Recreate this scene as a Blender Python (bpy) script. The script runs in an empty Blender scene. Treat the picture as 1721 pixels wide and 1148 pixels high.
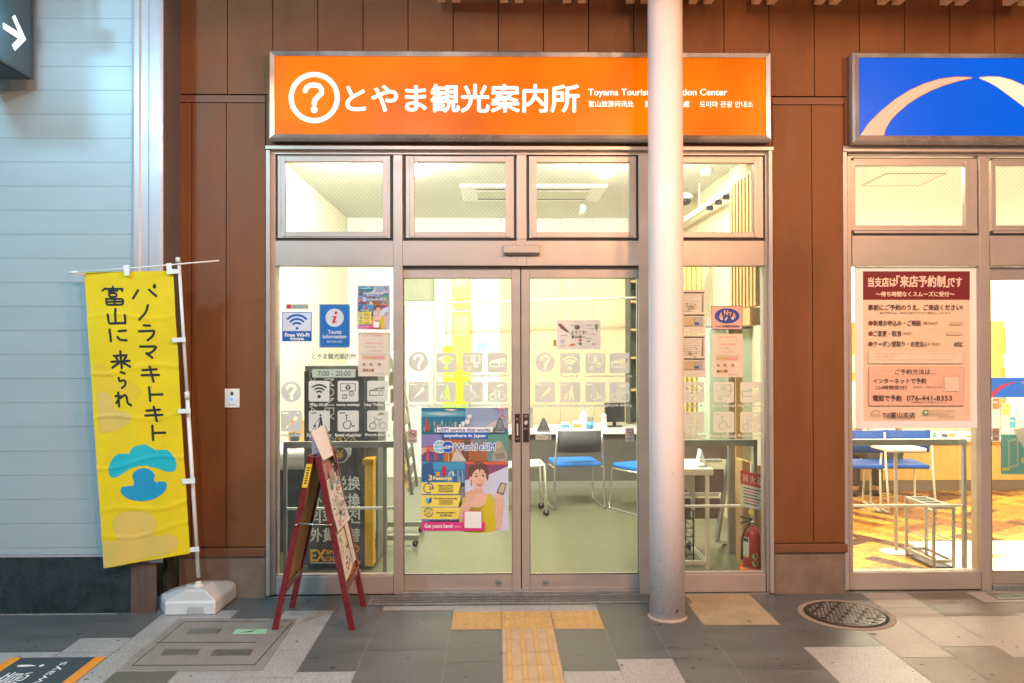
import bpy, math, random
from mathutils import Vector, Matrix
random.seed(7)
sc = bpy.context.scene
col = sc.collection

# ------------------------------------------------------------------ camera, world, exposure
F_PX = 1338.6                       # 28 mm lens on the 1721 px wide photograph
CAM = Vector((0.0, -5.3, 1.64))
YAW, PITCH, ROLL = 0.019, 0.008, 0.0023
FW = Vector((math.sin(YAW)*math.cos(PITCH), math.cos(YAW)*math.cos(PITCH), math.sin(PITCH)))
RT = Vector((math.cos(YAW), -math.sin(YAW), 0))
UPV = RT.cross(FW)
XC = RT*math.cos(ROLL) - UPV*math.sin(ROLL)
YC = RT*math.sin(ROLL) + UPV*math.cos(ROLL)
cd = bpy.data.cameras.new("camera"); cam = bpy.data.objects.new("camera", cd); col.objects.link(cam)
cd.sensor_width = 36; cd.lens = 28.0; cd.clip_start = 0.05; cd.clip_end = 500
m = Matrix.Identity(4)
for i in range(3):
    m[i][0] = XC[i]; m[i][1] = YC[i]; m[i][2] = -FW[i]; m[i][3] = CAM[i]
cam.matrix_world = m
sc.camera = cam
w = bpy.data.worlds.new("World"); sc.world = w; w.use_nodes = True
nt = w.node_tree; bg = nt.nodes["Background"]
sky = nt.nodes.new("ShaderNodeTexSky"); sky.sky_type = 'NISHITA'; sky.sun_disc = False
sky.sun_elevation = math.radians(14.0); sky.sun_rotation = math.radians(60); sky.air_density = 1.4; sky.ozone_density = 4.0
nt.links.new(sky.outputs[0], bg.inputs[0]); bg.inputs[1].default_value = 0.15
sc.view_settings.view_transform = 'Standard'; sc.view_settings.look = 'None'
sc.view_settings.exposure = 0.0; sc.view_settings.gamma = 1.0
sc.cycles.max_bounces = 8; sc.cycles.transparent_max_bounces = 16
sc.cycles.sample_clamp_indirect = 6.0
sc.cycles.use_denoising = True
P_WARM, P_COOL, P_NEUT = 80.0, 36.0, 85.0
P_ROOM, P_ROOM2 = 100.0, 160.0

def ray(px, py):
    return XC*((px-860.5)/F_PX) + YC*((574-py)/F_PX) + FW
def at(px, py, Y):                  # photograph pixel -> (x, z) on the vertical plane y = Y
    r = ray(px, py); t = (Y-CAM.y)/r.y
    p = CAM + r*t; return p.x, p.z
def at3(px, py, Y):
    x, z = at(px, py, Y); return (x, Y, z)
def gnd(px, py, z=0.0):             # photograph pixel -> (x, y) on the horizontal plane z
    r = ray(px, py); t = (z-CAM.z)/r.z
    p = CAM + r*t; return p.x, p.y

# ------------------------------------------------------------------ materials
def pm(name, c, rough=0.5, metal=0.0, var=0.08, scale=6.0, bump=0.0, bscale=60.0, spec=0.5, speck=0.0, sscale=350.0, stretch=None, rvar=0.08, coat=0.0):
    M = bpy.data.materials.new(name); M.use_nodes = True
    t = M.node_tree; N = t.nodes; L = t.links; b = N["Principled BSDF"]
    b.inputs["Roughness"].default_value = rough; b.inputs["Metallic"].default_value = metal
    b.inputs["Specular IOR Level"].default_value = spec
    if coat: b.inputs["Coat Weight"].default_value = coat
    tc = N.new("ShaderNodeTexCoord"); src = tc.outputs["Object"]
    if stretch:
        mp = N.new("ShaderNodeMapping"); mp.inputs["Scale"].default_value = stretch
        L.new(src, mp.inputs[0]); src = mp.outputs[0]
    n = N.new("ShaderNodeTexNoise"); n.inputs["Scale"].default_value = scale; n.inputs["Detail"].default_value = 6; n.inputs["Roughness"].default_value = 0.62
    L.new(src, n.inputs["Vector"])
    mr = N.new("ShaderNodeMapRange"); mr.inputs[1].default_value = 0.3; mr.inputs[2].default_value = 0.7
    mr.inputs[3].default_value = 1-var; mr.inputs[4].default_value = 1+var
    L.new(n.outputs[0], mr.inputs[0])
    val = mr.outputs[0]
    if speck:
        n2 = N.new("ShaderNodeTexNoise"); n2.inputs["Scale"].default_value = sscale; n2.inputs["Detail"].default_value = 2
        L.new(tc.outputs["Object"], n2.inputs["Vector"])
        m2 = N.new("ShaderNodeMapRange"); m2.inputs[1].default_value = 0.35; m2.inputs[2].default_value = 0.65
        m2.inputs[3].default_value = 1-speck; m2.inputs[4].default_value = 1+speck
        L.new(n2.outputs[0], m2.inputs[0])
        mu = N.new("ShaderNodeMath"); mu.operation = 'MULTIPLY'; L.new(val, mu.inputs[0]); L.new(m2.outputs[0], mu.inputs[1]); val = mu.outputs[0]
    mx = N.new("ShaderNodeVectorMath"); mx.operation = 'SCALE'; mx.inputs[0].default_value = c[:3]
    L.new(val, mx.inputs["Scale"]); L.new(mx.outputs[0], b.inputs["Base Color"])
    if rvar:
        r2 = N.new("ShaderNodeMapRange"); r2.inputs[1].default_value = 0.3; r2.inputs[2].default_value = 0.7
        r2.inputs[3].default_value = max(0.02, rough-rvar); r2.inputs[4].default_value = min(1, rough+rvar)
        L.new(n.outputs[0], r2.inputs[0]); L.new(r2.outputs[0], b.inputs["Roughness"])
    if bump:
        n3 = N.new("ShaderNodeTexNoise"); n3.inputs["Scale"].default_value = bscale; n3.inputs["Detail"].default_value = 4
        L.new(src, n3.inputs["Vector"])
        bp = N.new("ShaderNodeBump"); bp.inputs["Strength"].default_value = bump; bp.inputs["Distance"].default_value = 0.01
        L.new(n3.outputs[0], bp.inputs["Height"]); L.new(bp.outputs[0], b.inputs["Normal"])
    return M
_flat = {}
def flat(c, rough=0.55):             # printed inks and papers
    k = (tuple(round(v, 4) for v in c), rough)
    if k not in _flat:
        _flat[k] = pm("print_ink", c, rough, var=0.05, scale=12, rvar=0.0)
    return _flat[k]
def em(name, c, s, var=0.0, scale=1.2):
    M = bpy.data.materials.new(name); M.use_nodes = True
    t = M.node_tree; N = t.nodes; L = t.links; b = N["Principled BSDF"]
    b.inputs["Base Color"].default_value = (*[v*0.06 for v in c[:3]], 1); b.inputs["Roughness"].default_value = 0.3; b.inputs["Specular IOR Level"].default_value = 0.12
    b.inputs["Emission Color"].default_value = (*c[:3], 1); b.inputs["Emission Strength"].default_value = s
    if var:
        tc = N.new("ShaderNodeTexCoord"); n = N.new("ShaderNodeTexNoise"); n.inputs["Scale"].default_value = scale; n.inputs["Detail"].default_value = 1
        mr = N.new("ShaderNodeMapRange"); mr.inputs[1].default_value = .3; mr.inputs[2].default_value = .7
        mr.inputs[3].default_value = s*(1-var); mr.inputs[4].default_value = s*(1+var)
        L.new(tc.outputs["Object"], n.inputs["Vector"]); L.new(n.outputs[0], mr.inputs[0]); L.new(mr.outputs[0], b.inputs["Emission Strength"])
    return M
def s2l(r, g, b):
    f = lambda v: (v/255/12.92) if v/255 <= 0.04045 else ((v/255+0.055)/1.055)**2.4
    return (f(r), f(g), f(b))

def wired_glass(name, wire=True):
    M = bpy.data.materials.new(name); M.use_nodes = True
    t = M.node_tree; N = t.nodes; L = t.links
    for n in list(N): N.remove(n)
    out = N.new("ShaderNodeOutputMaterial")
    tr = N.new("ShaderNodeBsdfTransparent"); tr.inputs[0].default_value = (0.93, 0.96, 0.93, 1)
    gl = N.new("ShaderNodeBsdfGlossy"); gl.inputs["Roughness"].default_value = 0.03
    fr = N.new("ShaderNodeFresnel"); fr.inputs[0].default_value = 1.45
    geo = N.new("ShaderNodeNewGeometry")
    mx = N.new("ShaderNodeMixShader"); L.new(fr.outputs[0], mx.inputs[0]); L.new(tr.outputs[0], mx.inputs[1]); L.new(gl.outputs[0], mx.inputs[2])
    # faint dust film
    df = N.new("ShaderNodeBsdfDiffuse"); df.inputs[0].default_value = (0.6, 0.6, 0.56, 1)
    ns = N.new("ShaderNodeTexNoise"); ns.inputs["Scale"].default_value = 3.0; ns.inputs["Detail"].default_value = 8
    L.new(geo.outputs["Position"], ns.inputs["Vector"])
    mr = N.new("ShaderNodeMapRange"); mr.inputs[1].default_value = .35; mr.inputs[2].default_value = .75; mr.inputs[3].default_value = 0.0; mr.inputs[4].default_value = 0.05
    L.new(ns.outputs[0], mr.inputs[0])
    m2 = N.new("ShaderNodeMixShader"); L.new(mr.outputs[0], m2.inputs[0]); L.new(mx.outputs[0], m2.inputs[1]); L.new(df.outputs[0], m2.inputs[2])
    last = m2
    if wire:
        sp = N.new("ShaderNodeSeparateXYZ"); L.new(geo.outputs["Position"], sp.inputs[0])
        masks = []
        for sg in ('ADD', 'SUBTRACT'):
            a = N.new("ShaderNodeMath"); a.operation = sg; L.new(sp.outputs[0], a.inputs[0]); L.new(sp.outputs[2], a.inputs[1])
            d = N.new("ShaderNodeMath"); d.operation = 'DIVIDE'; L.new(a.outputs[0], d.inputs[0]); d.inputs[1].default_value = 0.031
            f = N.new("ShaderNodeMath"); f.operation = 'FRACT'; L.new(d.outputs[0], f.inputs[0])
            c = N.new("ShaderNodeMath"); c.operation = 'LESS_THAN'; L.new(f.outputs[0], c.inputs[0]); c.inputs[1].default_value = 0.035
            masks.append(c)
        mm = N.new("ShaderNodeMath"); mm.operation = 'MAXIMUM'; L.new(masks[0].outputs[0], mm.inputs[0]); L.new(masks[1].outputs[0], mm.inputs[1])
        wb = N.new("ShaderNodeBsdfPrincipled"); wb.inputs["Base Color"].default_value = (0.42, 0.41, 0.36, 1); wb.inputs["Metallic"].default_value = 0.6; wb.inputs["Roughness"].default_value = 0.4
        m3 = N.new("ShaderNodeMixShader"); hf = N.new("ShaderNodeMath"); hf.operation = 'MULTIPLY'; hf.inputs[1].default_value = 0.32; L.new(mm.outputs[0], hf.inputs[0]); L.new(hf.outputs[0], m3.inputs[0]); L.new(last.outputs[0], m3.inputs[1]); L.new(wb.outputs[0], m3.inputs[2])
        last = m3
    L.new(last.outputs[0], out.inputs[0])
    return M

def parquet():
    M = bpy.data.materials.new("parquet"); M.use_nodes = True
    t = M.node_tree; N = t.nodes; L = t.links; b = N["Principled BSDF"]
    tc = N.new("ShaderNodeTexCoord"); outs = []
    r0 = N.new("ShaderNodeMapping"); r0.inputs["Rotation"].default_value = (0, 0, math.radians(33)); L.new(tc.outputs["Object"], r0.inputs[0])
    for k in (0, 1):
        mp = N.new("ShaderNodeMapping"); mp.inputs["Rotation"].default_value = (0, 0, math.radians(90*k)); L.new(r0.outputs[0], mp.inputs[0])
        br = N.new("ShaderNodeTexBrick"); br.offset = 0.0; br.inputs["Scale"].default_value = 1.0; br.inputs["Brick Width"].default_value = 0.54; br.inputs["Row Height"].default_value = 0.135
        br.inputs["Mortar Size"].default_value = 0.002; br.inputs["Color1"].default_value = (0.46, 0.205, 0.026, 1); br.inputs["Color2"].default_value = (0.075, 0.020, 0.006, 1); br.inputs["Mortar"].default_value = (0.12, 0.05, 0.02, 1); br.inputs["Bias"].default_value = 0.12
        L.new(mp.outputs[0], br.inputs["Vector"]); outs.append(br)
    sc_ = N.new("ShaderNodeVectorMath"); sc_.operation = 'SCALE'; sc_.inputs["Scale"].default_value = 1/0.54; L.new(r0.outputs[0], sc_.inputs[0])
    sp = N.new("ShaderNodeSeparateXYZ"); L.new(sc_.outputs[0], sp.inputs[0]); fl = []
    for k in (0, 1):
        f = N.new("ShaderNodeMath"); f.operation = 'FLOOR'; L.new(sp.outputs[k], f.inputs[0]); fl.append(f)
    ad = N.new("ShaderNodeMath"); ad.operation = 'ADD'; L.new(fl[0].outputs[0], ad.inputs[0]); L.new(fl[1].outputs[0], ad.inputs[1])
    md = N.new("ShaderNodeMath"); md.operation = 'PINGPONG'; md.inputs[1].default_value = 1.0; L.new(ad.outputs[0], md.inputs[0])
    mx = N.new("ShaderNodeMix"); mx.data_type = 'RGBA'; L.new(md.outputs[0], mx.inputs[0]); L.new(outs[0].outputs[0], mx.inputs[6]); L.new(outs[1].outputs[0], mx.inputs[7])
    L.new(mx.outputs[2], b.inputs["Base Color"]); b.inputs["Roughness"].default_value = 0.32
    return M

def paving_base():
    M = bpy.data.materials.new("paving_base"); M.use_nodes = True
    t = M.node_tree; N = t.nodes; L = t.links; b = N["Principled BSDF"]
    tc = N.new("ShaderNodeTexCoord")
    br = N.new("ShaderNodeTexBrick"); br.inputs["Scale"].default_value = 1.0; br.inputs["Brick Width"].default_value = 0.6; br.inputs["Row Height"].default_value = 0.3
    br.inputs["Mortar Size"].default_value = 0.004; br.inputs["Color1"].default_value = (0.11, 0.115, 0.11, 1); br.inputs["Color2"].default_value = (0.3, 0.3, 0.29, 1); br.inputs["Mortar"].default_value = (0.3, 0.29, 0.27, 1)
    L.new(tc.outputs["Object"], br.inputs["Vector"]); L.new(br.outputs[0], b.inputs["Base Color"]); b.inputs["Roughness"].default_value = 0.55
    return M

def brushed(name, c, rough=0.32, metal=0.85, blotch=0.25):
    return pm(name, c, rough, metal, var=blotch, scale=2.2, rvar=0.12, bump=0.02, bscale=25, stretch=(1, 1, 1))

MT = dict(
 cladding = pm("rust_brown_panel", (0.185, 0.069, 0.024), 0.5, var=0.15, scale=2.6, bump=0.05, bscale=180, spec=0.22, speck=0.10, sscale=260, rvar=0.1, stretch=(1.6, 1, .5)),
 groove = pm("groove_dark", (0.018, 0.008, 0.006), 0.8, var=0.1),
 ledge = pm("rust_brown_ledge", (0.165, 0.06, 0.024), 0.55, var=0.12, scale=6),
 plinth = pm("plinth_stone", (0.20, 0.135, 0.095), 0.6, var=0.22, scale=7, bump=0.15, bscale=50, speck=0.12),
 alu = pm("champagne_aluminium", (0.45, 0.375, 0.33), 0.38, 0.35, var=0.05, scale=2.5, rvar=0.07, stretch=(1, 1, 3)),
 alu_dark = pm("gasket_dark", (0.05, 0.042, 0.04), 0.6, var=0.1),
 steel = brushed("sign_steel", (0.55, 0.50, 0.47), 0.30, 0.8),
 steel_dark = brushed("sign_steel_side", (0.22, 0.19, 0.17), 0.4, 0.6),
 siding = pm("pale_siding", (0.36, 0.415, 0.435), 0.40, var=0.04, scale=1.3, rvar=0.05, stretch=(1, 1, 5)),
 siding_gap = pm("siding_gap", (0.37, 0.425, 0.445), 0.7, var=0.05),
 silver = brushed("silver_trim", (0.46, 0.41, 0.43), 0.36, 0.2, 0.06),
 grey_trim = pm("grey_return", (0.17, 0.145, 0.15), 0.5, 0.2, var=0.06, scale=3),
 granite = pm("black_granite", (0.022, 0.030, 0.032), 0.28, var=0.35, scale=9, speck=0.8, sscale=220, rvar=0.1),
 rustpost = pm("rusty_brown_post", (0.13, 0.075, 0.06), 0.5, 0.2, var=0.2, scale=8),
 column = pm("column_paint", (0.82, 0.72, 0.70), 0.36, var=0.03, scale=5, rvar=0.05, bump=0.03, bscale=14),
 chip = pm("paint_chip", (0.22, 0.12, 0.08), 0.7, var=0.3),
 white = pm("white_plastic", (0.78, 0.78, 0.77), 0.35, var=0.03),
 offwhite = pm("off_white_paint", (0.72, 0.70, 0.62), 0.6, var=0.03),
 paper = pm("paper_white", (0.80, 0.79, 0.76), 0.7, var=0.03),
 black = pm("black_plastic", (0.016, 0.016, 0.018), 0.4, var=0.1),
 charcoal = pm("charcoal_panel", (0.062, 0.066, 0.064), 0.45, var=0.12, scale=5),
 redwood = pm("red_lacquer", (0.150, 0.006, 0.010), 0.30, var=0.18, scale=10, coat=0.3),
 hardboard = pm("hardboard", (0.36, 0.19, 0.06), 0.6, var=0.12, scale=9, bump=0.05, bscale=120),
 yellow = pm("yellow_cloth", (0.78, 0.56, 0.002), 0.75, var=0.04, scale=9, bump=0.05, bscale=400),
 yellow_panel = pm("yellow_panel", (0.80, 0.42, 0.01), 0.45, var=0.05),
 teal = pm("teal_print", (0.01, 0.42, 0.50), 0.75, var=0.04),
 tealblue = pm("blue_print", (0.008, 0.28, 0.50), 0.75, var=0.04),
 beige = pm("beige_print", (0.68, 0.48, 0.10), 0.75, var=0.05),
 ink = pm("ink_dark", (0.012, 0.018, 0.016), 0.7, var=0.1),
 slate = pm("slate_tile", (0.108, 0.119, 0.123), 0.34, var=0.22, scale=3.6, bump=0.08, bscale=90, speck=0.10, sscale=200, stretch=(0.7, 2.2, 1)),
 slate2 = pm("slate_tile_brown", (0.18, 0.15, 0.125), 0.45, var=0.22, scale=4, bump=0.08, bscale=70, speck=0.12, sscale=160, stretch=(0.8, 1.6, 1)),
 granite_l = pm("granite_tile", (0.35, 0.36, 0.365), 0.42, var=0.10, scale=5, speck=0.34, sscale=170, rvar=0.05),
 granite_w = pm("granite_tile_warm", (0.36, 0.33, 0.30), 0.5, var=0.10, scale=4, speck=0.16, sscale=170, rvar=0.05),
 stain_l = pm("granite_tile_stained", (0.37, 0.31, 0.20), 0.5, var=0.22, scale=3.5, speck=0.2, sscale=150),
 gum = pm('gum_spot', (.085, .08, .075), .7, var=.1),
 grout = pm("grout", (0.3, 0.29, 0.27), 0.8, var=0.15, scale=20),
 tact = pm("tactile_yellow", (0.56, 0.37, 0.14), 0.55, var=0.10, scale=7, bump=0.06, bscale=120),
 tact_p = pm("tactile_pale", (0.50, 0.38, 0.24), 0.6, var=0.16, scale=9, bump=0.06, bscale=120),
 iron = pm("cast_iron", (0.10, 0.085, 0.075), 0.42, 0.6, var=0.2, scale=12),
 iron_d = pm("iron_dark", (0.015, 0.014, 0.013), 0.7, var=0.2),
 galv = pm("galvanised", (0.34, 0.34, 0.33), 0.42, 0.6, var=0.2, scale=18),
 concrete = pm("concrete_ring", (0.30, 0.25, 0.20), 0.7, var=0.12, scale=12, bump=0.1, bscale=80),
 cover = pm("cover_fill", (0.245, 0.24, 0.225), 0.6, var=0.16, scale=8, speck=0.12, bump=0.1, bscale=60),
 plate = pm("cover_plate", (0.20, 0.22, 0.21), 0.4, 0.5, var=0.3, scale=40, speck=0.3),
 greenlab = pm("green_label", (0.33, 0.62, 0.40), 0.6, var=0.06),
 decal_dark = pm("floor_sticker_dark", (0.040, 0.065, 0.075), 0.5, var=0.1),
 decal_orange = pm("floor_sticker_orange", (0.80, 0.30, 0.02), 0.5, var=0.05),
 roomwall = pm("room_wall_white", (0.77, 0.76, 0.71), 0.7, var=0.03),
 roomtan = pm('room_wall_tan', (0.76, 0.69, 0.54), 0.65, var=0.04),
 roombeige = pm("room_wall_beige", (0.64, 0.54, 0.35), 0.65, var=0.04),
 ceil = pm("room_ceiling", (0.68, 0.68, 0.60), 0.8, var=0.03, speck=0.05, sscale=60),
 vinyl = pm("room_floor_vinyl", (0.16, 0.155, 0.09), 0.34, var=0.015, scale=1.5, rvar=0.0),
 parquet = parquet(),
 paving = paving_base(),
 wood = pm("pale_wood", (0.60, 0.36, 0.13), 0.5, var=0.12, scale=4, stretch=(8, 8, 0.7)),
 wood_y = pm("yellow_wood", (0.70, 0.42, 0.12), 0.45, var=0.10, scale=3, stretch=(6, 6, 0.6)),
 chrome = pm("chrome_tube", (0.62, 0.62, 0.60), 0.2, 0.9, var=0.05),
 grey_metal = pm("grey_metal", (0.36, 0.35, 0.31), 0.4, 0.4, var=0.06),
 blue_seat = pm("blue_upholstery", (0.005, 0.20, 0.72), 0.7, var=0.08, bump=0.1, bscale=300),
 blue_seat2 = pm("royal_blue_upholstery", (0.012, 0.07, 0.34), 0.7, var=0.08, bump=0.1, bscale=300),
 dark_mesh = pm("dark_mesh_back", (0.07, 0.07, 0.07), 0.7, var=0.08),
 counter_dark = pm("counter_front_dark", (0.095, 0.085, 0.07), 0.6, var=0.15, scale=3),
 brownbd = pm("brown_board", (0.19, 0.14, 0.09), 0.6, var=0.08),
 red_ext = pm("extinguisher_red", (0.42, 0.012, 0.012), 0.3, var=0.05, coat=0.3),
 orange_pl = pm("orange_plastic", (0.75, 0.11, 0.012), 0.4, var=0.05),
 dgrey = pm("blade_sign_grey", (0.055, 0.080, 0.090), 0.5, 0.1, var=0.10, scale=5),
 dgrey2 = pm("blade_sign_bottom", (0.040, 0.048, 0.050), 0.6, var=0.10),
 canopy = pm("canopy_soffit", (0.36, 0.29, 0.24), 0.7, var=0.08),
 slat = pm("canopy_slat", (0.82, 0.52, 0.30), 0.5, var=0.06),  # warm light on the slats is put into this orange base colour
 vinyl_g = pm("grey_vinyl", (0.24, 0.25, 0.23), 0.6, var=0.03),
 skin = pm("skin", (0.58, 0.33, 0.22), 0.5, var=0.04),
 shirt = pm("white_shirt", (0.75, 0.74, 0.72), 0.8, var=0.04),
 trousers = pm("khaki_trousers", (0.07, 0.055, 0.03), 0.8, var=0.12),
 hair = pm("dark_hair", (0.015, 0.011, 0.009), 0.6, var=0.2),
 shoe = pm("dark_shoe", (0.02, 0.015, 0.014), 0.4, var=0.1),
)
def vinyl_film():
    M = bpy.data.materials.new("white_vinyl"); M.use_nodes = True
    N = M.node_tree.nodes; L = M.node_tree.links; out = [n for n in N if n.type == 'OUTPUT_MATERIAL'][0]; N.remove(N["Principled BSDF"])
    d = N.new("ShaderNodeBsdfDiffuse"); d.inputs[0].default_value = (0.76, 0.78, 0.72, 1)
    r = N.new("ShaderNodeBsdfTranslucent"); r.inputs[0].default_value = (0.88, 0.88, 0.80, 1)
    m_ = N.new("ShaderNodeMixShader"); m_.inputs[0].default_value = 0.25; L.new(d.outputs[0], m_.inputs[1]); L.new(r.outputs[0], m_.inputs[2]); L.new(m_.outputs[0], out.inputs[0])
    return M
MT['vinyl_w'] = vinyl_film()
MT['glass'] = wired_glass("wired_glass")
MT['glass_plain'] = wired_glass("clear_glass", False)

# ------------------------------------------------------------------ object helpers
ROOT = {}
def tag(o, label=None, cat=None, group=None, kind=None):
    if label: o["label"] = label
    if cat: o["category"] = cat
    if group: o["group"] = group
    if kind: o["kind"] = kind
    return o
def thing(name, loc, label, cat, group=None):
    o = bpy.data.objects.new(name, None); col.objects.link(o); o.location = loc; o.empty_display_size = 0.1
    ROOT[o.name] = Vector(loc)
    return tag(o, label, cat, group, "thing")

_gl = {}
_tc = bpy.data.curves.new("glyphs", 'FONT'); _to = bpy.data.objects.new("glyphs", _tc); col.objects.link(_to)
_tc.resolution_u = 3
def glyph(s):
    if s not in _gl:
        _tc.body = s; bpy.context.view_layer.update()
        me = bpy.data.meshes.new_from_object(_to.evaluated_get(bpy.context.evaluated_depsgraph_get()))
        vs = [(v.co.x, v.co.y) for v in me.vertices]; fs = [tuple(p.vertices) for p in me.polygons]
        bpy.data.meshes.remove(me)
        x0 = min(v[0] for v in vs); x1 = max(v[0] for v in vs); y0 = min(v[1] for v in vs); y1 = max(v[1] for v in vs)
        _gl[s] = ([((a-x0)/max(x1-x0, 1e-6), (b-y0)/max(y1-y0, 1e-6)) for a, b in vs], fs, (x1-x0)/max(y1-y0, 1e-6))
    return _gl[s]
_hc = bpy.data.curves.new("fills", 'CURVE'); _hc.dimensions = '2D'; _hc.fill_mode = 'BOTH'
_ho = bpy.data.objects.new("fills", _hc); col.objects.link(_ho)
_hf = {}
def holed(polys, key=None):          # even-odd fill of closed 2D outlines -> verts, faces
    if key and key in _hf: return _hf[key]
    _hc.splines.clear()
    for p in polys:
        sp = _hc.splines.new('POLY'); sp.points.add(len(p)-1); sp.use_cyclic_u = True
        for i, (a, b) in enumerate(p): sp.points[i].co = (a, b, 0, 1)
    bpy.context.view_layer.update()
    me = bpy.data.meshes.new_from_object(_ho.evaluated_get(bpy.context.evaluated_depsgraph_get()))
    r = ([(v.co.x, v.co.y) for v in me.vertices], [tuple(p.vertices) for p in me.polygons])
    bpy.data.meshes.remove(me)
    if key: _hf[key] = r
    return r

class MB:
    def __init__(s): s.v = []; s.f = []; s.mi = []; s.ms = []; s.sm = []
    def m(s, mat):
        if mat not in s.ms: s.ms.append(mat)
        return s.ms.index(mat)
    def add(s, vs, fs, mat, smooth=False):
        k = len(s.v); s.v += [tuple(v) for v in vs]; i = s.m(mat)
        for f in fs: s.f.append(tuple(a+k for a in f)); s.mi.append(i); s.sm.append(smooth)
    def box(s, x0, x1, y0, y1, z0, z1, mat):
        x0, x1 = sorted((x0, x1)); y0, y1 = sorted((y0, y1)); z0, z1 = sorted((z0, z1))
        v = [(x0,y0,z0),(x1,y0,z0),(x1,y1,z0),(x0,y1,z0),(x0,y0,z1),(x1,y0,z1),(x1,y1,z1),(x0,y1,z1)]
        s.add(v, [(0,3,2,1),(4,5,6,7),(0,1,5,4),(1,2,6,5),(2,3,7,6),(3,0,4,7)], mat)
    def pbox(s, px0, py0, px1, py1, Y, dep, mat):   # box whose front fills a pixel rectangle on the plane y=Y
        cx, cy = (px0+px1)/2, (py0+py1)/2
        s.box(at(px0, cy, Y)[0], at(px1, cy, Y)[0], Y, Y+dep, at(cx, py1, Y)[1], at(cx, py0, Y)[1], mat)
    def bar(s, a, b, wd, ht, mat, up=(0, 0, 1)):    # rectangular bar between two points
        a = Vector(a); b = Vector(b); d = (b-a).normalized(); u = Vector(up)
        if abs(d.dot(u)) > 0.98: u = Vector((0, 1, 0))
        r = d.cross(u).normalized(); u = r.cross(d).normalized()
        vs = []
        for p in (a, b):
            for i, j in ((-1,-1),(1,-1),(1,1),(-1,1)): vs.append(p + r*(wd/2*i) + u*(ht/2*j))
        s.add(vs, [(0,1,2,3),(7,6,5,4),(0,4,5,1),(1,5,6,2),(2,6,7,3),(3,7,4,0)], mat)
    def tube(s, pts, r, mat, n=8, closed=False):
        pts = [Vector(p) for p in pts]; N = len(pts); vs = []; fs = []
        prev = None
        for i, p in enumerate(pts):
            if closed: d = (pts[(i+1) % N]-pts[i-1])
            elif i == 0: d = pts[1]-p
            elif i == N-1: d = p-pts[-2]
            else: d = (pts[i+1]-p).normalized()+(p-pts[i-1]).normalized()
            d.normalize()
            if prev is None:
                u = Vector((0,0,1)) if abs(d.z) < .9 else Vector((1,0,0))
            else: u = prev
            u = (u - d*u.dot(d)).normalized(); prev = u; q = d.cross(u)
            rr = r[i] if isinstance(r, (list, tuple)) else r
            for k in range(n):
                a = 2*math.pi*k/n; vs.append(p + u*(rr*math.cos(a)) + q*(rr*math.sin(a)))
        seg = N if closed else N-1
        for i in range(seg):
            for k in range(n):
                a = i*n+k; b = i*n+(k+1) % n; c = ((i+1) % N)*n+(k+1) % n; e = ((i+1) % N)*n+k
                fs.append((a, b, c, e))
        if not closed:
            fs.append(tuple(range(n-1, -1, -1))); fs.append(tuple((N-1)*n+k for k in range(n)))
        s.add(vs, fs, mat, True)
    def lathe(s, prof, c, mat, n=32, sx=1, sy=1):   # profile of (r, z) about a vertical axis
        vs = []; fs = []
        for r, z in prof:
            for k in range(n):
                a = 2*math.pi*k/n; vs.append((c[0]+sx*r*math.cos(a), c[1]+sy*r*math.sin(a), c[2]+z))
        for i in range(len(prof)-1):
            for k in range(n):
                fs.append((i*n+k, i*n+(k+1) % n, (i+1)*n+(k+1) % n, (i+1)*n+k))
        fs.append(tuple(range(n-1, -1, -1))); fs.append(tuple((len(prof)-1)*n+k for k in range(n)))
        s.add(vs, fs, mat, True)
    def prism(s, poly, y0, y1, mat):                # polygon of (x, z) between two y
        n = len(poly); vs = [(x, y0, z) for x, z in poly]+[(x, y1, z) for x, z in poly]
        fs = [tuple(range(n)), tuple(range(2*n-1, n-1, -1))]+[(i, n+i, n+(i+1) % n, (i+1) % n) for i in range(n)]
        s.add(vs, fs, mat)
    def slab(s, poly, z0, z1, mat):                 # polygon of (x, y) between two z
        n = len(poly); vs = [(x, y, z1) for x, y in poly]+[(x, y, z0) for x, y in poly]
        fs = [tuple(range(n)), tuple(range(2*n-1, n-1, -1))]+[(i, n+i, n+(i+1) % n, (i+1) % n) for i in range(n)]
        s.add(vs, fs, mat)
    def pp(s, poly, Y, mat):                        # pixel polygon on plane y=Y
        s.add([at3(a, b, Y) for a, b in poly], [tuple(range(len(poly)))], mat)
    def txt(s, body, bx, Y, mat, bold=0.0):         # lettering fitted into a pixel rectangle on plane y=Y
        vs, fs, asp = glyph(body); x0, y0, x1, y1 = bx
        offs = [(0, 0)] if not bold else [(0, 0), (bold, 0), (-bold, 0), (0, bold), (0, -bold), (bold*.7, bold*.7), (-bold*.7, -bold*.7), (bold*.7, -bold*.7), (-bold*.7, bold*.7)]
        for i, (ox, oy) in enumerate(offs):
            s.add([at3(x0+a*(x1-x0)+ox, y1-b*(y1-y0)+oy, Y-0.00012*i) for a, b in vs], fs, mat)
    def txtf(s, body, fn, mat):                     # lettering through a mapping (u, v) -> point
        vs, fs, asp = glyph(body); s.add([fn(a, b) for a, b in vs], fs, mat)
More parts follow.
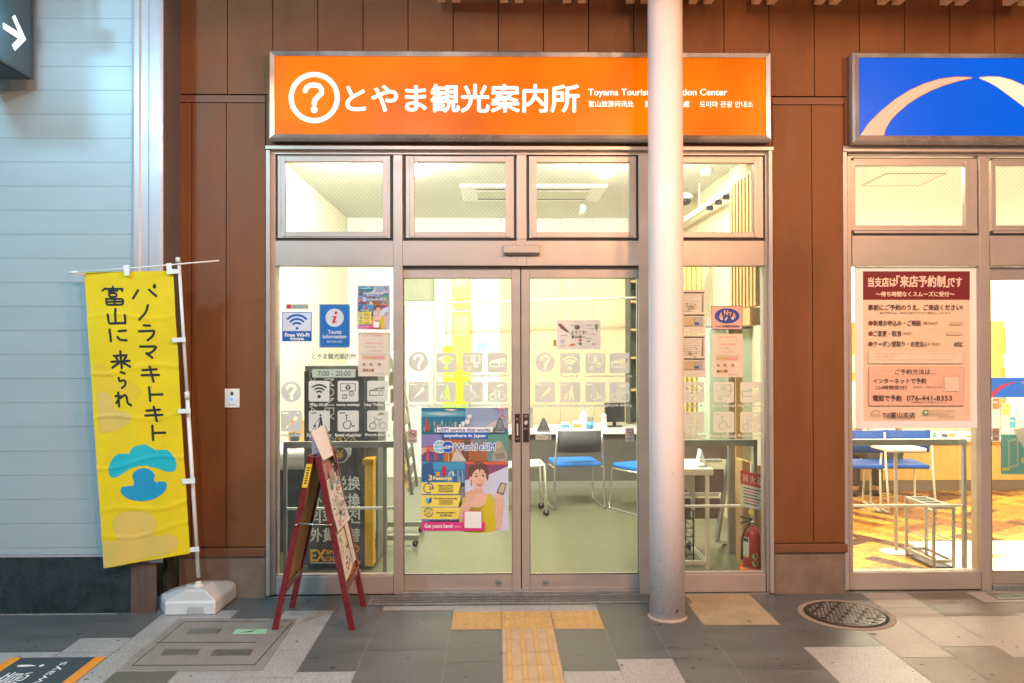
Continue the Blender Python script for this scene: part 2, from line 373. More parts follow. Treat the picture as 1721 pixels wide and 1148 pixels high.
    def build(s, name, parent=None, root=None, bevel=0.0, label=None, cat=None, group=None, kind=None, seg=2):
        org = Vector((0, 0, 0))
        if parent is not None: org = ROOT[parent.name]
        me = bpy.data.meshes.new(name)
        me.from_pydata([tuple(Vector(v)-org) for v in s.v], [], s.f)
        for mt in s.ms: me.materials.append(mt)
        me.polygons.foreach_set("material_index", s.mi); me.polygons.foreach_set("use_smooth", s.sm)
        me.update()
        o = bpy.data.objects.new(name, me); col.objects.link(o)
        if parent is not None: o.parent = parent
        ROOT[o.name] = org
        if bevel:
            b = o.modifiers.new("edge", 'BEVEL'); b.width = bevel; b.segments = seg; b.limit_method = 'ANGLE'; b.angle_limit = math.radians(50)
        return tag(o, label, cat, group, kind)

def circ(cx, cy, r, n=28, ry=None, a0=0):
    ry = ry or r
    return [(cx+r*math.cos(a0+2*math.pi*i/n), cy+ry*math.sin(a0+2*math.pi*i/n)) for i in range(n)]
def arcband(cx, cy, r0, r1, a0, a1, n=14):
    A = [a0+(a1-a0)*i/n for i in range(n+1)]
    return [(cx+r1*math.cos(a), cy+r1*math.sin(a)) for a in A]+[(cx+r0*math.cos(a), cy+r0*math.sin(a)) for a in reversed(A)]
def stroke(pts, wd, cap=5):          # outline of a thick round-ended polyline
    n = len(pts); L = []; R = []
    for i, (x, y) in enumerate(pts):
        if i == 0: dx, dy = pts[1][0]-x, pts[1][1]-y
        elif i == n-1: dx, dy = x-pts[-2][0], y-pts[-2][1]
        else:
            ax, ay = x-pts[i-1][0], y-pts[i-1][1]; bx, by = pts[i+1][0]-x, pts[i+1][1]-y
            la = math.hypot(ax, ay) or 1; lb = math.hypot(bx, by) or 1
            dx, dy = ax/la+bx/lb, ay/la+by/lb
        l = math.hypot(dx, dy) or 1; nx, ny = -dy/l*wd/2, dx/l*wd/2
        L.append((x+nx, y+ny)); R.append((x-nx, y-ny))
    def capp(c, d, sgn):
        a = math.atan2(d[1], d[0]); return [(c[0]+wd/2*math.cos(a+math.pi/2-math.pi*k/cap), c[1]+wd/2*math.sin(a+math.pi/2-math.pi*k/cap)) for k in range(1, cap)]
    e = capp(pts[-1], (pts[-1][0]-pts[-2][0], pts[-1][1]-pts[-2][1]), 1)
    b = capp(pts[0], (pts[0][0]-pts[1][0], pts[0][1]-pts[1][1]), 1)
    return L+e+R[::-1]+b
def smooth_closed(P, k=6):
    n = len(P); out = []
    for i in range(n):
        p0, p1, p2, p3 = P[i-1], P[i], P[(i+1) % n], P[(i+2) % n]
        for j in range(k):
            t = j/k
            out.append(tuple(0.5*(2*p1[d]+(p2[d]-p0[d])*t+(2*p0[d]-5*p1[d]+4*p2[d]-p3[d])*t*t+(3*p1[d]-p0[d]-3*p2[d]+p3[d])*t**3) for d in (0, 1)))
    return out
def rrect(x0, y0, x1, y1, r, n=4):
    o = []
    for cx, cy, a in ((x1-r, y1-r, 0), (x0+r, y1-r, 1), (x0+r, y0+r, 2), (x1-r, y0+r, 3)):
        for i in range(n+1):
            t = (a+i/n)*math.pi/2; o.append((cx+r*math.cos(t), cy+r*math.sin(t)))
    return o
# ------------------------------------------------------------------ ground
G = lambda *pts: [gnd(a, b) for a, b in pts]
g = MB()
g.box(-40, 40, -40, 0.03, -0.30, 0.0, MT['paving'])
lines = {   # joint lines of the paving that run towards the shops: two photograph points each
 's0': ((0,1075.8),(67,1037.5)), 's1': ((137.7,1073.2),(193.5,1033)), 's2': ((223,1072),(268,1037.5)), 's3': ((201,1122),(303,1041)),
 's4': ((388,1041),(421,1005)), 's5': ((470.5,1040),(499,1002.6)), 's6': ((496.6,1130),(576.8,1005)), 's7': ((588,1148),(644.8,1026)),
 's8': ((740.6,1148),(762.7,1030)), 's9': ((842.8,1148),(844.4,1059)), 's10': ((946.6,1148),(933.5,1059)), 's11': ((1047,1148),(1009,1030)),
 's12': ((1150,1148),(1095,1044)), 's13': ((1252.8,1148),(1157.8,1016.6)), 's14': ((1408,1148),(1260,998.7)), 's15': ((1540,1129.5),(1384.7,1007)),
 's16': ((1667,1148),(1500,1034)), 's17': ((1721,1118),(1523.4,996.8)), 's18': ((1721,1041.5),(1628.8,993)) }
SX = {}
for k, (a, b) in lines.items():
    (xa, ya), (xb, yb) = gnd(*a), gnd(*b); SX[k] = (xa+xb)/2
YL = lambda px, py: gnd(px, py)[1]
def tiles(xa, xb, ys, mats):          # one strip: joints ys from the far end to the near end
    for i, mt in enumerate(mats):
        a, b = ys[i], ys[i+1]; e = 0.0022
        g.add([(xa+e, b+e, .004), (xb-e, b+e, .004), (xb-e, a-e, .004), (xa+e, a-e, .004)], [(0,1,2,3)], MT[mt])
YE = -0.035
D, L, W_, B_ = 'slate', 'granite_l', 'granite_w', 'slate2'
near = -4.2
g.add([(SX['s0']-.9, near, .002), (SX['s18']+.92, near, .002), (SX['s18']+.92, -.031, .002), (SX['s0']-.9, -.031, .002)], [(0,1,2,3)], MT['grout'])
def Y2(*p): return [YL(*q) for q in p]
tiles(SX['s0']-.45, SX['s0'], [-.33]+Y2((20,1046),(20,1097.6))+[-1.5, near], [D, D, L, D])
tiles(SX['s0']-.9, SX['s0']-.45, [-.33, -.7, -1.3, near], [D, L, D])
tiles(SX['s0'], SX['s1'], [-.33]+Y2((100,1096.8))+[-1.62, near], [D, L, L])
tiles(SX['s1'], SX['s2'], [-.30]+Y2((200,1073),(200,1097.6))+[-1.5, near], [D, L, L, D])
tiles(SX['s2'], SX['s3'], [-.30]+Y2((230,1097))+[-1.45, near], [L, L, L])
tiles(SX['s3'], SX['s4'], [YE]+Y2((350,1027),(350,1041),(350,1129))+[-1.6, near], [D, L, L, D, L])
tiles(SX['s4'], SX['s5'], [YE]+Y2((440,1041),(440,1129))+[-1.6, near], [D, L, L, D])
tiles(SX['s5'], SX['s6'], [YE]+Y2((530,1027),(500,1094),(480,1140))+[near], [D, L, L, L])
tiles(SX['s6'], SX['s7'], [YE]+Y2((600,1020),(560,1130))+[-1.7, near], [D, D, L, L])
gy0, gy1 = YL(860, 1018.5), YL(860, 1003.5)
tiles(SX['s7'], SX['s8'], [gy0]+Y2((700,1027),(680,1093))+[-1.75, near], [L, D, D, L])
tiles(SX['s8'], SX['s9'], [gy0]+Y2((800,1030),(800,1059),(800,1114.5))+[-1.9, near], [L, L, D, D, L])
tiles(SX['s9'], SX['s10'], [gy0]+Y2((880,1030),(880,1059))+[near], [L, L, L])
tiles(SX['s10'], SX['s11'], [gy0]+Y2((980,1030),(980,1059),(990,1129))+[-1.9, near], [L, L, D, L, D])
tiles(SX['s11'], SX['s12'], [gy0]+Y2((1050,1039),(1080,1108.5))+[-1.75, near], [D, D, L, D])
tiles(SX['s12'], SX['s13'], [gy0]+Y2((1150,1073))+[-1.85, near], [D, D, D])
tiles(SX['s13'], SX['s14'], [YE]+Y2((1220,1052),(1300,1125.5))+[near], ['stain_l', D, D])
tiles(SX['s14'], SX['s15'], [YE]+Y2((1320,1023),(1420,1088))+[-1.9, near], [D, D, L, D])
tiles(SX['s15'], SX['s16'], [YE]+Y2((1420,1023),(1560,1106))+[-1.6, near], [D, W_, B_, W_])
tiles(SX['s16'], SX['s17'], [YE]+Y2((1520,1022.5),(1620,1087.5))+[-1.7, near], [W_, W_, B_, W_])
tiles(SX['s17'], SX['s18'], [YE]+Y2((1650,1036),(1700,1106))+[-1.6, near], [B_, W_, B_, W_])
tiles(SX['s18'], SX['s18']+.46, [-.17, -.45, -.9, near], [B_, W_, B_])
tiles(SX['s18']+.46, SX['s18']+.92, [YE, -.3, -1.0, near], [W_, B_, W_])
rs = random.Random(21)
for _ in range(60):                  # gum spots and small stains on the slabs
    px, py = rs.uniform(0, 1721), rs.uniform(1030, 1148); x, y = gnd(px, py); r_ = rs.uniform(.004, .012)*(1.6 if rs.random() < .15 else 1)
    a0 = rs.random()*6; g.add([(x+r_*rs.uniform(.8, 1.2)*math.cos(a0+k*.785), y+r_*rs.uniform(.8, 1.2)*math.sin(a0+k*.785), .0043) for k in range(8)], [tuple(range(8))], MT['gum'])
g.build("pavement", kind="structure")

# tactile paving
t = thing("tactile_paving", (0, -.5, 0), "yellow tactile paving strip of dots and bars leading to the sliding doors", "tactile paving")
b = MB(); x8, x9, x10, x11 = SX['s8'], SX['s9'], SX['s10'], SX['s11']; ya, yb = Y2((880,1030),(880,1059))
dots = MB()
for xa, xb in ((x8, x9), (x9, x10), (x10, x11)):
    b.box(xa+.003, xb-.003, yb+.003, ya-.003, .0045, .010, MT['tact'])
    for i in range(5):
        for j in range(5):
            cx = xa+(xb-xa)*(i+.5)/5; cy = yb+(ya-yb)*(j+.5)/5
            dots.lathe([(.017, 0), (.014, .004), (.008, .005)], (cx, cy, .010), MT['tact'], 10)
b.build("dotted_tile", t); dots.build("dot", t, kind="stuff")
b = MB(); bars = MB(); yy = yb
while yy > near:
    y2 = yy-.18 if yy == yb else yy-.18
    b.box(x9+.003, x10-.003, y2+.002, yy-.002, .0045, .010, MT['tact_p'])
    for i in range(4):
        cx = x9+(x10-x9)*(i+.5)/4; bars.box(cx-.013, cx+.013, y2+.004, yy-.004, .010, .0145, MT['tact'])
    yy = y2
b.build("bar_tile", t); bars.build("bar", t, bevel=.003, kind="stuff")

# drain grates
def grate(x0, x1, y0, y1, label):
    t = thing("drain_grate", ((x0+x1)/2, (y0+y1)/2, 0), label, "drain grate", "drain grates in front of the doors")
    b = MB(); b.box(x0, x1, y0, y1, .0045, .006, MT['iron_d'])  # dark sheet in place of the shade down inside the drain
    b.build("trough", t)
    b = MB(); fr = .012
    b.box(x0, x1, y0, y0+fr, .0065, .016, MT['galv']); b.box(x0, x1, y1-fr, y1, .0065, .016, MT['galv'])
    b.box(x0, x0+fr, y0+fr, y1-fr, .0065, .016, MT['galv']); b.box(x1-fr, x1, y0+fr, y1-fr, .0065, .016, MT['galv'])
    b.build("frame", t)
    b = MB(); n = int((x1-x0)/.0125)
    for i in range(n):
        x = x0+fr+(x1-x0-2*fr)*(i+.5)/n; b.box(x-.0024, x+.0024, y0+fr, y1-fr, .007, .0145, MT['galv'])
    for j in (1, 2):
        y = y0+fr+(y1-y0-2*fr)*j/3; b.box(x0+fr, x1-fr, y-.002, y+.002, .0075, .0150, MT['galv'])
    b.build("grating", t)
grate(gnd(622,1011)[0], gnd(1160,1011)[0], gy0+.012, gy1, "long steel drain grate below the middle sliding doors")
xg = gnd(1664,1003)[0]
b = MB(); x0 = gnd(1640,1006)[0]; y0 = YL(1690,1013.5)
b.box(x0, x0+2.2, y0, -.04, .0045, .0075, MT['granite_w']); tag(b.build("grate_surround"), "pale stone border round the drain at the right shop door", "paving border")
grate(xg, xg+2.0, YL(1690,1010), YL(1690,999.5), "shorter drain grate at the right shop door in a pale stone border")

# manhole
cx, cy = gnd(1421.5, 1034); t = thing("manhole_cover", (cx, cy, 0), "round cast iron manhole cover with checker tread in a concrete ring", "manhole cover")
b = MB(); ri = (gnd(1497.5,1040)[0]-gnd(1347,1030)[0])/2*.965; ro = ri*1.17
b.lathe([(ro, 0), (ro-.004, .004), (ri+.003, .004), (ri+.003, 0)], (cx, cy, .0045), MT['concrete'], 56); b.build("concrete_ring", t)
b = MB(); b.lathe([(ri, 0), (ri, .005), (ri-.008, .006)], (cx, cy, .0050), MT['iron_d'], 56)
b.lathe([(ri-.010, 0), (ri-.011, .0068), (ri-.02, .007)], (cx, cy, .0052), MT['iron'], 56)
b.build("lid", t)
b = MB(); st = .026; n = int(ri/st)+1; rot = math.radians(12)
for i in range(-n, n+1):
    for j in range(-n, n+1):
        x = (i+(.5 if j % 2 else 0))*st; y = j*st*.87
        if math.hypot(x, y) < ri-.035:
            X = cx+x*math.cos(rot)-y*math.sin(rot); Y = cy+x*math.sin(rot)+y*math.cos(rot)
            a = .0085; b.slab([(X-a, Y-a*.6), (X+a, Y-a*.6), (X+a, Y+a*.6), (X-a, Y+a*.6)], .0122, .0158, MT['galv'] if (i*7+j*3) % 5 else MT['iron'])
b.build("tread", t, kind="stuff")
b = MB()
for px, py in ((1378,1025),(1465,1043)):
    X, Y = gnd(px, py); b = MB(); b.box(X-.03, X+.03, Y-.006, Y+.006, .0125, .0162, MT['iron_d']); b.build("lifting_slot", t)

# utility cover
t = thing("utility_cover", (*gnd(350,1085), 0), "rectangular utility cover filled with brown screed and set with small metal plates", "utility cover")
P = lambda *q: [gnd(a, c) for a, c in q]
b = MB(); b.slab(P((201,1128),(440.5,1129),(500,1041.5),(303,1041.5)), .0045, .0075, MT['cover']); b.build("screed", t)
b = MB()
def gl(a, c, wd=.006):
    (x0, y0), (x1, y1) = gnd(*a), gnd(*c); b.bar((x0, y0, .0078), (x1, y1, .0078), wd, .002, MT['iron_d'])
gl((222,1121),(428,1120)); gl((262,1082),(430,1082)); gl((428,1120),(492,1047),.005); gl((310,1047),(490,1046),.003); gl((222,1121),(310,1047),.003)
b.build("joint", t)
for k, q in enumerate(([(314,1067),(367,1067),(373,1059),(320,1059)], [(270,1104),(332,1103),(336,1094),(277,1094)], [(353,1105),(420,1104),(426,1094),(362,1094)])):
    b = MB(); b.slab(P(*q), .0077, .0102, MT['plate']); b.build("metal_plate", t)
b = MB(); b.slab(P((390,1068),(446,1067.5),(450,1060),(398,1060)), .0077, .0095, MT['greenlab'])
b.slab(P((404,1066),(418,1064),(432,1061.5),(420,1065.5)), .0097, .0102, MT['ink']); b.build("green_label", t)

# floor sticker
t = thing("floor_sticker", (*gnd(80,1130), 0), "dark floor sticker with orange edge bars and white warning lettering", "floor sticker")
b = MB(); p0, p1 = gnd(17.4,1107.5), gnd(177.8,1107); Lx = p0[0]; Rx = p1[0]; Yt = p0[1]
b.slab([(Lx, Yt-1.2), (Rx, Yt-1.2), (Rx, Yt), (Lx, Yt)], .0045, .0058, MT['decal_dark'])
wd = (Rx-Lx)*.115
for x in (Lx, Rx-wd): b.slab([(x, Yt-1.2), (x+wd, Yt-1.2), (x+wd, Yt), (x, Yt)], .0059, .0063, MT['decal_orange'])
b.build("sheet", t)
b = MB(); WH = flat((.8, .82, .82))
def ftxt(s, xl, xr, ya, yb):           # lettering turned a quarter turn: reads away from the camera
    vs, fs, asp = glyph(s); b.add([(xr-(xr-xl)*v, ya+(yb-ya)*u, .0066) for u, v in vs], fs, WH)
hw = Rx-Lx
ftxt("注", Lx+.20*hw, Lx+.47*hw, Yt-.51, Yt-.36); ftxt("意", Lx+.20*hw, Lx+.47*hw, Yt-.34, Yt-.19); b.build("lettering", t); b = MB(); ftxt("!", Lx+.20*hw, Lx+.47*hw, Yt-.125, Yt-.095)
b.build("lettering", t); b = MB(); ftxt("both ways", Lx+.58*hw, Lx+.70*hw, Yt-.62, Yt-.065)
b.build("lettering", t)

# ------------------------------------------------------------------ brown clad facade
YC_ = -0.03
def px_x(px, Y=YC_): return at(px, 600, Y)[0]
def px_z(py, px=860, Y=YC_): return at(px, py, Y)[1]
t = thing("clad_wall", (px_x(375), 0, 0), "rust brown panel clad station wall with stone plinth round the shop fronts", "wall")
XL, XR = px_x(300), 6.3
X1, X2 = px_x(446.5), px_x(1299.5); X3 = px_x(1421)
zT = 4.25; zj0, zj1 = px_z(176, 1366), px_z(162.5, 1366)       # joint strip
zb0, zb1 = px_z(931, 860), px_z(917, 860)
def panels(xs, z0, z1, bm):
    for a, c in zip(xs[:-1], xs[1:]): bm.box(a+.003, c-.003, YC_, .02, z0, z1, MT['cladding'])
b = MB()
b.box(XL, XR, 0.021, .2, px_z(240), zT, MT['groove'])
top_x = [XL]+[px_x(306+76.1*i, YC_) for i in range(1, 30) if px_x(306+76.1*i, YC_) < XR]+[XR]
zs = px_z(246)                    # head of the shop fronts
panels(top_x, zj1+.004, zT, b); b.build("upper_cladding", t)
b = MB(); panels([X1, .0, X2], zs+.005, zj1-.002, b); panels([X3, XR], zs+.005, zj1-.002, b); b.build("sign_band", t)
for xs, xg in (((XL, X1), [px_x(322), px_x(380)]), ((X2, X3), [px_x(1366)]), ((at(2062,600,0)[0], XR), [at(2062,600,0)[0]+.45, at(2062,600,0)[0]+.9])):
    b = MB(); b.box(xs[0]+.001, xs[1]-.001, .021, .2, zb1, zs+.2, MT['groove'])
    panels([xs[0]]+xg+[xs[1]], zb1+.006, zj0-.004, b)
    b.build("pier_cladding", t)
    b = MB(); b.box(xs[0], xs[1], YC_-.006, .0205, zj0, zj1-.006, MT['ledge']); b.build("joint_strip", t, bevel=.002)
    b = MB(); b.box(xs[0], xs[1], YC_-.022, .0205, zb0, zb1, MT['ledge']); b.build("base_ledge", t, bevel=.003)
    b = MB(); b.box(xs[0]+.004, xs[1]-.004, YC_, .2, 0, zb0-.002, MT['plinth']); b.build("plinth", t, bevel=.002)

# ------------------------------------------------------------------ left wall
YW = -0.30
t = thing("siding_wall", (at(110,600,YW)[0], YW, 0), "pale blue grey metal siding wall on a black granite base", "wall")
xw1 = at(222, 600, YW)[0]; xw0 = -7.0; xt = at(275, 600, YW)[0]; zg = at(110, 932, YW)[1]
b = MB(); b.box(xw0, xw1-.004, YW+.008, YW+.2, zg, 5, MT['siding_gap'])
z = at(110, 71, YW)[1]; pitch = (at(110, 71, YW)[1]-at(110, 434, YW)[1])/9
zz = z
while zz-pitch > zg: zz -= pitch
rows = [zg]+[zz+pitch*i for i in range(0, 40) if zz+pitch*i > zg+.02 and zz+pitch*i < 5]+[5]
for a, c in zip(rows[:-1], rows[1:]): b.box(xw0, xw1-.004, YW, YW+.007, a+.0006, c-.0006, MT['siding'])
b.build("siding", t, bevel=.0008, seg=1)
b = MB(); b.box(xw0, xw1-.004, YW-.006, YW+.006, zg-.014, zg-.001, MT['silver']); b.build("drip_edge", t)
xp0, xp1 = at(221, 980, YW)[0], at(263, 980, YW)[0]
b = MB(); b.box(xw0, xp0-.001, YW-.004, YW+.2, 0, zg-.016, MT['granite']); b.box(xp1+.001, at(300, 980, YC_)[0]-.002, YW+.10, YW+.27, 0, zg+.05, MT['granite']); b.build("granite_base", t)
b = MB(); n = 9                      # ribbed silver corner trim
poly = []
prof = [(0, .0), (.0, -.012), (.10, -.018), (.24, -.018), (.30, -.007), (.52, -.007), (.58, -.018), (.90, -.018), (1, -.012), (1, 0)]
wx = xt-xw1
poly = [(xw1+wx*u, YW+d) for u, d in prof]
b.slab(poly[::1], at(110, 946, YW)[1], 5, MT['silver']); b.build("corner_trim", t, bevel=.003)
b = MB(); b.box(xp0, xp1, YW-.012, YW+.01, 0, at(110, 946, YW)[1]-.001, MT['rustpost']); b.box(xp0+.05, xp1-.06, YW-.016, YW-.0125, 0, at(110, 946, YW)[1]-.001, MT['rustpost']); b.build("trim_foot", t, bevel=.003)
b = MB(); b.box(xw1+.01, xt-.004, YW+.012, -.02, zg+.06, 5, MT['grey_trim']); b.box(XL-.045, XL-.002, -.06, -.0, zg+.06, 5, MT['grey_trim']); b.build("return_panel", t, bevel=.004)

# ------------------------------------------------------------------ shop fronts
def glassbox(b, x0, y0, x1, y1, Y, mat):
    b.pbox(x0, y0, x1, y1, Y, .006, mat)
A = MT['alu']; K = MT['alu_dark']
def frame_rect(b, o, i, Y, dep, mat):    # rectangular frame from pixel rects outer o, inner i
    cy = (o[1]+o[3])/2; cx = (o[0]+o[2])/2
    X = lambda p: at(p, cy, Y)[0]; Z = lambda p: at(cx, p, Y)[1]
    b.box(X(o[0]), X(i[0]), Y, Y+dep, Z(o[3]), Z(o[1]), mat); b.box(X(i[2]), X(o[2]), Y, Y+dep, Z(o[3]), Z(o[1]), mat)
    b.box(X(i[0])+.0002, X(i[2])-.0002, Y+.002, Y+dep, Z(i[1]), Z(o[1]), mat); b.box(X(i[0])+.0002, X(i[2])-.0002, Y+.002, Y+dep, Z(o[3]), Z(i[3]), mat)
def sash(t, o, i, hinge_left=True):
    f = MB(); cy = (o[1]+o[3])/2
    frame_rect(f, (o[0]+5, o[1]+1.5, o[2]-5, o[3]-1.5), (i[0]-2, i[1]-3, i[2]+2, i[3]+3), .010, .05, A)
    w_ = f.build("transom_window", t, bevel=.002)
    f = MB(); frame_rect(f, (i[0]-8, i[1]-9, i[2]+8, i[3]+9), i, .004, .045, A)
    f.build("sash", w_, bevel=.003)
    f = MB(); f.pbox(i[0]-1, i[1]-1, i[2]+1, i[3]+1, .034, .006, MT['glass']); f.build("pane", w_)
    f = MB(); e = o
    frame_rect(f, (e[0]+.5, e[1]+.3, e[2]-.5, e[3]-.3), (e[0]+5, e[1]+1.5, e[2]-5, e[3]-1.5), .022, .03, K); f.build("gasket", w_)
def lower_window(t, g4, bot, sides=(0, 0)):
    f = MB(); f.pbox(g4[0]-sides[0], g4[3]+.3, g4[2]+sides[1], bot, .006, .09, A)
    f.pbox(g4[0]-sides[0], g4[3]-1.5, g4[2]+sides[1], g4[3]+.3, .030, .06, A)
    w_ = f.build("side_window", t, bevel=.003)
    f = MB(); f.pbox(g4[0]-1, g4[1]-1, g4[2]+1, g4[3], .045, .006, MT['glass']); f.build("pane", w_)
    return w_
def door(t, o, i, knob):
    Y = .055
    f = MB(); frame_rect(f, o, i, Y, .04, A); d = f.build("sliding_door", t, bevel=.003)
    f = MB(); f.pbox(i[0]-1, i[1]-1, i[2]+1, i[3]+1, Y+.016, .006, MT['glass']); f.build("pane", d)
    f = MB(); frame_rect(f, (i[0]-.8, i[1]-.8, i[2]+.8, i[3]+.8), i, Y-.002, .012, K); f.build("gasket", d)
    if knob:
        x, z = at(knob[0], knob[1], Y); f = MB()
        n = 20; vs = [(x+.021*math.cos(2*math.pi*k/n), Y-.006, z+.021*math.sin(2*math.pi*k/n)) for k in range(n)]+[(x+.023*math.cos(2*math.pi*k/n), Y, z+.023*math.sin(2*math.pi*k/n)) for k in range(n)]
        f.add(vs, [tuple(range(n))[::-1]]+[(k, (k+1) % n, n+(k+1) % n, n+k) for k in range(n)], MT['galv'])
        f.box(x-.012, x+.012, Y-.008, Y-.0062, z-.003, z+.003, K); f.build("lock", d)
    return d

SF = thing("shop_front", (at(870,990,0)[0], 0, 0), "champagne aluminium shop front with sliding doors under the orange sign", "shop front")
b = MB()
b.pbox(445.5, 245.3, 1301, 251.5, -.05, .10, A); b.build("head_trim", SF, bevel=.002)
b = MB(); b.pbox(446.5, 251.8, 453.2, 1001.5, -.045, .09, A); b.build("outer_trim", SF, bevel=.002)
b = MB(); b.pbox(1293.8, 251.8, 1300, 997, -.045, .09, A); b.build("outer_trim", SF, bevel=.002)
b = MB(); b.pbox(453.4, 252, 1293.6, 256.5, -.012, .10, A); b.pbox(455, 256.8, 1292, 260, -.004, .10, A); b.build("head_rail", SF, bevel=.0015)
b = MB(); b.pbox(453.6, 256.5, 462.5, 1000, .0, .12, A); b.build("jamb", SF, bevel=.003)
b = MB(); b.pbox(1287.5, 256.5, 1293.4, 997, .0, .12, A); b.build("jamb", SF, bevel=.003)
for x0, x1, yb in ((661, 676.5, 999.5), (868.6, 884.5, 402), (1074.5, 1091, 998)):
    b = MB(); b.pbox(x0, 260.2, x1, yb, .0, .12, A); b.build("mullion", SF, bevel=.003)
for x0, x1 in ((462.7, 660.8), (676.7, 868.4), (884.7, 1074.3), (1091.2, 1287.3)):
    b = MB(); b.pbox(x0, 404.5, x1, 446.5, .003, .11, A); b.pbox(x0, 401.8, x1, 404.3, .03, .06, K); b.build("transom_band", SF, bevel=.002)
b = MB(); b.pbox(868.6, 402.2, 884.5, 446.5, .002, .11, A); b.build("transom_band", SF)
b = MB(); b.pbox(676.7, 446.7, 1074.3, 449, .02, .08, K); b.build("door_track", SF)
for o, i in (((461.5,260,660.5,401.5),(479,271.5,643,389)), ((677,260.5,868.5,401.5),(696,272,849.5,389.5)), ((884.5,261,1074,401.5),(902,272.8,1058,389.8)), ((1091,261.5,1288,401.5),(1109,273.5,1267.6,390)) ):
    sash(SF, o, i)
lower_window(SF, (463,447.5,661,968.5), 999)
lower_window(SF, (1091.2,447.5,1287.5,965), 995.5)
door(SF, (668,449,875,994), (679,467.8,860,965), (837.7,979))
door(SF, (876.6,449,1084,993), (891,467.8,1072,964.5), (917,979))
b = MB(); b.pbox(872, 449, 880, 993, .099, .02, K); b.build("meeting_seal", SF)
b = MB(); b.pbox(664, 993.8, 1088, 1001.5, .01, .14, MT['galv']); b.build("threshold", SF, bevel=.003)
b = MB(); b.pbox(846.5, 411.5, 907, 427.5, -.035, .037, A); s_ = b.build("door_sensor", SF, bevel=.004)
b = MB(); b.pbox(850, 415, 904, 424, -.0375, .002, MT['alu']); b.pbox(846.5, 424.5, 907, 427.2, -.036, .001, K); b.build("sensor_window", s_)
for x0, x1 in ((865.2, 874), (879.2, 889)):
    b = MB(); b.pbox(x0, 695.5, x1, 743.5, .0515, .003, pm("dark_push_plate", (.035, .016, .012), .4)); p_ = b.build("push_plate", SF, bevel=.001)
    b = MB(); WH = flat((.55, .48, .42))
    if x0 < 870:
        b.txt("自動ドア", (867, 703, 872.6, 705.5), .0508, WH); b.pbox(868.4, 712, 871, 732, .0510, .0004, WH); b.txt("押す", (867, 735.5, 872.4, 739), .0508, WH)
    else:
        b.txt("自動", (881.4, 697.5, 887, 700.5), .0508, WH); b.txt("ドア", (882.2, 701.3, 886.4, 703.2), .0508, WH); b.txt("押す", (881, 719, 887.4, 722), .0508, WH)
        b.pp(smooth_closed([(881.5,709),(883.5,706.8),(885.6,706.8),(887,709.5),(885.8,713.5),(883,714),(881,711.5)]), .0508, WH)
    b.build("lettering", p_)

SF2 = thing("shop_front", (at(1650,990,0)[0], 0, 0), "warm lit aluminium shop front under the blue sign, with the travel counter inside", "shop front")
XE = at(2060, 600, 0)[0]
def rbox(b, px0, py0, py1, Y, dep, mat, px_mid=1660):    # band from px0 to the far right end
    b.box(at(px0, py0, Y)[0], XE, Y, Y+dep, at(px_mid, py1, Y)[1], at(px_mid, py0, Y)[1], mat)
b = MB(); rbox(b, 1418, 246, 255, -.05, .10, A); b.build("head_trim", SF2, bevel=.002)
b = MB(); b.pbox(1419, 255.3, 1425.5, 992, -.045, .09, A); b.build("outer_trim", SF2, bevel=.002)
b = MB(); rbox(b, 1425.7, 255.5, 261.5, -.006, .10, A); b.build("head_rail", SF2, bevel=.0015)
b = MB(); b.pbox(1425.7, 261.7, 1432.5, 991, .0, .12, A); b.build("jamb", SF2, bevel=.003)
b = MB(); x0, x1 = at(1648, 600, 0)[0], at(1664.5, 600, 0)[0]; b.box(x0, x1, 0, .12, 0, at(1655, 262, 0)[1], A); b.build("mullion", SF2, bevel=.003)
b = MB(); b.box(at(1861, 600, 0)[0], at(1877, 600, 0)[0], 0, .12, 0, at(1655, 262, 0)[1], A); b.build("mullion", SF2, bevel=.003)
b = MB(); b.pbox(1432.7, 396, 1647.8, 446.5, .003, .11, A); b.pbox(1432.7, 393.5, 1647.8, 395.8, .03, .06, K); b.build("transom_band", SF2, bevel=.002)
b = MB(); b.pbox(1664.7, 396, 1860.8, 446.5, .003, .11, A); b.pbox(1664.7, 393.5, 1860.8, 395.8, .03, .06, K); b.build("transom_band", SF2, bevel=.002)
sash(SF2, (1432.5,265,1647.5,393.5), (1437.5,278.5,1622,378.5)); sash(SF2, (1664.7,265,1861,393.5), (1674,278.5,1846,378.5))
lower_window(SF2, (1433,447.5,1649,961.5), 991, (0, 0))
door(SF2, (1664.7,449,1866,990), (1666.5,470,1850,960), None)
b = MB(); b.pbox(1877.2, 396, 2052, 446.5, .003, .11, A); b.pbox(1877.2, 393.5, 2052, 395.8, .03, .06, K); b.build("transom_band", SF2, bevel=.002)
b = MB(); b.box(at(2052.2,600,0)[0], at(2060,600,0)[0], 0, .12, 0, at(1655, 262, 0)[1], A); b.build("jamb", SF2, bevel=.003)
sash(SF2, (1877.3,265,2052,393.5), (1888,278.5,2040,378.5)); lower_window(SF2, (1877.5,447.5,2052,957), 987)
b = MB(); b.box(at(1667,600,.01)[0], XE, .01, .15, .0, .035, MT['galv']); b.build("threshold", SF2, bevel=.003)

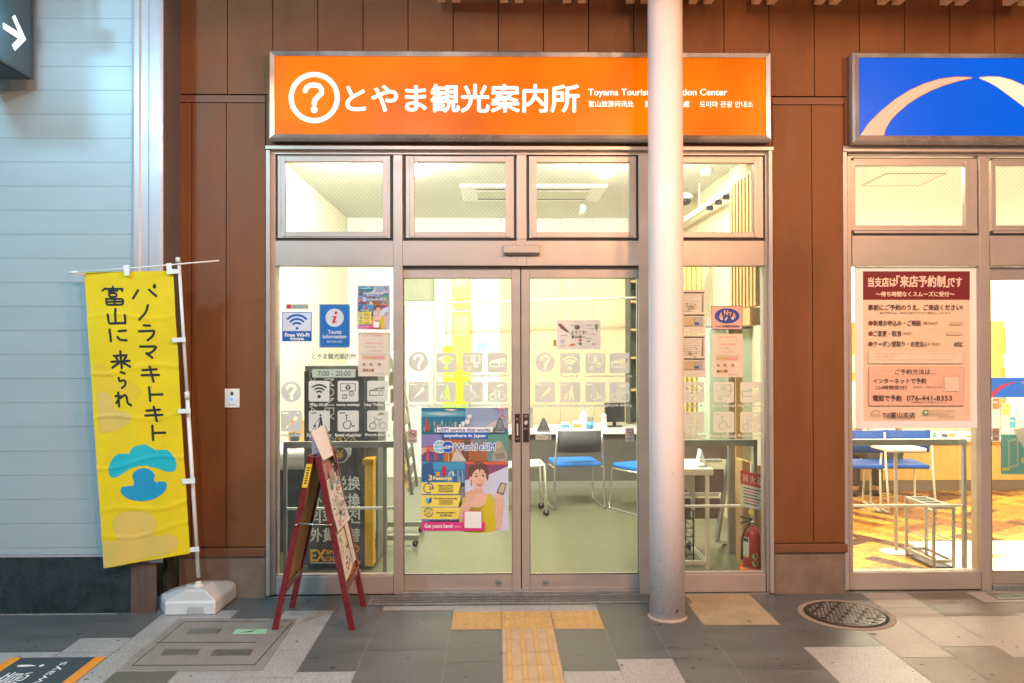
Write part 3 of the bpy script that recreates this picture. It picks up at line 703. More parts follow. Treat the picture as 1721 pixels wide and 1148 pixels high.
# ------------------------------------------------------------------ illuminated signs
def light_sign(o, i, emit, label, right=None):
    Yf = -.13
    cx, cy = (o[0]+o[2])/2, (o[1]+o[3])/2
    x0, z1 = at(o[0], cy, Yf)[0], at(cx, o[1], Yf)[1]; x1, z0 = at(o[2], cy, Yf)[0], at(cx, o[3], Yf)[1]
    u0, w1 = at(i[0], cy, Yf)[0], at(cx, i[1], Yf)[1]; u1, w0 = at(i[2], cy, Yf)[0], at(cx, i[3], Yf)[1]
    t = thing("illuminated_sign", ((x0+x1)/2, -.03, z0), label, "shop sign")
    b = MB(); b.box(x0+.002, x1-.002, Yf+.028, -.032, z0+.002, z1-.002, MT['steel_dark']); b.build("housing", t, bevel=.003)
    b = MB(); d = .022                # mitred bevelled frame
    O = [(x0, z0), (x1, z0), (x1, z1), (x0, z1)]; I = [(u0, w0), (u1, w0), (u1, w1), (u0, w1)]
    vs = [(x, Yf+.008, z) for x, z in O]+[(x, Yf-.006, z) for x, z in [(O[k][0]*.7+I[k][0]*.3, O[k][1]*.7+I[k][1]*.3) for k in range(4)]]+[(x, Yf+.004, z) for x, z in I]+[(x, Yf+.026, z) for x, z in I]+[(x, Yf+.05, z) for x, z in O]
    fs = []
    for k in range(4):
        n = (k+1) % 4
        for r0, r1 in ((0, 4), (4, 8), (8, 12)): fs.append((r0+k, r0+n, r1+n, r1+k))
        fs.append((16+k, 16+n, n, k))
    b.add(vs, fs, MT['steel']); b.build("frame", t)
    b = MB(); b.box(u0, u1, Yf+.018, Yf+.0265, w0, w1, emit); b.build("face_panel", t)
    return t, Yf+.017
E_OR = em("sign_orange_light", (1.0, .175, .0), 1.08, .30, 1.9); E_WH = em("sign_white_light", (1.0, .97, .86), 1.5)
E_BL = em("sign_blue_light", (.0, .125, .78), 1.0, .06, 1.2); E_PK = em("sign_pink_light", (1.0, .56, .34), 1.0, .12, 2.0); E_RD = em("sign_red_edge", (.75, .03, .08), .7)
t, Yp = light_sign((450.6,85.3,1297.5,235.7), (461,94.8,1288,226), E_OR, "orange illuminated fascia sign with white Japanese lettering and question mark")
b = MB()
vs, fs = holed([circ(0, 0, 1, 64), circ(0, 0, .805, 64)])
b.add([at3(528+43*x, 164+43*y, Yp) for x, y in vs], fs, E_WH)
q = stroke([(512.8,152.5),(515.5,146.8),(521,143.4),(528.5,142.6),(536,144.6),(540.5,150),(540,157),(534,163),(529,168),(528,174.5)], 8.6)
b.pp(q, Yp-.0004, E_WH); b.pp(circ(528, 184.3, 5.8, 24), Yp-.0004, E_WH); b.build("emblem", t)
b = MB(); b.txt("とやま観光案内所", (581.5, 142, 973, 188.5), Yp, E_WH, 1.15); b.build("lettering", t)
b = MB(); b.txt("Toyama Tourist Information Center", (988.5, 149.5, 1222, 163.5), Yp, E_WH, .30)
b.txt("富山旅游问讯处", (989.3, 169.3, 1065, 179.8), Yp, E_WH, .12); b.txt("富山旅遊詢問處", (1084, 169.5, 1158.5, 180), Yp, E_WH, .12); b.txt("도야마 관광 안내소", (1176, 170, 1265.5, 180.5), Yp, E_WH, .12); b.build("small_lettering", t)

t, Yp = light_sign((1433.5,88.7,2060,241.5), (1444,97.5,2049,228.5), E_BL, "blue illuminated fascia sign with two pale curved swooshes")
def swoosh(A_, e):
    b = MB(); n = len(A_)//2
    vs = [at3(x, y, Yp-.0003*e) for x, y in A_]; fs = [(k, k+1, len(A_)-2-k, len(A_)-1-k) for k in range(n-1)]
    return b, vs, fs
up = [(1446,227.5),(1460,207),(1480,187),(1505,166.5),(1530,151),(1555,140),(1580,132.5),(1605,129.3),(1621,129.2),(1634,130.5)]
lo = [(1634,131.3),(1613,135.5),(1588,143),(1566,151.5),(1545,162.5),(1527,174),(1510,188.5),(1497,202),(1489,216),(1485.5,227.5)]
def grow(P, c, d): return [(x+(d if i >= len(P)//2 else -d)*.0, y-(d if i < len(P)//2 else -d)) for i, (x, y) in enumerate(P)]
sw = up+lo
b, vs, fs = swoosh(grow(sw, 0, .8), 0); b.add(vs, fs, E_RD)
b2, vs2, fs2 = swoosh(sw, 2); b.add(vs2, fs2, E_PK); b.build("swoosh", t)
up2 = [(1646,130.5),(1662,128.8),(1680,129.5),(1700,134.5),(1721,144),(1745,159),(1768,178),(1788,200),(1800,227)]
lo2 = [(1762,227),(1752,210),(1738,195),(1722,180),(1706,168),(1690,156),(1676,146),(1662,138),(1646,131.3)]
E_CR = em("sign_cream_light", (1.0, .80, .55), 1.15, .05, 2.0)
sw2 = up2+lo2
b, vs, fs = swoosh(grow(sw2, 0, .8), 0); b.add(vs, fs, em("sign_orange_edge", (1, .35, .05), .9))
b2, vs2, fs2 = swoosh(sw2, 2); b.add(vs2, fs2, E_CR); b.build("swoosh", t)

# ------------------------------------------------------------------ column
cxp = at(1121.5, 1035, -.46)[0]; t = thing("round_column", (cxp, -.46, 0), "pale painted round steel column standing before the shop front", "column")
b = MB(); R_ = .1055
b.lathe([(R_, .012), (R_, 1.2), (R_, 2.4), (R_, 4.25)], (cxp, -.46, 0), MT['column'], 64); b.build("shaft", t)
b = MB(); b.lathe([(R_+.016, .004), (R_+.010, .009), (R_+.003, .013), (R_-.001, .018)], (cxp, -.46, 0), pm("column_caulk", (.42, .33, .28), .6, var=.15, scale=20), 64); b.build("base_collar", t)
b = MB()
for _ in range(70):
    a = -math.pi/2+random.uniform(-1.25, 1.25); z = .05+random.random()**2.2*1.1; s_ = random.uniform(.0015, .0045)
    c = Vector((cxp+(R_+.0006)*math.cos(a), -.46+(R_+.0006)*math.sin(a), z)); tv = Vector((-math.sin(a), math.cos(a), 0))
    pts = [c+tv*(s_*random.uniform(.6, 1.4)*math.cos(k*1.05))+Vector((0, 0, s_*random.uniform(.5, 1.5)*math.sin(k*1.05))) for k in range(6)]
    b.add(pts, [tuple(range(6))], MT['chip'])
a = -math.pi/2+.32
for dz, dx in ((.06, 0), (.067, .008), (.073, .014)):
    c = Vector((cxp+(R_+.0008)*math.cos(a+dx*6), -.46+(R_+.0008)*math.sin(a+dx*6), dz)); tv = Vector((-math.sin(a), math.cos(a), 0))
    b.add([c+tv*.009*math.cos(k)+Vector((0, 0, .004*math.sin(k))) for k in range(6)], [tuple(range(6))], MT['ink'])
b.build("paint_chip", t, kind="stuff")

# ------------------------------------------------------------------ blade sign at the left
Xb = at(55, 134, -.42)[0]
yb1 = -.42; z0b = at(55, 134, -.42)[1]
t = thing("blade_sign", (Xb-.11, -1.0, z0b), "dark grey projecting box sign with a lit white arrow", "direction sign")
b = MB(); b.box(Xb-.30, Xb, -1.55, yb1, z0b, z0b+.95, MT['dgrey']); b.build("box", t, bevel=.004)
b = MB(); b.box(Xb-.29, Xb-.01, -1.54, yb1-.012, z0b-.004, z0b-.0005, MT['dgrey2'])
b.box(Xb+.0005, Xb+.006, -1.55, yb1, z0b-.003, z0b+.012, MT['dgrey2']); b.box(Xb+.0005, Xb+.006, yb1-.016, yb1-.001, z0b+.013, z0b+.94, MT['dgrey2']); b.build("edge_trim", t)
def onX(px, py, X):                 # photograph point on the sign's side face x = X
    r = ray(px, py); k = (X-CAM.x)/r.x; p = CAM+r*k; return (X, p.y, p.z)
b = MB(); ar = [(20.5,28.5),(25,25),(43.9,66.5),(25,85.5),(20,75.5),(30.5,64.5),(5,48),(5,37.8),(31,54)]
E_AR = em("arrow_light", (.93, .98, 1.0), 1.8)
b.add([onX(x, y, Xb+.002) for x, y in ar], [tuple(range(len(ar)))], E_AR); b.build("arrow", t)

# ------------------------------------------------------------------ canopy with slats and downlights
t = thing("louvre_canopy", (1.4, -1.6, 3.8), "slatted canopy soffit above the right shop fronts", "canopy")
zs_ = at(1000, 6, -.16)[1]
b = MB(); b.box(-9, 9, -5.0, -.05, 4.3, 4.42, MT['canopy']); b.build("soffit", t)
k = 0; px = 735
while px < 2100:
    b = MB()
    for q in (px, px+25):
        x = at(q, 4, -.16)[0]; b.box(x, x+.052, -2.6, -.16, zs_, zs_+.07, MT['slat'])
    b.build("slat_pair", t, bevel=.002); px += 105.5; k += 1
b = MB(); b.box(at(730,4,-.16)[0], 5.2, -1.1, -1.04, zs_+.0705, zs_+.13, MT['canopy']); b.box(at(730,4,-.16)[0], 5.2, -2.3, -2.24, zs_+.0705, zs_+.13, MT['canopy']); b.build("carrier_bar", t)
def downlight(x, y, z, color, power, label, size=math.radians(130)):
    t = thing("downlight", (x, y, z), label, "lamp", "downlights in the canopy")
    b = MB(); b.lathe([(.085, .11), (.085, .0), (.072, .0), (.066, .05)], (x, y, z), MT['white'], 32); b.tube([(x, y, z+.1), (x, y, 4.3)], .012, MT['white'], 8); b.build("housing", t)
    b = MB(); b.lathe([(.001, .048), (.064, .048)], (x, y, z), em("lamp_lens", color, 6.0), 24); b.build("lens", t)
    ld = bpy.data.lights.new("lamp_light", 'POINT'); ld.energy = power; ld.color = color; ld.shadow_soft_size = .16
    lo = bpy.data.objects.new("lamp_light", ld); col.objects.link(lo); lo.parent = t; lo.location = (0, 0, -.10)
WARM, COOL, NEUT, PINK_ = (1.0, .55, .29), (.32, .76, 1.0), (.92, .93, 1.0), (1.0, .84, .72)
for _a in (
 (1.62, -2.75, 3.13, WARM, 105, "warm canopy lamp hanging low in front of the round column"),
 (1.4, -4.9, 4.1, WARM, 500, "warm canopy lamp over the middle of the passage"),
 (3.7, -4.2, 4.1, WARM, 420, "warm canopy lamp above the right shop pavement"),
 (-2.65, -.95, 3.58, COOL, 17, "cool white canopy lamp close to the pale siding wall"),
 (-1.0, -4.8, 4.1, NEUT, 260, "neutral canopy lamp above the A board"),
 (-3.4, -4.0, 4.1, COOL, 420, "cool white canopy lamp above the floor sticker")):
    downlight(*_a)

# ------------------------------------------------------------------ middle room (tourist office)
RX0, RX1, RY1, RH = -1.90, 2.19, 4.85, 3.30
b = MB(); b.box(RX0-.05, RX1+.02, .145, RY1+.05, -.05, .006, MT['vinyl']); b.build("interior_floor", kind="structure")
b = MB(); b.box(RX0-.05, RX1+.02, .10, RY1+.05, RH, RH+.1, MT['ceil']); b.build("ceiling", kind="structure")
b = MB()
b.box(RX0-.1, RX0-.012, .20, RY1, .006, RH, MT['groove'])
ys = [.201]+[.62+.62*i for i in range(7)]+[RY1]
for a, c in zip(ys[:-1], ys[1:]): b.box(RX0-.012, RX0, a+.003, c-.003, .006, RH, MT['roomtan'])
b.build("interior_wall", kind="structure")
b = MB(); b.box(RX0-.1, RX1+.03, RY1+.012, RY1+.1, 0, RH, MT['groove'])
xs = [RX0, -.35, .05, at(942, 600, RY1)[0], at(998, 600, RY1)[0], at(1056, 600, RY1)[0], RX1]
for k, (a, c) in enumerate(zip(xs[:-1], xs[1:])): b.box(a+.002, c-.002, RY1, RY1+.011, .006, 2.78, MT['roomwall'] if k < 2 else MT['roombeige']); b.box(a+.002, c-.002, RY1, RY1+.011, 2.784, RH, MT['roomwall'])
b.build("interior_wall", kind="structure")
b = MB(); b.box(RX1, RX1+.07, .20, RY1, .006, RH, MT['roombeige']); b.build("interior_wall", kind="structure")

def room_light(x, y, z, wx, wy, power, label, col_=(1, .97, .88), em_s=7.0, tilt=0):
    t = thing("ceiling_light", (x, y, z), label, "ceiling light", "flat ceiling lights of the shops")
    b = MB(); f = .03
    b.box(x-wx/2-f, x+wx/2+f, y-wy/2-f, y-wy/2, z-.03, z-.001, MT['white']); b.box(x-wx/2-f, x+wx/2+f, y+wy/2, y+wy/2+f, z-.03, z-.001, MT['white'])
    b.box(x-wx/2-f, x-wx/2, y-wy/2, y+wy/2, z-.03, z-.001, MT['white']); b.box(x+wx/2, x+wx/2+f, y-wy/2, y+wy/2, z-.03, z-.001, MT['white']); b.build("frame", t)
    b = MB(); b.box(x-wx/2, x+wx/2, y-wy/2, y+wy/2, z-.02, z-.005, em("ceiling_lamp", col_, em_s)); b.build("diffuser", t)
    ld = bpy.data.lights.new("panel_light", 'AREA'); ld.shape = 'RECTANGLE'; ld.size = wx; ld.size_y = wy; ld.energy = power; ld.color = col_
    lo = bpy.data.objects.new("panel_light", ld); col.objects.link(lo); lo.parent = t; lo.location = (0, 0, -.035); lo.rotation_euler = (tilt, 0, 0)
room_light(-1.0, .9, RH, 1.2, .3, P_ROOM, "ceiling light near the kiosk window of the tourist office")
room_light(1.1, .9, RH, 1.2, .3, P_ROOM*.8, "ceiling light over the white table of the tourist office")
room_light(-1.0, 1.6, RH, 1.2, .2, P_ROOM*1.9, "ceiling wall washer facing the white back wall", tilt=math.radians(58))  # added lamp, hidden above the transoms and tilted to brighten the back wall
room_light(1.1, 1.6, RH, 1.2, .2, P_ROOM*1.5, "ceiling wall washer facing the beige back wall over the counter", tilt=math.radians(58))  # second added lamp, unseen, aimed at the wall over the counter
# ceiling cassette seen through the middle transoms
x0, x1 = at(778, 335, 3.4)[0], at(1008, 335, 3.4)[0]
t = thing("ceiling_cassette", ((x0+x1)/2, 3.1, RH), "white flush ceiling cassette with a dark slot behind the middle transom windows", "air conditioner")
b = MB(); vs = []
b.box(x0, x1, 2.75, 3.55, RH-.03, RH-.001, MT['white']); b.build("panel", t, bevel=.01)
b = MB(); b.box(x0+.16, x1-.16, 2.86, 2.90, RH-.034, RH-.0305, MT['alu_dark']); b.box(x0+.16, x1-.16, 3.40, 3.43, RH-.034, RH-.0305, MT['alu_dark']); b.build("air_slot", t)
b = MB(); b.box(x0+.16, x1-.16, 2.94, 3.36, RH-.036, RH-.0305, MT['ceil']); b.build("grille", t, bevel=.003)
# smoke detector and dome cameras
def onceil(px, py, z=RH): return gnd(px, py, z)
x, y = onceil(1187, 284); t = thing("smoke_detector", (x, y, RH), "round white smoke detector on the ceiling behind the rightmost transom window", "smoke detector")
b = MB(); b.lathe([(.055, -.001), (.055, -.03), (.04, -.055), (.001, -.06)], (x, y, RH), MT['white'], 24); b.build("body", t)
x, y = onceil(1152, 326); t = thing("dome_camera", (x, y, RH), "white ceiling dome camera with a dark glass dome by the rightmost transom", "security camera")
b = MB(); b.lathe([(.085, -.001), (.085, -.05), (.07, -.06)], (x, y, RH), MT['white'], 24); b.build("base", t)
b = MB(); b.lathe([(.062, -.06), (.056, -.09), (.035, -.115), (.001, -.125)], (x, y, RH), MT['black'], 24); b.build("dome", t)
# track rail with clips
t = thing("track_rail", (2.05, 2.5, 3.03), "white ceiling hung rail with clips along the right wall of the tourist office", "rail")
b = MB(); b.box(2.03, 2.07, 1.5, 4.2, 3.0, 3.05, MT['white']); b.build("rail", t)
for y in (1.6, 2.7, 3.9):
    b = MB(); b.box(2.045, 2.055, y, y+.01, 3.05, RH, MT['white']); b.build("hanger", t)
for y in (1.75, 2.0, 2.3):
    b = MB(); b.box(2.02, 2.08, y, y+.03, 2.96, 2.999, MT['black']); b.build("clip", t)
# slatted screen on the right wall
t = thing("slat_screen", (1.86, .65, 1.94), "pale wooden slat screen high on the right wall of the tourist office", "screen")
b = MB()
for i in range(8): b.box(1.85, 1.90, .36+i*.082, .36+i*.082+.042, 1.94, 2.915, MT['wood'])
b.build("slat", t, kind="stuff")
b = MB(); b.box(1.9005, 1.915, .33, 1.0, 1.94, 2.95, MT['brownbd']); b.build("backing", t)
b = MB(); b.box(1.80, 1.92, .33, 1.0, 1.80, 1.925, MT['wood']); b.build("ledge", t)
# curtain rod
t = thing("curtain_rod", (.4, 4.0, 2.2), "thin pale rod spanning the tourist office behind both doors", "rod")
b = MB(); b.tube([at3(745, 509, 4.05), at3(1075, 500, 4.05)], .014, MT['offwhite'], 8); b.build("rod", t)

# counter and what stands on it
t = thing("service_counter", (1.1, 4.2, 0), "white topped counter with a dark front at the back of the tourist office", "counter")
cxl, cxr = .02, 2.18
b = MB(); b.box(cxl+.02, cxr, 4.02, 4.5, .006, .625, MT['counter_dark']); b.build("front", t)
b = MB(); b.box(cxl, cxr, 3.95, 4.6, .63, .69, MT['white']); b.build("top", t, bevel=.01)
b = MB(); b.box(cxl+.02, cxr, 3.99, 4.018, .006, .08, MT['grey_metal']); b.build("kick_board", t)
def onctr(px): return at(px, 720, 4.05)[0]
x = onctr(982); t = thing("pump_bottle", (x, 4.1, .69), "white pump bottle standing on the tourist office counter", "bottle")
b = MB(); b.lathe([(.05, 0), (.052, .02), (.052, .13), (.04, .17), (.018, .19), (.018, .215)], (x, 4.1, .6905), MT['white'], 20); b.build("bottle", t)
b = MB(); b.lathe([(.012, .2155), (.012, .25), (.02, .26)], (x, 4.1, .6905), MT['white'], 12); b.box(x-.06, x, 4.09, 4.11, .952, .966, MT['white']); b.build("pump", t)
for px, c, h, lb in ((950, (.10, .35, .75), .075, "small blue box on the counter left of the pump bottle"), (970, (.75, .35, .12), .09, "small orange and white box beside the pump bottle")):
    x = onctr(px); t = thing("small_box", (x, 4.08, .69), lb, "box")
    b = MB(); b.box(x-.05, x+.05, 4.04, 4.12, .6905, .6905+h, MT['white']); b.build("carton", t, bevel=.006)
    b = MB(); b.box(x-.045, x+.045, 4.0385, 4.0395, .70, .70+h*.5, flat(c)); b.build("printed_label", t)
x = onctr(991); t = thing("pen_cup", (x, 4.0, .69), "light blue pen cup in front of the pump bottle", "cup")
b = MB(); b.lathe([(.034, 0), (.038, .09), (.034, .09), (.03, .01)], (x, 4.0, .6905), flat((.15, .45, .75)), 20); b.build("cup", t)
for k in range(3):
    b = MB(); b.tube([(x-.012+.012*k, 4.0, .71), (x-.03+.03*k, 4.01, .83)], .004, MT['ink'], 6); b.build("pen", t)
x = onctr(1037); t = thing("monitor", (x, 4.25, .69), "black monitor turned away on the tourist office counter", "monitor")
b = MB(); b.box(x-.12, x+.12, 4.22, 4.25, .75, .98, MT['black']); b.build("screen", t, bevel=.006)
b = MB(); b.box(x-.02, x+.02, 4.25, 4.29, .695, .85, MT['black']); b.box(x-.09, x+.09, 4.2, 4.34, .6905, .70, MT['black']); b.build("stand", t)
x = onctr(1016); t = thing("desk_fan", (x, 4.1, .69), "small white round headed device on the counter beside the monitor", "device")
b = MB(); b.box(x-.03, x+.03, 4.07, 4.13, .6905, .86, MT['white']); b.build("body", t, bevel=.02)
b = MB(); b.lathe([(.016, 0), (.001, .002)], (x, 4.0695, .82), MT['black'], 14); b.build("button", t)
x = onctr(884); b = MB(); b.box(x-.07, x+.09, 4.2, 4.24, .6905, .93, MT['grey_metal']); b.box(x-.07, x+.09, 4.18, 4.30, .6902, .6925, MT['black']); tag(b.build("desk_screen", bevel=.004), "grey desk screen at the left end of the tourist office counter", "desk screen", None, "thing")
for px, h, lb in ((926, .03, "low stack of white papers on the counter left of the blue box"), (1006, .05, "thick stack of papers on the counter right of the pump bottle")):
    x = onctr(px); t = thing("paper_stack", (x, 4.12, .69), lb, "papers")
    for k in range(4):
        b = MB(); d = .006*math.sin(k*2.1+px); b.box(x-.10+d, x+.10+d, 4.02+d, 4.26+d, .6905+h*k/4, .6905+h*(k+.92)/4, MT['paper']); b.build("sheaf", t)
t = thing("spotlight", (.98, 3.7, RH), "small ceiling spotlight washing the beige wall over the counter", "spotlight")
b = MB(); b.lathe([(.04, -.001), (.04, -.02), (.012, -.025), (.012, -.08)], (.98, 3.7, RH), MT['white'], 16); b.build("mount", t)
b = MB(); b.tube([(.98, 3.66, RH-.06), (.98, 3.78, RH-.13)], .035, MT['white'], 16); b.build("barrel", t)
ld = bpy.data.lights.new("spot_light", 'SPOT'); ld.energy = 75; ld.color = (1, .86, .58); ld.spot_size = math.radians(75); ld.spot_blend = .35; ld.shadow_soft_size = .03
lo = bpy.data.objects.new("spot_light", ld); col.objects.link(lo); lo.parent = t; lo.location = (0, .10, -.15); lo.rotation_euler = (math.radians(36), 0, 0)
# back wall things
W = RY1-.004
def wallbox(name, px0, py0, px1, py1, mat, label, cat, dep=.02, Y=None):
    b = MB(); Y = (RY1-dep-.002) if Y is None else Y
    b.pbox(px0, py0, px1, py1, Y, dep, mat); return tag(b.build(name, bevel=.002), label, cat, None, "thing")
t = thing("interior_door", (*at(704, 700, W)[:1], W, 0), "plain white inner door at the back left of the tourist office", "door")
b = MB(); x0, z1 = at(681, 517, W); x1, _ = at(729, 517, W); b.box(x0, x1, W-.03, W-.001, .008, z1, MT['white']); b.build("leaf", t, bevel=.003)
b = MB(); b.box(x0-.05, x0-.004, W-.04, W-.001, .008, z1+.05, MT['offwhite']); b.box(x1+.004, x1+.05, W-.04, W-.001, .008, z1+.05, MT['offwhite']); b.box(x0-.003, x1+.003, W-.04, W-.001, z1+.004, z1+.05, MT['offwhite']); b.build("frame", t)
wallbox("sage_board", 678, 440, 729, 505, pm("sage_panel", (.42, .44, .30), .7), "sage green board above the plain white inner door", "panel")
wallbox("white_pillar", 733, 400, 748, 712, MT['white'], "white pillar beside the inner door of the tourist office", "pillar", .14)
for q in (((760,462,791,520), (.62, .55, .22), "olive yellow hanging poster above the curtain rod"), ((760,524,792,640), (.75, .56, .16), "tall yellow printed poster on the back wall below the curtain rod"), ((795,524,829,594), (.78, .80, .82), "white and pale blue poster on the back wall beside the yellow one")):
    b = MB(); b.pbox(*q[0], RY1-.02, .006, flat(q[1])); x0, y0, x1, y1 = q[0]
    b.pbox(x0+4, y0+6, x1-4, y0+(y1-y0)*.35, RY1-.0208, .0004, flat(tuple(min(.85, c*1.5+.1) for c in q[1])))
    b.pbox(x0+5, y1-18, x1-9, y1-5, RY1-.0208, .0004, flat((.8, .45, .10) if q[1][2] < .5 else (.35, .5, .75)))
    tag(b.build("wall_poster"), q[2], "poster", None, "thing")
t = thing("standing_banner", (*at(760, 690, 4.4)[:1], 4.4, 0), "lime green standing banner behind the left sliding door", "banner")
b = MB(); LM = flat((.48, .80, .01)); b.pbox(744, 582, 760, 690, 4.4, .008, LM); b.build("upright_sheet", t)
b = MB(); b.pbox(761, 622, 786, 690, 4.39, .008, LM); b.build("side_sheet", t)
x0, z0 = at(744, 690, 4.4); b = MB(); b.bar((x0+.06, 4.42, 0.01), (x0+.06, 4.42, z0+.8), .02, .02, MT['grey_metal']); b.box(x0-.05, x0+.3, 4.3, 4.5, .007, .03, MT['grey_metal']); b.build("stand", t)
t = thing("wall_shelf", (*at(1068, 500, 4.7)[:1], 4.7, .69), "dark shelf with pale boards behind the right sliding door", "shelf")
x0, x1 = at(1056, 600, 4.62)[0], 2.17
b = MB(); b.box(x0, x1, 4.825, 4.845, .7, 2.7, MT['charcoal']); b.box(x0, x0+.02, 4.55, 4.82, .7, 2.7, MT['charcoal']); b.build("carcass", t)
for z in (1.1, 1.5, 1.85, 2.2, 2.45):
    b = MB(); b.box(x0+.022, x1, 4.55, 4.82, z, z+.025, MT['wood']); b.build("shelf_board", t)
for x, c, z in ((x0+.1, (.35, .1, .08), 2.226), (x0+.2, (.1, .16, .3), 2.226), (x0+.12, (.5, .42, .2), 1.876), (x0+.3, (.2, .3, .2), 1.526)):
    b = MB(); b.box(x, x+.07, 4.58, 4.78, z, z+.17, flat(c)); tag(b.build("book"), {2.226: "dark red folder" if c[0] > .3 else "navy folder", 1.876: "tan folder", 1.526: "green folder"}[z]+" standing on the dark shelf behind the right door", "folder", None, "thing")

# chairs
def chair(x, y, rot, label, group, seatm, backm, framem, back_h=.80):
    t = thing("office_chair", (x, y, 0), label, "chair", group)
    c, s = math.cos(rot), math.sin(rot)
    T = lambda p: (x+p[0]*c-p[1]*s, y+p[0]*s+p[1]*c, p[2])
    def tb(b): b.v = [T(v) for v in b.v]; return b
    b = MB(); b.box(-.235, .235, -.22, .22, .43, .475, seatm); tb(b).build("seat", t, bevel=.018, seg=3)
    b = MB()
    for i in range(8):
        u0, u1 = -.22+.055*i, -.22+.055*(i+1); q = lambda u: -.235-.05*(1-(u/.22)**2)
        v = [(u0, q(u0), back_h-.22), (u1, q(u1), back_h-.22), (u1, q(u1)-.03, back_h), (u0, q(u0)-.03, back_h)]
        v += [(a, d+.022, e) for a, d, e in v]
        b.add(v, [(0,1,2,3),(7,6,5,4),(3,2,6,7),(0,4,5,1)]+([(0,3,7,4)] if i == 0 else [])+([(1,5,6,2)] if i == 7 else []), backm, True)
    tb(b).build("backrest", t)
    for sx in (-1, 1):
        b = MB(); X = .25*sx
        b.tube([(X*.92, -.26, back_h-.02), (X*.95, -.25, .62), (X, -.235, .44), (X*1.04, -.285, .02), (X*1.04, -.25, .014), (X*1.04, .22, .014), (X*1.04, .245, .03), (X, .205, .40), (X, .19, .42), (X, -.2, .425)], .011, framem, 8)
        tb(b).build("side_frame", t)
    return t
chair(at(965, 785, 3.0)[0], 3.0, .12, "blue seated chrome chair facing the counter behind the right sliding door", "visitor chairs of the tourist office", MT['blue_seat'], MT['dark_mesh'], MT['chrome'])
chair(at(1083, 785, 2.7)[0], 2.7, .5, "blue seated chrome chair half hidden behind the round column", "visitor chairs of the tourist office", MT['blue_seat'], MT['dark_mesh'], MT['chrome'])
# trolley with castors
def castor(b, x, y, r=.032): b.tube([(x, y-.012, r+.007), (x, y+.012, r+.007)], r, MT['black'], 14); b.box(x-.008, x+.008, y-.016, y+.016, r*1.2, r*2.4, MT['grey_metal'])
xA = at(918, 850, 2.45)[0]; t = thing("tube_trolley", (xA-.2, 2.6, 0), "pale tubular trolley on black castors behind the left sliding door edge", "trolley")
b = MB(); b.tube([(xA, 2.45, .08), (xA-.02, 2.45, .50), (xA-.45, 2.45, .47)], .015, MT['offwhite'], 10); b.tube([(xA-.03, 2.8, .08), (xA-.05, 2.8, .50), (xA-.45, 2.8, .47)], .015, MT['offwhite'], 10); b.tube([(xA-.02, 2.45, .50), (xA-.05, 2.8, .50)], .013, MT['offwhite'], 8)
b.tube([(xA-.45, 2.45, .47), (xA-.45, 2.45, .08)], .015, MT['offwhite'], 8); b.tube([(xA-.45, 2.8, .47), (xA-.45, 2.8, .08)], .015, MT['offwhite'], 8); b.build("frame", t)
b = MB(); b.box(xA-.44, xA-.06, 2.47, 2.78, .47, .49, MT['offwhite']); b.build("top", t)
for x, y in ((xA, 2.45), (xA-.03, 2.8), (xA-.45, 2.45), (xA-.45, 2.8)):
    b = MB(); castor(b, x, y); b.build("castor", t)
# brochure rack seen through the left door edge
xr = at(690, 900, 1.4)[0]
t = thing("brochure_rack", (xr, 1.5, 0), "tall grey brochure rack with tilted pockets behind the left edge of the sliding door", "rack")
b = MB()
for y in (1.35, 1.75): b.tube([(xr-.25, y, .05), (xr-.28, y, 1.55)], .012, MT['grey_metal'], 8); b.tube([(xr+.02, y, .42), (xr-.12, y, 1.55)], .012, MT['grey_metal'], 8)
b.build("frame", t)
for i in range(8):
    z = .45+.145*i; b = MB(); x = xr+.0-.013*i
    b.bar((x, 1.36, z), (x, 1.74, z), .005, .09, MT['grey_metal']); b.bar((x-.10, 1.36, z+.06), (x-.10, 1.74, z+.06), .005, .12, MT['offwhite']); b.build("pocket", t)
    for k in range(3):
        c = random.choice([(.6, .62, .6), (.12, .3, .5), (.6, .45, .1), (.25, .4, .15), (.5, .1, .1), (.75, .75, .7)])
        b = MB(); y = 1.40+.12*k; b.add([(x-.015, y, z-.02), (x-.015, y+.1, z-.02), (x-.085, y+.1, z+.15), (x-.085, y, z+.15)], [(0,1,2,3)], flat(c)); b.build("leaflet", t)
for y in (1.3, 1.8):
    b = MB(); b.box(xr-.4, xr+.08, y-.025, y+.025, .06, .10, MT['grey_metal']); castor(b, xr+.05, y, .024); castor(b, xr-.37, y, .024); b.build("foot", t)

# guard rails inside the windows
def guard(xa, xb, Y, zt, zm, label, posts):
    t = thing("guard_rail", ((xa+xb)/2, Y, 0), label, "guard rail", "metal guard rails inside the windows")
    b = MB(); b.box(xa, xb, Y-.02, Y+.02, zt-.022, zt+.022, MT['grey_metal']); b.build("top_bar", t, bevel=.003)
    b = MB(); b.box(xa, xb, Y-.008, Y+.008, zm-.009, zm+.009, MT['offwhite']); b.build("middle_bar", t, bevel=.002)
    for x in posts:
        b = MB(); b.box(x-.012, x+.012, Y-.016, Y+.016, .007, zt-.0225, MT['grey_metal']); b.build("post", t, bevel=.002)
Yg = .35
zt, zm = at(560, 747, Yg)[1], at(560, 854.5, Yg)[1]
guard(at(477,800,Yg)[0], at(668,800,Yg)[0], Yg, zt, zm, "metal guard rail inside the left window behind the A board", [at(479.5,800,Yg)[0], at(647,800,Yg)[0]])
guard(at(1088,800,Yg)[0], at(1272,800,Yg)[0], Yg, zt, zm, "metal guard rail inside the window right of the round column", [at(1100,800,Yg)[0], at(1269,800,Yg)[0]])
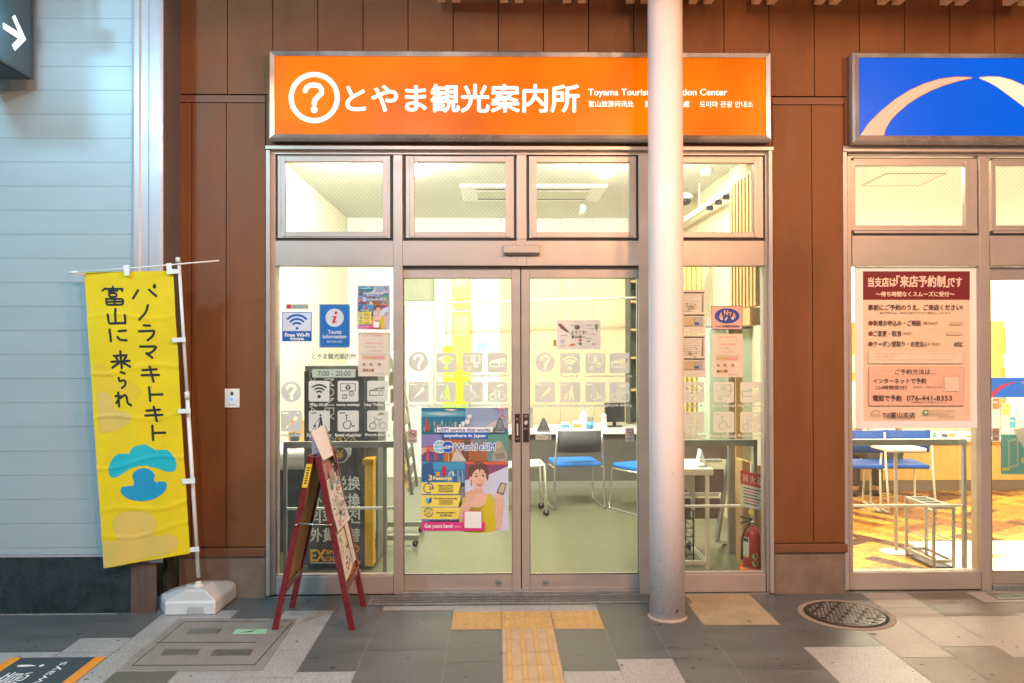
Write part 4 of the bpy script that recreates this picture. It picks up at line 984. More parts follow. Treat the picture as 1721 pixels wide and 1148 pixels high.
guard(at(1420,800,Yg)[0], at(1623,800,Yg)[0], Yg, at(1520,743,Yg)[1], at(1520,850,Yg)[1], "metal guard rail inside the right shop window under the large notice", [at(1428,800,Yg)[0], at(1620,800,Yg)[0]])

# money exchange kiosk
Yk = .62
def kz(py): return at(570, py, Yk)[1]
def kx(px): return at(px, 800, Yk)[0]
t = thing("exchange_kiosk", (kx(565), Yk, 0), "dark grey money exchange kiosk with yellow side column and white multilingual lettering", "kiosk")
b = MB(); b.box(kx(511), kx(612.5), Yk, Yk+.5, .04, kz(623), MT['charcoal']); b.build("cabinet", t, bevel=.004)
b = MB(); b.box(kx(486.5+25), kx(604), Yk+.01, Yk+.45, kz(622.5), kz(614), MT['grey_metal']); b.build("cap", t, bevel=.006)
b = MB(); b.box(kx(613), kx(631), Yk+.12, Yk+.5, .04, kz(618), pm("kiosk_grey_side", (.16, .17, .165), .5)); b.build("side_panel", t)
b = MB(); b.box(kx(511)+.02, kx(612)-.02, Yk+.03, Yk+.47, .007, .039, MT['black']); b.build("plinth", t)
b = MB(); yx0, yx1 = kx(613), kx(627.5); b.box(yx0, yx1, Yk-.01, Yk+.60, .03, kz(782), MT['yellow_panel']); b.box(yx0-.015, yx1+.004, Yk-.014, Yk+.60, kz(782)+.0005, kz(771), MT['yellow_panel']); yp = b.build("yellow_column", t, bevel=.004)
b = MB(); WH = flat((.74, .74, .70)); OR = flat((.82, .42, .03))
def side(u0, u1, z0, z1): return lambda u, v: (yx1+.0012, Yk+.04+.5*(u0+(u1-u0)*u), z0+(z1-z0)*v)
for i, s_ in enumerate(("MONEY", "EXCHANGE", "外币兑换", "외화환전", "外貨両替")):
    z1 = kz(835)-.07*i; b.add([side(.05, .95, z1-.05, z1+.008)(u, v) for u, v in ((0,0),(1,0),(1,1),(0,1))], [(0,1,2,3)], MT['white'])
    vs, fs, _ = glyph(s_); f = side(.10, .90, z1-.04, z1); b.add([(f(u, v)[0]+.001, *f(u, v)[1:]) for u, v in vs], fs, MT['ink'])
b.add([side(.15, .85, kz(817), kz(792))(u, v) for u, v in ((0,0),(1,0),(1,1),(0,1))], [(0,1,2,3)], MT['grey_metal'])
b.add([side(.1, .9, .13, .24)(u, v) for u, v in ((0,0),(1,0),(1,1),(0,1))], [(0,1,2,3)], MT['charcoal'])
b.build("side_lettering", yp)
b = MB(); Yl = Yk-.001
def vtxt(s, x0, x1, y0, y1):            # lettering turned to read downwards
    vs, fs, _ = glyph(s); b.add([at3(x0+(x1-x0)*v, y0+(y1-y0)*u, Yl) for u, v in vs], fs, WH)
vtxt("MONEY", 545, 562, 636, 706); vtxt("EXCHANGE", 520, 530.5, 624, 742)
for s_, y, x0 in (("外币兑换", 812, 521), ("外幣兌換", 841, 521), ("외화환전", 868, 521), ("外貨両替", 899, 521)):
    b.txt(s_, (x0, y-11.5, 605, y+11.5), Yl, WH, .5)
b.build("lettering", t)
b = MB()
for cx, cy, r, sgn in ((572, 740, 9, "$"), (590, 742.5, 8.5, "€"), (554, 743, 9, "₩"), (571.5, 764, 14.5, "¥")):
    vs, fs = holed([circ(0, 0, 1, 28), circ(0, 0, .86, 28)]); b.add([at3(cx+r*x, cy+r*y, Yl-.0004) for x, y in vs], fs, WH)
    b.txt(sgn, (cx-r*.36, cy-r*.52, cx+r*.36, cy+r*.52), Yl-.0006, OR, .3)
b.pp([(581,753),(592,749),(590,764),(587,769),(586,761)], Yl-.0008, WH); b.build("currency_marks", t)
b = MB(); b.txt("EX", (522, 924, 547, 943), Yl, OR, .8); b.txt("SMART", (547.5, 924.5, 584, 931.5), Yl, OR, .3); b.txt("CHANGE", (547.5, 935.5, 588, 943), Yl, OR, .3); b.pp([(522,945.2),(588,945.2),(588,946.5),(522,946.5)], Yl, WH)
vs, fs = holed([circ(0, 0, 1, 24), circ(0, 0, .6, 24)]); b.add([at3(598+6*x, 922+6*y, Yl) for x, y in vs], fs, OR); b.pp([(595,943),(605,943),(605,948),(595,948)], Yl, WH); b.build("maker_mark", t)
# desk behind the left window
t = thing("white_desk", (-1.6, 1.3, 0), "white rounded desk behind the left window beside the kiosk", "desk")
x0, x1 = RX0+.01, at(530, 770, 1.1)[0]; zt_ = at(490, 757, 1.05)[1]
b = MB(); b.box(x0, x1, 1.05, 1.9, zt_-.16, zt_, MT['white']); b.build("top", t, bevel=.05, seg=4)
b = MB(); b.box(x0+.02, x1-.06, 1.15, 1.85, .007, zt_-.165, MT['charcoal']); b.build("pedestal", t)
x = at(495, 758, 1.2)[0]; t = thing("drink_cup", (x, 1.2, zt_), "dark paper cup with an orange straw on the white desk", "cup")
b = MB(); b.lathe([(.03, 0), (.042, .11), (.045, .112), (.045, .118), (.04, .12)], (x, 1.2, zt_+.0005), MT['charcoal'], 20); b.build("cup", t)
b = MB(); b.tube([(x, 1.2, zt_+.12), (x-.018, 1.19, zt_+.24)], .006, MT['orange_pl'], 8); b.build("straw", t)
x = at(508, 740, 1.5)[0]; b = MB(); b.box(x-.12, x+.05, 1.5, 1.56, zt_+.0005, zt_+.20, flat((.80, .42, .10))); tag(b.build("file_box", bevel=.004), "orange file box on the white desk behind the cup", "file box", None, "thing")
# ------------------------------------------------------------------ right window of the tourist office
Yt = .50
x1, zt_ = at(1199, 787.5, Yt); x0 = at(1090, 787, Yt)[0]
t = thing("side_table", ((x0+x1)/2, Yt+.25, 0), "small white table with square legs behind the window right of the column", "table")
b = MB(); b.box(x0, x1, Yt-.01, Yt+.52, zt_-.05, zt_, MT['offwhite']); b.build("top", t, bevel=.008)
xl = at(1190.5, 870, Yt)[0]
for x in (x0+.05, xl):
    for y in (Yt+.03, Yt+.46):
        b = MB(); b.box(x-.014, x+.014, y-.014, y+.014, .007, zt_-.051, MT['offwhite']); b.build("leg", t, bevel=.003)
b = MB(); b.box(x0+.065, xl-.015, Yt+.02, Yt+.04, .05, .075, MT['offwhite']); b.box(xl-.01, xl+.01, Yt+.046, Yt+.444, .05, .075, MT['offwhite']); b.build("foot_rail", t)
b = MB(); b.prism([(at(1170,805,Yt)[0], zt_-.052), (xl-.015, zt_-.052), (xl-.015, zt_-.28), (at(1170,805,Yt)[0], zt_-.20)], Yt+.42, Yt+.44, MT['offwhite']); b.build("gusset", t)
x = at(1178, 780, Yt+.1)[0]; t = thing("leaflet_stand", (x, Yt+.1, zt_), "small clear A shaped leaflet stand on the white table", "leaflet stand")
b = MB(); b.add([(x-.03, Yt+.06, zt_+.001), (x-.03, Yt+.16, zt_+.001), (x-.005, Yt+.16, zt_+.13), (x-.005, Yt+.06, zt_+.13)], [(0,1,2,3)], MT['paper']); b.add([(x+.04, Yt+.06, zt_+.001), (x+.04, Yt+.16, zt_+.001), (x-.004, Yt+.16, zt_+.13), (x-.004, Yt+.06, zt_+.13)], [(0,1,2,3)], MT['white']); b.build("sheet", t)
b = MB(); b.box(x-.035, x+.045, Yt+.05, Yt+.17, zt_+.0002, zt_+.0008, MT['white']); b.build("foot", t)
# wire basket under the table
x0, z1 = at(1140, 856, Yt+.2); x1 = at(1163, 856, Yt+.2)[0]
t = thing("wire_basket", (x0, Yt+.2, 0), "black wire basket on the floor under the white table", "basket")
b = MB()
for i in range(7):
    z = .02+(z1-.02)*i/6; b.tube([(x0-.15, Yt+.16, z), (x1, Yt+.16, z), (x1, Yt+.4, z), (x0-.15, Yt+.4, z)], .004, MT['black'], 6, True)
for x in (x0-.15, (x0+x1)/2-.07, x0, x1):
    for y in (Yt+.16, Yt+.4): b.tube([(x, y, .008), (x, y, z1)], .005, MT['black'], 6)
b.build("wire_cage", t)
# mobile display rack, back side
t = thing("display_rack", (at(1200,850,1.1)[0], 1.2, 0), "mobile display rack with brown board backs behind the white table", "rack")
Yr = 1.05
for x_t, x_b in ((1229, 1205), (1120, 1098)):
    b = MB(); b.bar(at3(x_t, 745, Yr+.1), at3(x_b, 908, Yr), .03, .03, MT['grey_metal']); b.build("upright", t)
for y0, y1 in ((746, 772), (789, 828), (838, 872)):
    b = MB(); b.pbox(1100, y0, 1222-(y0-746)*.13, y1, Yr+.05, .015, MT['brownbd']); b.build("board", t)
for y0 in (772.5, 829):
    b = MB(); b.pbox(1100, y0, 1216-(y0-746)*.1, y0+5, Yr+.01, .07, MT['offwhite']); b.build("tray", t)
b = MB(); x0, z0 = at(1205, 910, Yr); b.bar((x0, Yr, z0), (x0+.16, Yr+.3, z0-.08), .035, .03, MT['offwhite']); b.bar((x0-.45, Yr, z0-.1), (x0+.16, Yr+.02, z0-.1), .03, .03, MT['grey_metal']); b.build("base_bar", t)
for x, y in ((x0+.15, Yr+.05), (x0-.2, Yr+.05), (x0-.42, Yr+.05)):
    b = MB(); castor(b, x, y, .035); b.build("castor", t)
# tall timber post, folded screen
x0, x1 = at(1237, 800, .95)[0], at(1249, 800, .95)[0]
b = MB(); b.box(x0, x1, .95, 1.02, .007, 1.9, MT['wood_y']); b.box(x0-.05, x0-.002, .97, 1.02, .007, 1.9, MT['grey_metal']); tag(b.build("timber_post", bevel=.003), "yellow timber post standing behind the fire extinguisher", "post", None, "thing")
t = thing("folded_boards", (at(1266,850,.55)[0], .6, 0), "pale wooden boards leaning behind the fire extinguisher", "boards")
for i in range(5):
    b = MB(); x = at(1246+7.5*i, 850, .62+.02*i)[0]; zt_ = at(1260, 773+3.2*i, .62)[1]
    b.box(x, x+.026, .60+.03*i, .75, .008, zt_, MT['wood']); b.build("board", t, bevel=.002)
# cabinet high behind the stickers
b = MB(); b.pbox(1192, 552, 1284, 742, 1.5, .4, pm("pale_green_cabinet", (.50, .60, .44), .5)); b.pbox(1200, 532, 1290, 548, 1.45, .5, MT['grey_metal']); tag(b.build("pale_cabinet", bevel=.006), "pale green cabinet under a grey shelf behind the round sticker", "cabinet", None, "thing")
b = MB()
for i in range(26):
    u = i/26; x = at(1136+45*u, 500, 2.6)[0]; y = 2.6+.03*math.sin(i*1.3)
    x2 = at(1136+45*(i+1)/26, 500, 2.6)[0]; y2 = 2.6+.03*math.sin((i+1)*1.3)
    b.add([(x, y, .9), (x2, y2, .9), (x2, y2, 2.6), (x, y, 2.6)], [(0,1,2,3)], pm("curtain", (.66, .54, .18), .8) if i == 0 else b.ms[0], True)
tag(b.build("yellow_curtain"), "yellow curtain hanging behind the window right of the column", "curtain", None, "thing")
# fire extinguisher in its stand
Ye = .24; xe, _ = at(1264, 930, Ye)
t = thing("fire_extinguisher", (xe, Ye, 0), "red fire extinguisher with yellow pin and green round stickers by the right window jamb", "fire extinguisher")
zb = at(1264, 958, Ye)[1]; ztop = at(1264, 885, Ye)[1]; r = (at(1279, 930, Ye)[0]-at(1250, 930, Ye)[0])/2
h = ztop-zb
b = MB(); b.lathe([(r*.96, 0), (r, .01), (r, h*.78), (r*.86, h*.90), (r*.5, h*.98), (r*.28, h)], (xe, Ye, zb), MT['red_ext'], 28); b.build("cylinder", t)
b = MB(); b.lathe([(r*1.01, .0), (r*1.01, .03)], (xe, Ye, zb+.002), MT['black'], 28); b.build("base_band", t)
b = MB(); b.lathe([(r*.28, 0), (r*.3, .03), (r*.2, .045)], (xe, Ye, ztop), MT['chrome'], 16); b.bar((xe, Ye, ztop+.05), (xe-.09, Ye-.02, ztop+.075), .016, .012, MT['black']); b.bar((xe, Ye, ztop+.045), (xe-.085, Ye-.02, ztop+.03), .016, .010, MT['black']); b.build("valve", t)
b = MB(); b.box(xe-.02, xe+.012, Ye-.012, Ye+.012, ztop+.082, ztop+.115, flat((.85, .65, .02))); b.build("safety_pin", t, bevel=.005)
b = MB(); b.tube([(xe-.02, Ye-.02, ztop+.03), (xe-.06, Ye-.03, ztop-.02), (xe-r-.015, Ye-.02, ztop-.08), (xe-r-.018, Ye-.02, zb+.08)], .009, MT['black'], 8); b.build("hose", t)
def oncyl(a0, a1, z0, z1, mat, bm, rr):
    n = 6
    for k in range(n):
        A0 = a0+(a1-a0)*k/n; A1 = a0+(a1-a0)*(k+1)/n
        bm.add([(xe+rr*math.cos(A0), Ye+rr*math.sin(A0), z0), (xe+rr*math.cos(A1), Ye+rr*math.sin(A1), z0), (xe+rr*math.cos(A1), Ye+rr*math.sin(A1), z1), (xe+rr*math.cos(A0), Ye+rr*math.sin(A0), z1)], [(0,1,2,3)], mat)
b = MB(); R1 = r*1.012; oncyl(math.radians(-178), math.radians(-128), zb+h*.36, zb+h*.78, MT['paper'], b, R1); oncyl(math.radians(-178), math.radians(-130), zb+h*.32, zb+h*.36, flat((.8,.6,.05)), b, R1)
oncyl(math.radians(-175), math.radians(-132), zb+h*.68, zb+h*.76, MT['ink'], b, R1*1.004); b.build("paper_label", t)
for zz in (.36, .2):
    b = MB(); GS = flat((.22, .55, .33)); vs = []
    for k in range(20):
        a = 2*math.pi*k/20; A0 = math.radians(-88)+.022/r*math.cos(a); vs.append((xe+R1*math.cos(A0), Ye+R1*math.sin(A0), zb+h*zz+.022*math.sin(a)))
    b.add(vs, [tuple(range(20))], GS); b.build("round_sticker", t)
t = thing("extinguisher_stand", (xe, Ye, 0), "orange plastic stand holding the fire extinguisher, with a red and white sign", "stand")
b = MB(); b.lathe([(r*1.75, .0), (r*1.72, .02), (r*1.35, zb-.004), (r*1.28, zb+.02), (r*1.12, zb+.02), (r*1.10, zb-.001), (r*.3, zb-.002)], (xe, Ye, .007), MT['orange_pl'], 32); b.build("base", t)
b = MB(); b.tube([(xe+.03, Ye+.10, .03), (xe+.03, Ye+.10, .82)], .008, MT['offwhite'], 8); b.build("sign_pole", t)
sg = lambda u, v: Vector((xe-.055+.16*u, Ye+.08-.04*u, .0)) + Vector((0, 0, at(1252+28*u, 850-60*v+8*u, Ye+.08)[1]))
b = MB(); b.add([sg(0,0), sg(1,0), sg(1,1), sg(0,1)], [(0,1,2,3)], MT['paper'])
def sgq(u0, v0, u1, v1, mt, d): b.add([sg(u, v)+Vector((0, -d, 0)) for u, v in ((u0,v0),(u1,v0),(u1,v1),(u0,v1))], [(0,1,2,3)], mt)
RD = flat((.62, .03, .03)); sgq(0, .62, 1, 1, RD, .0006)
for i, ch in enumerate("消火器"):
    b.txtf(ch, lambda u, v, i=i: sg(.08+.30*i+.24*u, .70+.22*v)+Vector((0, -.0012, 0)), MT['paper'])
for i in range(6): sgq(.12, .52-.085*i, .88-.1*(i % 3), .55-.085*i, RD if i in (1, 4) else MT['ink'], .0008)
b.build("sign", t)
# blind cords
for px, Y, y0, y1, lb in ((1279, .10, 600, 770, "white bead cord hanging inside the window right of the column"), (1071.5, .16, 660, 790, "white bead cord hanging behind the edge of the right sliding door"), (1613.5, .30, 738, 848, "white bead cord hanging in the right shop window")):
    b = MB(); n = int((y1-y0)/2.6)
    for k in range(n):
        x, z = at(px, y0+(y1-y0)*k/n, Y); b.lathe([(.0005, -.0035), (.0035, 0), (.0005, .0035)], (x, Y, z), MT['white'], 6)
    tag(b.build("bead_cord"), lb, "cord", "roller blind bead cords", "thing")
# ------------------------------------------------------------------ right shop room
QX0, QX1, QY1, QH = 2.27, 6.6, 5.0, 3.05
b = MB(); b.box(QX0-.01, QX1+.05, .145, QY1+.05, -.05, .006, MT['parquet'])
wd_ = [pm("parquet_block", c, .28, var=.10, scale=9, rvar=.05) for c in ((.58, .31, .05), (.43, .19, .028), (.24, .075, .014), (.085, .024, .008))]
rp = random.Random(11); ca, sa = math.cos(math.radians(33)), math.sin(math.radians(33)); S_ = .56
for i in range(-14, 15):
    for j in range(-14, 15):
        row = [rp.choices((0, 1, 2, 3), (.34, .30, .20, .16))[0] for _ in range(4)]
        for k in range(4):
            a0, a1, c0, c1 = (0, 1, k/4, (k+1)/4) if (i+j) % 2 else (k/4, (k+1)/4, 0, 1)
            P_ = [((i+u)*S_, (j+v)*S_) for u, v in ((a0+.003, c0+.003), (a1-.003, c0+.003), (a1-.003, c1-.003), (a0+.003, c1-.003))]
            P_ = [(4.4+x*ca-y*sa, 2.5+x*sa+y*ca) for x, y in P_]
            if all(QX0+.02 < x < QX1 and .16 < y < QY1 for x, y in P_): b.add([(x, y, .0063) for x, y in P_], [(0,1,2,3)], wd_[row[k]])
b.build("interior_floor", kind="structure")
b = MB(); b.box(QX0-.01, QX1+.05, .10, QY1+.05, QH, QH+.1, MT['offwhite']); b.build("ceiling", kind="structure")
b = MB(); b.box(QX0-.009, QX0+.02, .20, QY1, .006, QH, MT['offwhite']); b.box(QX1, QX1+.06, .0, QY1, .006, QH, MT['offwhite']); b.build("interior_wall", kind="structure")
b = MB(); b.box(QX0, QX1, QY1, QY1+.06, .006, QH, MT['offwhite']); b.build("interior_wall", kind="structure")
WC = (1, .87, .66)
room_light(3.2, .55, QH, 1.2, .3, P_ROOM2, "ceiling light over the umbrella stand of the right shop", WC)
room_light(5.0, .55, QH, 1.2, .3, P_ROOM2, "ceiling light near the right end of the right shop", WC)
room_light(3.4, 4.5, QH, 1.2, .3, P_ROOM2, "ceiling light over the travel counter", WC)
room_light(5.2, 4.5, QH, 1.2, .3, P_ROOM2, "ceiling light at the back right of the right shop", WC)
q = [gnd(a, c, QH) for a, c in ((1449,312),(1545,312),(1588,291.5),(1490,291.5))]
t = thing("ceiling_hatch", (*q[0], QH), "square ceiling access hatch above the right shop window", "hatch")
b = MB(); X0, X1, Y0, Y1 = min(p[0] for p in q), max(p[0] for p in q), min(p[1] for p in q), max(p[1] for p in q)
for p0, p1 in zip(q, q[1:]+q[:1]): b.bar((*p0, QH-.004), (*p1, QH-.004), .02, .006, MT['alu'])
b.build("frame", t)
b = MB(); b.slab(q, QH-.003, QH-.0005, MT['offwhite']); b.build("lid", t)
# wood panelling and cabinet behind
b = MB(); b.box(at(1640,600,4.9)[0], QX1-.01, 4.93, 4.99, .9, at(1700,540,4.93)[1], MT['wood_y']); b.box(at(1690,600,4.9)[0], at(1693,600,4.9)[0], 4.91, 4.929, .9, at(1700,551,4.91)[1], MT['wood']); b.box(at(1693.2,600,4.9)[0], QX1-.02, 4.91, 4.929, at(1700,594,4.91)[1], at(1700,551,4.91)[1], MT['wood_y']); b.box(at(1693.2,600,4.9)[0], QX1-.02, 4.905, 4.928, at(1700,618,4.91)[1], at(1700,595,4.91)[1], MT['white']); tag(b.build("wood_panelling"), "yellow wood panelling with a door on the back wall of the right shop", "panelling", None, "thing")
b = MB(); b.pbox(1425, 542, 1443, 596, 4.2, .3, MT['wood_y']); b.pbox(1425, 626, 1443, 641, 4.2, .3, MT['wood_y']); b.pbox(1425, 596.3, 1443, 625.7, 4.25, .25, MT['white']); tag(b.build("wall_cabinet", bevel=.004), "yellow and white wall cabinet left of the large notice", "cabinet", None, "thing")
# counter
t = thing("travel_counter", (4.2, 3.9, 0), "yellow wood travel counter with a brown foot strip across the right shop", "counter")
zt_ = at(1600, 736, 3.65)[1]
b = MB(); b.box(QX0+.02, QX1-.02, 3.65, 4.1, .13, zt_-.045, MT['wood_y']); b.build("front", t)
b = MB(); b.box(QX0+.02, QX1-.02, 3.66, 4.1, .007, .129, MT['brownbd']); b.build("foot_strip", t)
b = MB(); b.box(QX0+.02, QX1-.02, 3.58, 4.3, zt_-.04, zt_, MT['white']); b.build("top", t, bevel=.006)
def onc(px, dy=0): return at(px, 728, 3.7+dy)[0]
for px, wd, h, c, lb, nm in ((1436, .14, .10, (.05, .05, .06), "dark tray of papers at the left end of the travel counter", "paper_tray"), (1562, .04, .05, (.65, .10, .06), "small red block on the travel counter", "desk_block"), (1570, .04, .055, (.10, .55, .25), "small green block on the travel counter", "desk_block"), (1589, .03, .04, (.08, .08, .08), "small black ornament on the travel counter", "ornament"), (1601, .05, .05, (.6, .35, .2), "small tan ornament on the travel counter", "ornament"), (1632, .12, .02, (.35, .22, .12), "flat brown tray on the travel counter", "tray"), (1438, .10, .16, (.03, .08, .35), "blue binder standing at the left end of the travel counter", "binder")):
    x = onc(px); dy = .25 if nm == "binder" else 0; zo = .0005
    b = MB(); b.box(x-wd/2, x+wd/2, 3.68+dy, 3.76+dy, zt_+zo, zt_+h, flat(c)); tag(b.build(nm, bevel=.005), lb, nm.replace('_', ' '), None, "thing")
# blue counter sign with red swoosh
t = thing("counter_sign", (at(1690,650,3.75)[0], 3.75, zt_), "blue counter sign with a red swoosh behind the right shop door", "sign")
b = MB(); BL = flat((.0, .12, .72)); x0, z1 = at(1655, 635, 3.78); z0 = at(1690, 668, 3.78)[1]; b.box(x0, x0+1.6, 3.78, 3.82, z0, z1, BL); b.build("board", t)
b = MB(); sw = [(1660,668),(1665,661),(1675,652),(1688,645.5),(1700,642.5),(1710,642),(1698,645.5),(1686,651.5),(1678,657.5),(1672,664),(1669,668)]; n = len(sw)
b.pp(sw, 3.7795, flat((.55, .01, .05))); b.pp([(1716,642),(1725,642),(1738,648),(1750,660),(1754,668),(1746,662),(1735,652)], 3.7795, flat((.7, .3, .1))); b.build("swoosh", t)
b = MB()
for x in (x0+.1, x0+1.5): b.box(x-.02, x+.02, 3.79, 3.81, zt_+.001, z0-.0005, MT['chrome'])
b.build("post", t)
for k, (px, py, c, lb) in enumerate(((1672, 680, (.75, .22, .10), "round headed orange leaflet under the blue counter sign"), (1690, 690, (.75, .72, .12), "yellow leaflet under the blue counter sign"), (1703, 712, (.12, .48, .75), "blue pool leaflet on the travel counter"), (1688, 718, (.75, .55, .50), "pink leaflet on the travel counter"))):
    x, z = at(px, py, 3.72); t = thing("leaflet_holder", (x, 3.72+.02*k, zt_), lb, "leaflet")
    b = MB(); Yq = 3.70+.02*k; b.box(x-.045, x+.045, Yq, Yq+.004, zt_+.001, z+.08, MT['paper']); b.build("holder", t)
    b = MB(); b.box(x-.04, x+.04, Yq-.0015, Yq-.0005, z-.05, z+.07, flat(c)); b.box(x-.035, x+.02, Yq-.0022, Yq-.0016, z+.02, z+.035, MT['paper']); b.build("sheet", t)
# chairs
CG = "blue chairs at the travel counter"
chair(at(1508, 790, 2.75)[0], 2.75, -.12, "royal blue chair with pale legs behind the white standing table", CG, MT['blue_seat2'], MT['blue_seat2'], MT['offwhite'], .82)
chair(at(1432, 790, 2.75)[0], 2.75, -.12, "royal blue chair cut off by the left jamb of the right shop", CG, MT['blue_seat2'], MT['blue_seat2'], MT['offwhite'], .82)
# standing table
x, _ = at(1502, 931, 1.0); xt_, zt2 = at(1513, 750, 1.0)
t = thing("standing_table", (x, 1.0, 0), "white standing table with a round base plate behind the guard rail", "table")
b = MB(); b.lathe([(.108, 0), (.106, .008), (.03, .014), (.001, .014)], (x, 1.0, .0066), MT['white'], 40); b.build("base", t)
b = MB(); b.tube([(x+.02, 1.0, .02), (x+.02, 1.0, zt2-.03)], .014, MT['alu'], 12); b.build("post", t)
b = MB(); b.box(x-.11, x+.20, .86, 1.16, zt2-.03, zt2, MT['white']); b.build("top", t, bevel=.012)
# umbrella stand
t = thing("umbrella_stand", (at(1570,960,.5)[0], .6, 0), "tall narrow metal umbrella stand with square openings in the right shop window", "umbrella stand")
fl, fr_ = gnd(1569.5, 959.5), gnd(1603, 959.5); bl, br_ = gnd(1524, 937), gnd(1557, 937)
zt3 = at(1582, 850, fl[1])[1]
M_ = MT['grey_metal']; ww = .018
b = MB()
for p in (fl, fr_, bl, br_): b.box(p[0]-ww/2, p[0]+ww/2, p[1]-ww/2, p[1]+ww/2, .007, zt3, M_)
b.build("upright", t)
b = MB()
for z in (zt3-.012, .07, zt3*.45):
    wz = .02 if z != zt3*.45 else .008
    for a, c in ((fl, fr_), (bl, br_), (fl, bl), (fr_, br_)):
        if z == zt3*.45 and (a, c) in ((fl, fr_), (bl, br_)): continue
        b.bar((*a, z), (*c, z), wz*.8, wz, M_)
for k in (1, 2, 3):
    u = k/4; a = (fl[0]+(bl[0]-fl[0])*u, fl[1]+(bl[1]-fl[1])*u); c = (fr_[0]+(br_[0]-fr_[0])*u, fr_[1]+(br_[1]-fr_[1])*u)
    b.bar((*a, zt3-.012), (*c, zt3-.012), .012, .018, M_)
b.build("rail", t)
b = MB(); b.slab([fl, fr_, br_, bl], .02, .03, MT['black']); b.build("drip_tray", t)
# door mat with orange swoosh
t = thing("door_mat", (4.0, .6, 0), "white glossy floor mat with an orange swoosh inside the right shop door", "mat")
b = MB(); mx0 = gnd(1535, 930)[0]; b.slab([(mx0, .18), (mx0+3.0, .18), (mx0+3.0, gnd(1640, 912)[1]), (mx0+.12, gnd(1560, 912)[1])], .0085, .012, pm("white_mat", (.80, .78, .74), .15)); b.build("mat", t)
b = MB(); OG = flat((.75, .28, .02)); b.slab(G((1630,951),(1642,951),(1655,943),(1700,934),(1660,936),(1644,942)), .0122, .0126, OG); b.slab(G((1673,948),(1712,948),(1716,953),(1678,953)), .0122, .0126, flat((.1,.45,.75))); b.slab(G((1681,949.3),(1708,949.3),(1711,951.8),(1684,951.8)), .0128, .0131, MT['white']); b.build("printed_swoosh", t)

# seated customer, mostly behind the notice
def skin_mesh(name, verts, edges, radii, mat, parent, sub=2):
    me = bpy.data.meshes.new(name); org = ROOT[parent.name]
    me.from_pydata([tuple(Vector(v)-org) for v in verts], edges, []); me.materials.append(mat)
    o = bpy.data.objects.new(name, me); col.objects.link(o); o.parent = parent; ROOT[o.name] = org
    sk = o.modifiers.new("skin", 'SKIN'); sk.use_smooth_shade = True
    for i, d in enumerate(me.skin_vertices[0].data):
        r = radii[i]; d.radius = r if isinstance(r, tuple) else (r, r); d.use_root = (i == 0)
    s_ = o.modifiers.new("smooth", 'SUBSURF'); s_.levels = sub; s_.render_levels = sub
    return o
hx, hy = at(1478, 790, 3.05)[0], 3.0
t = thing("person", (hx, hy, 0), "person in a white shirt and khaki trousers sitting at the travel counter", "person")
V = [(hx, hy, .55), (hx, hy+.0, .72), (hx, hy+.02, .92), (hx, hy+.03, 1.04), (hx, hy+.05, 1.12), (hx, hy+.07, 1.22), (hx, hy+.075, 1.30),
     (hx-.17, hy+.03, 1.0), (hx-.22, hy+.06, .76), (hx-.14, hy+.30, .74), (hx-.10, hy+.38, .73),
     (hx+.17, hy+.03, 1.0), (hx+.22, hy+.06, .76), (hx+.14, hy+.30, .74), (hx+.10, hy+.38, .73),
     (hx-.09, hy+.04, .53), (hx-.12, hy+.42, .52), (hx-.12, hy+.36, .10), (hx-.12, hy+.46, .05),
     (hx+.09, hy+.04, .53), (hx+.13, hy+.42, .52), (hx+.13, hy+.36, .10), (hx+.13, hy+.46, .05)]
E_ = [(0,1),(1,2),(2,3),(3,4),(4,5),(5,6),(3,7),(7,8),(8,9),(9,10),(3,11),(11,12),(12,13),(13,14),(0,15),(15,16),(16,17),(17,18),(0,19),(19,20),(20,21),(21,22)]
R__ = [(.14,.10),(.13,.09),(.15,.10),(.13,.08),.05,.085,.075,.05,.042,.034,.03,.05,.042,.034,.03,.08,.065,.045,.04,.08,.065,.045,.04]
skin_mesh("body", V, E_, R__, MT['skin'], t)
shirt = [0,1,2,3,7,8,11,12]; mp = {v: i for i, v in enumerate(shirt)}
skin_mesh("shirt", [V[i] for i in shirt], [(mp[a], mp[c]) for a, c in E_ if a in mp and c in mp], [tuple(q*1.12+.004 for q in R__[i]) if isinstance(R__[i], tuple) else R__[i]*1.15+.006 for i in shirt], MT['shirt'], t)
tr = [0,15,16,17,19,20,21]; mp = {v: i for i, v in enumerate(tr)}
skin_mesh("trousers", [V[i] for i in tr], [(mp[a], mp[c]) for a, c in E_ if a in mp and c in mp], [(.155,.125) if i == 0 else R__[i]*1.15+.006 for i in tr], MT['trousers'], t)
for i in (18, 22):
    x, y, z = V[i]; b = MB(); b.lathe([(.045, 0), (.052, .02), (.045, .055), (.02, .075)], (x, y-.03, .008), MT['shoe'], 16, 1, 1.9); b.build("shoe", t)
b = MB(); b.lathe([(.001, .13), (.05, .12), (.085, .08), (.098, .02), (.09, -.04), (.06, -.07)], (hx, hy+.055, 1.27), MT['hair'], 20, 1, 1.05); b.build("hair", t)
for i in (10, 14):
    x, y, z = V[i]; s_ = 1 if x > hx else -1
    for k in range(4):
        o = (-.024+.016*k)
        skin_mesh("finger", [(x+o, y+.02, z+.012), (x+o*1.15, y+.06, z+.012), (x+o*1.2, y+.09+.006*(k in (1, 2)), z-.006)], [(0,1),(1,2)], [.009, .0085, .007], MT['skin'], t, 1)
    skin_mesh("finger", [(x-s_*.025, y+.0, z+.008), (x-s_*.05, y+.03, z+.002), (x-s_*.055, y+.055, z-.004)], [(0,1),(1,2)], [.010, .009, .008], MT['skin'], t, 1)
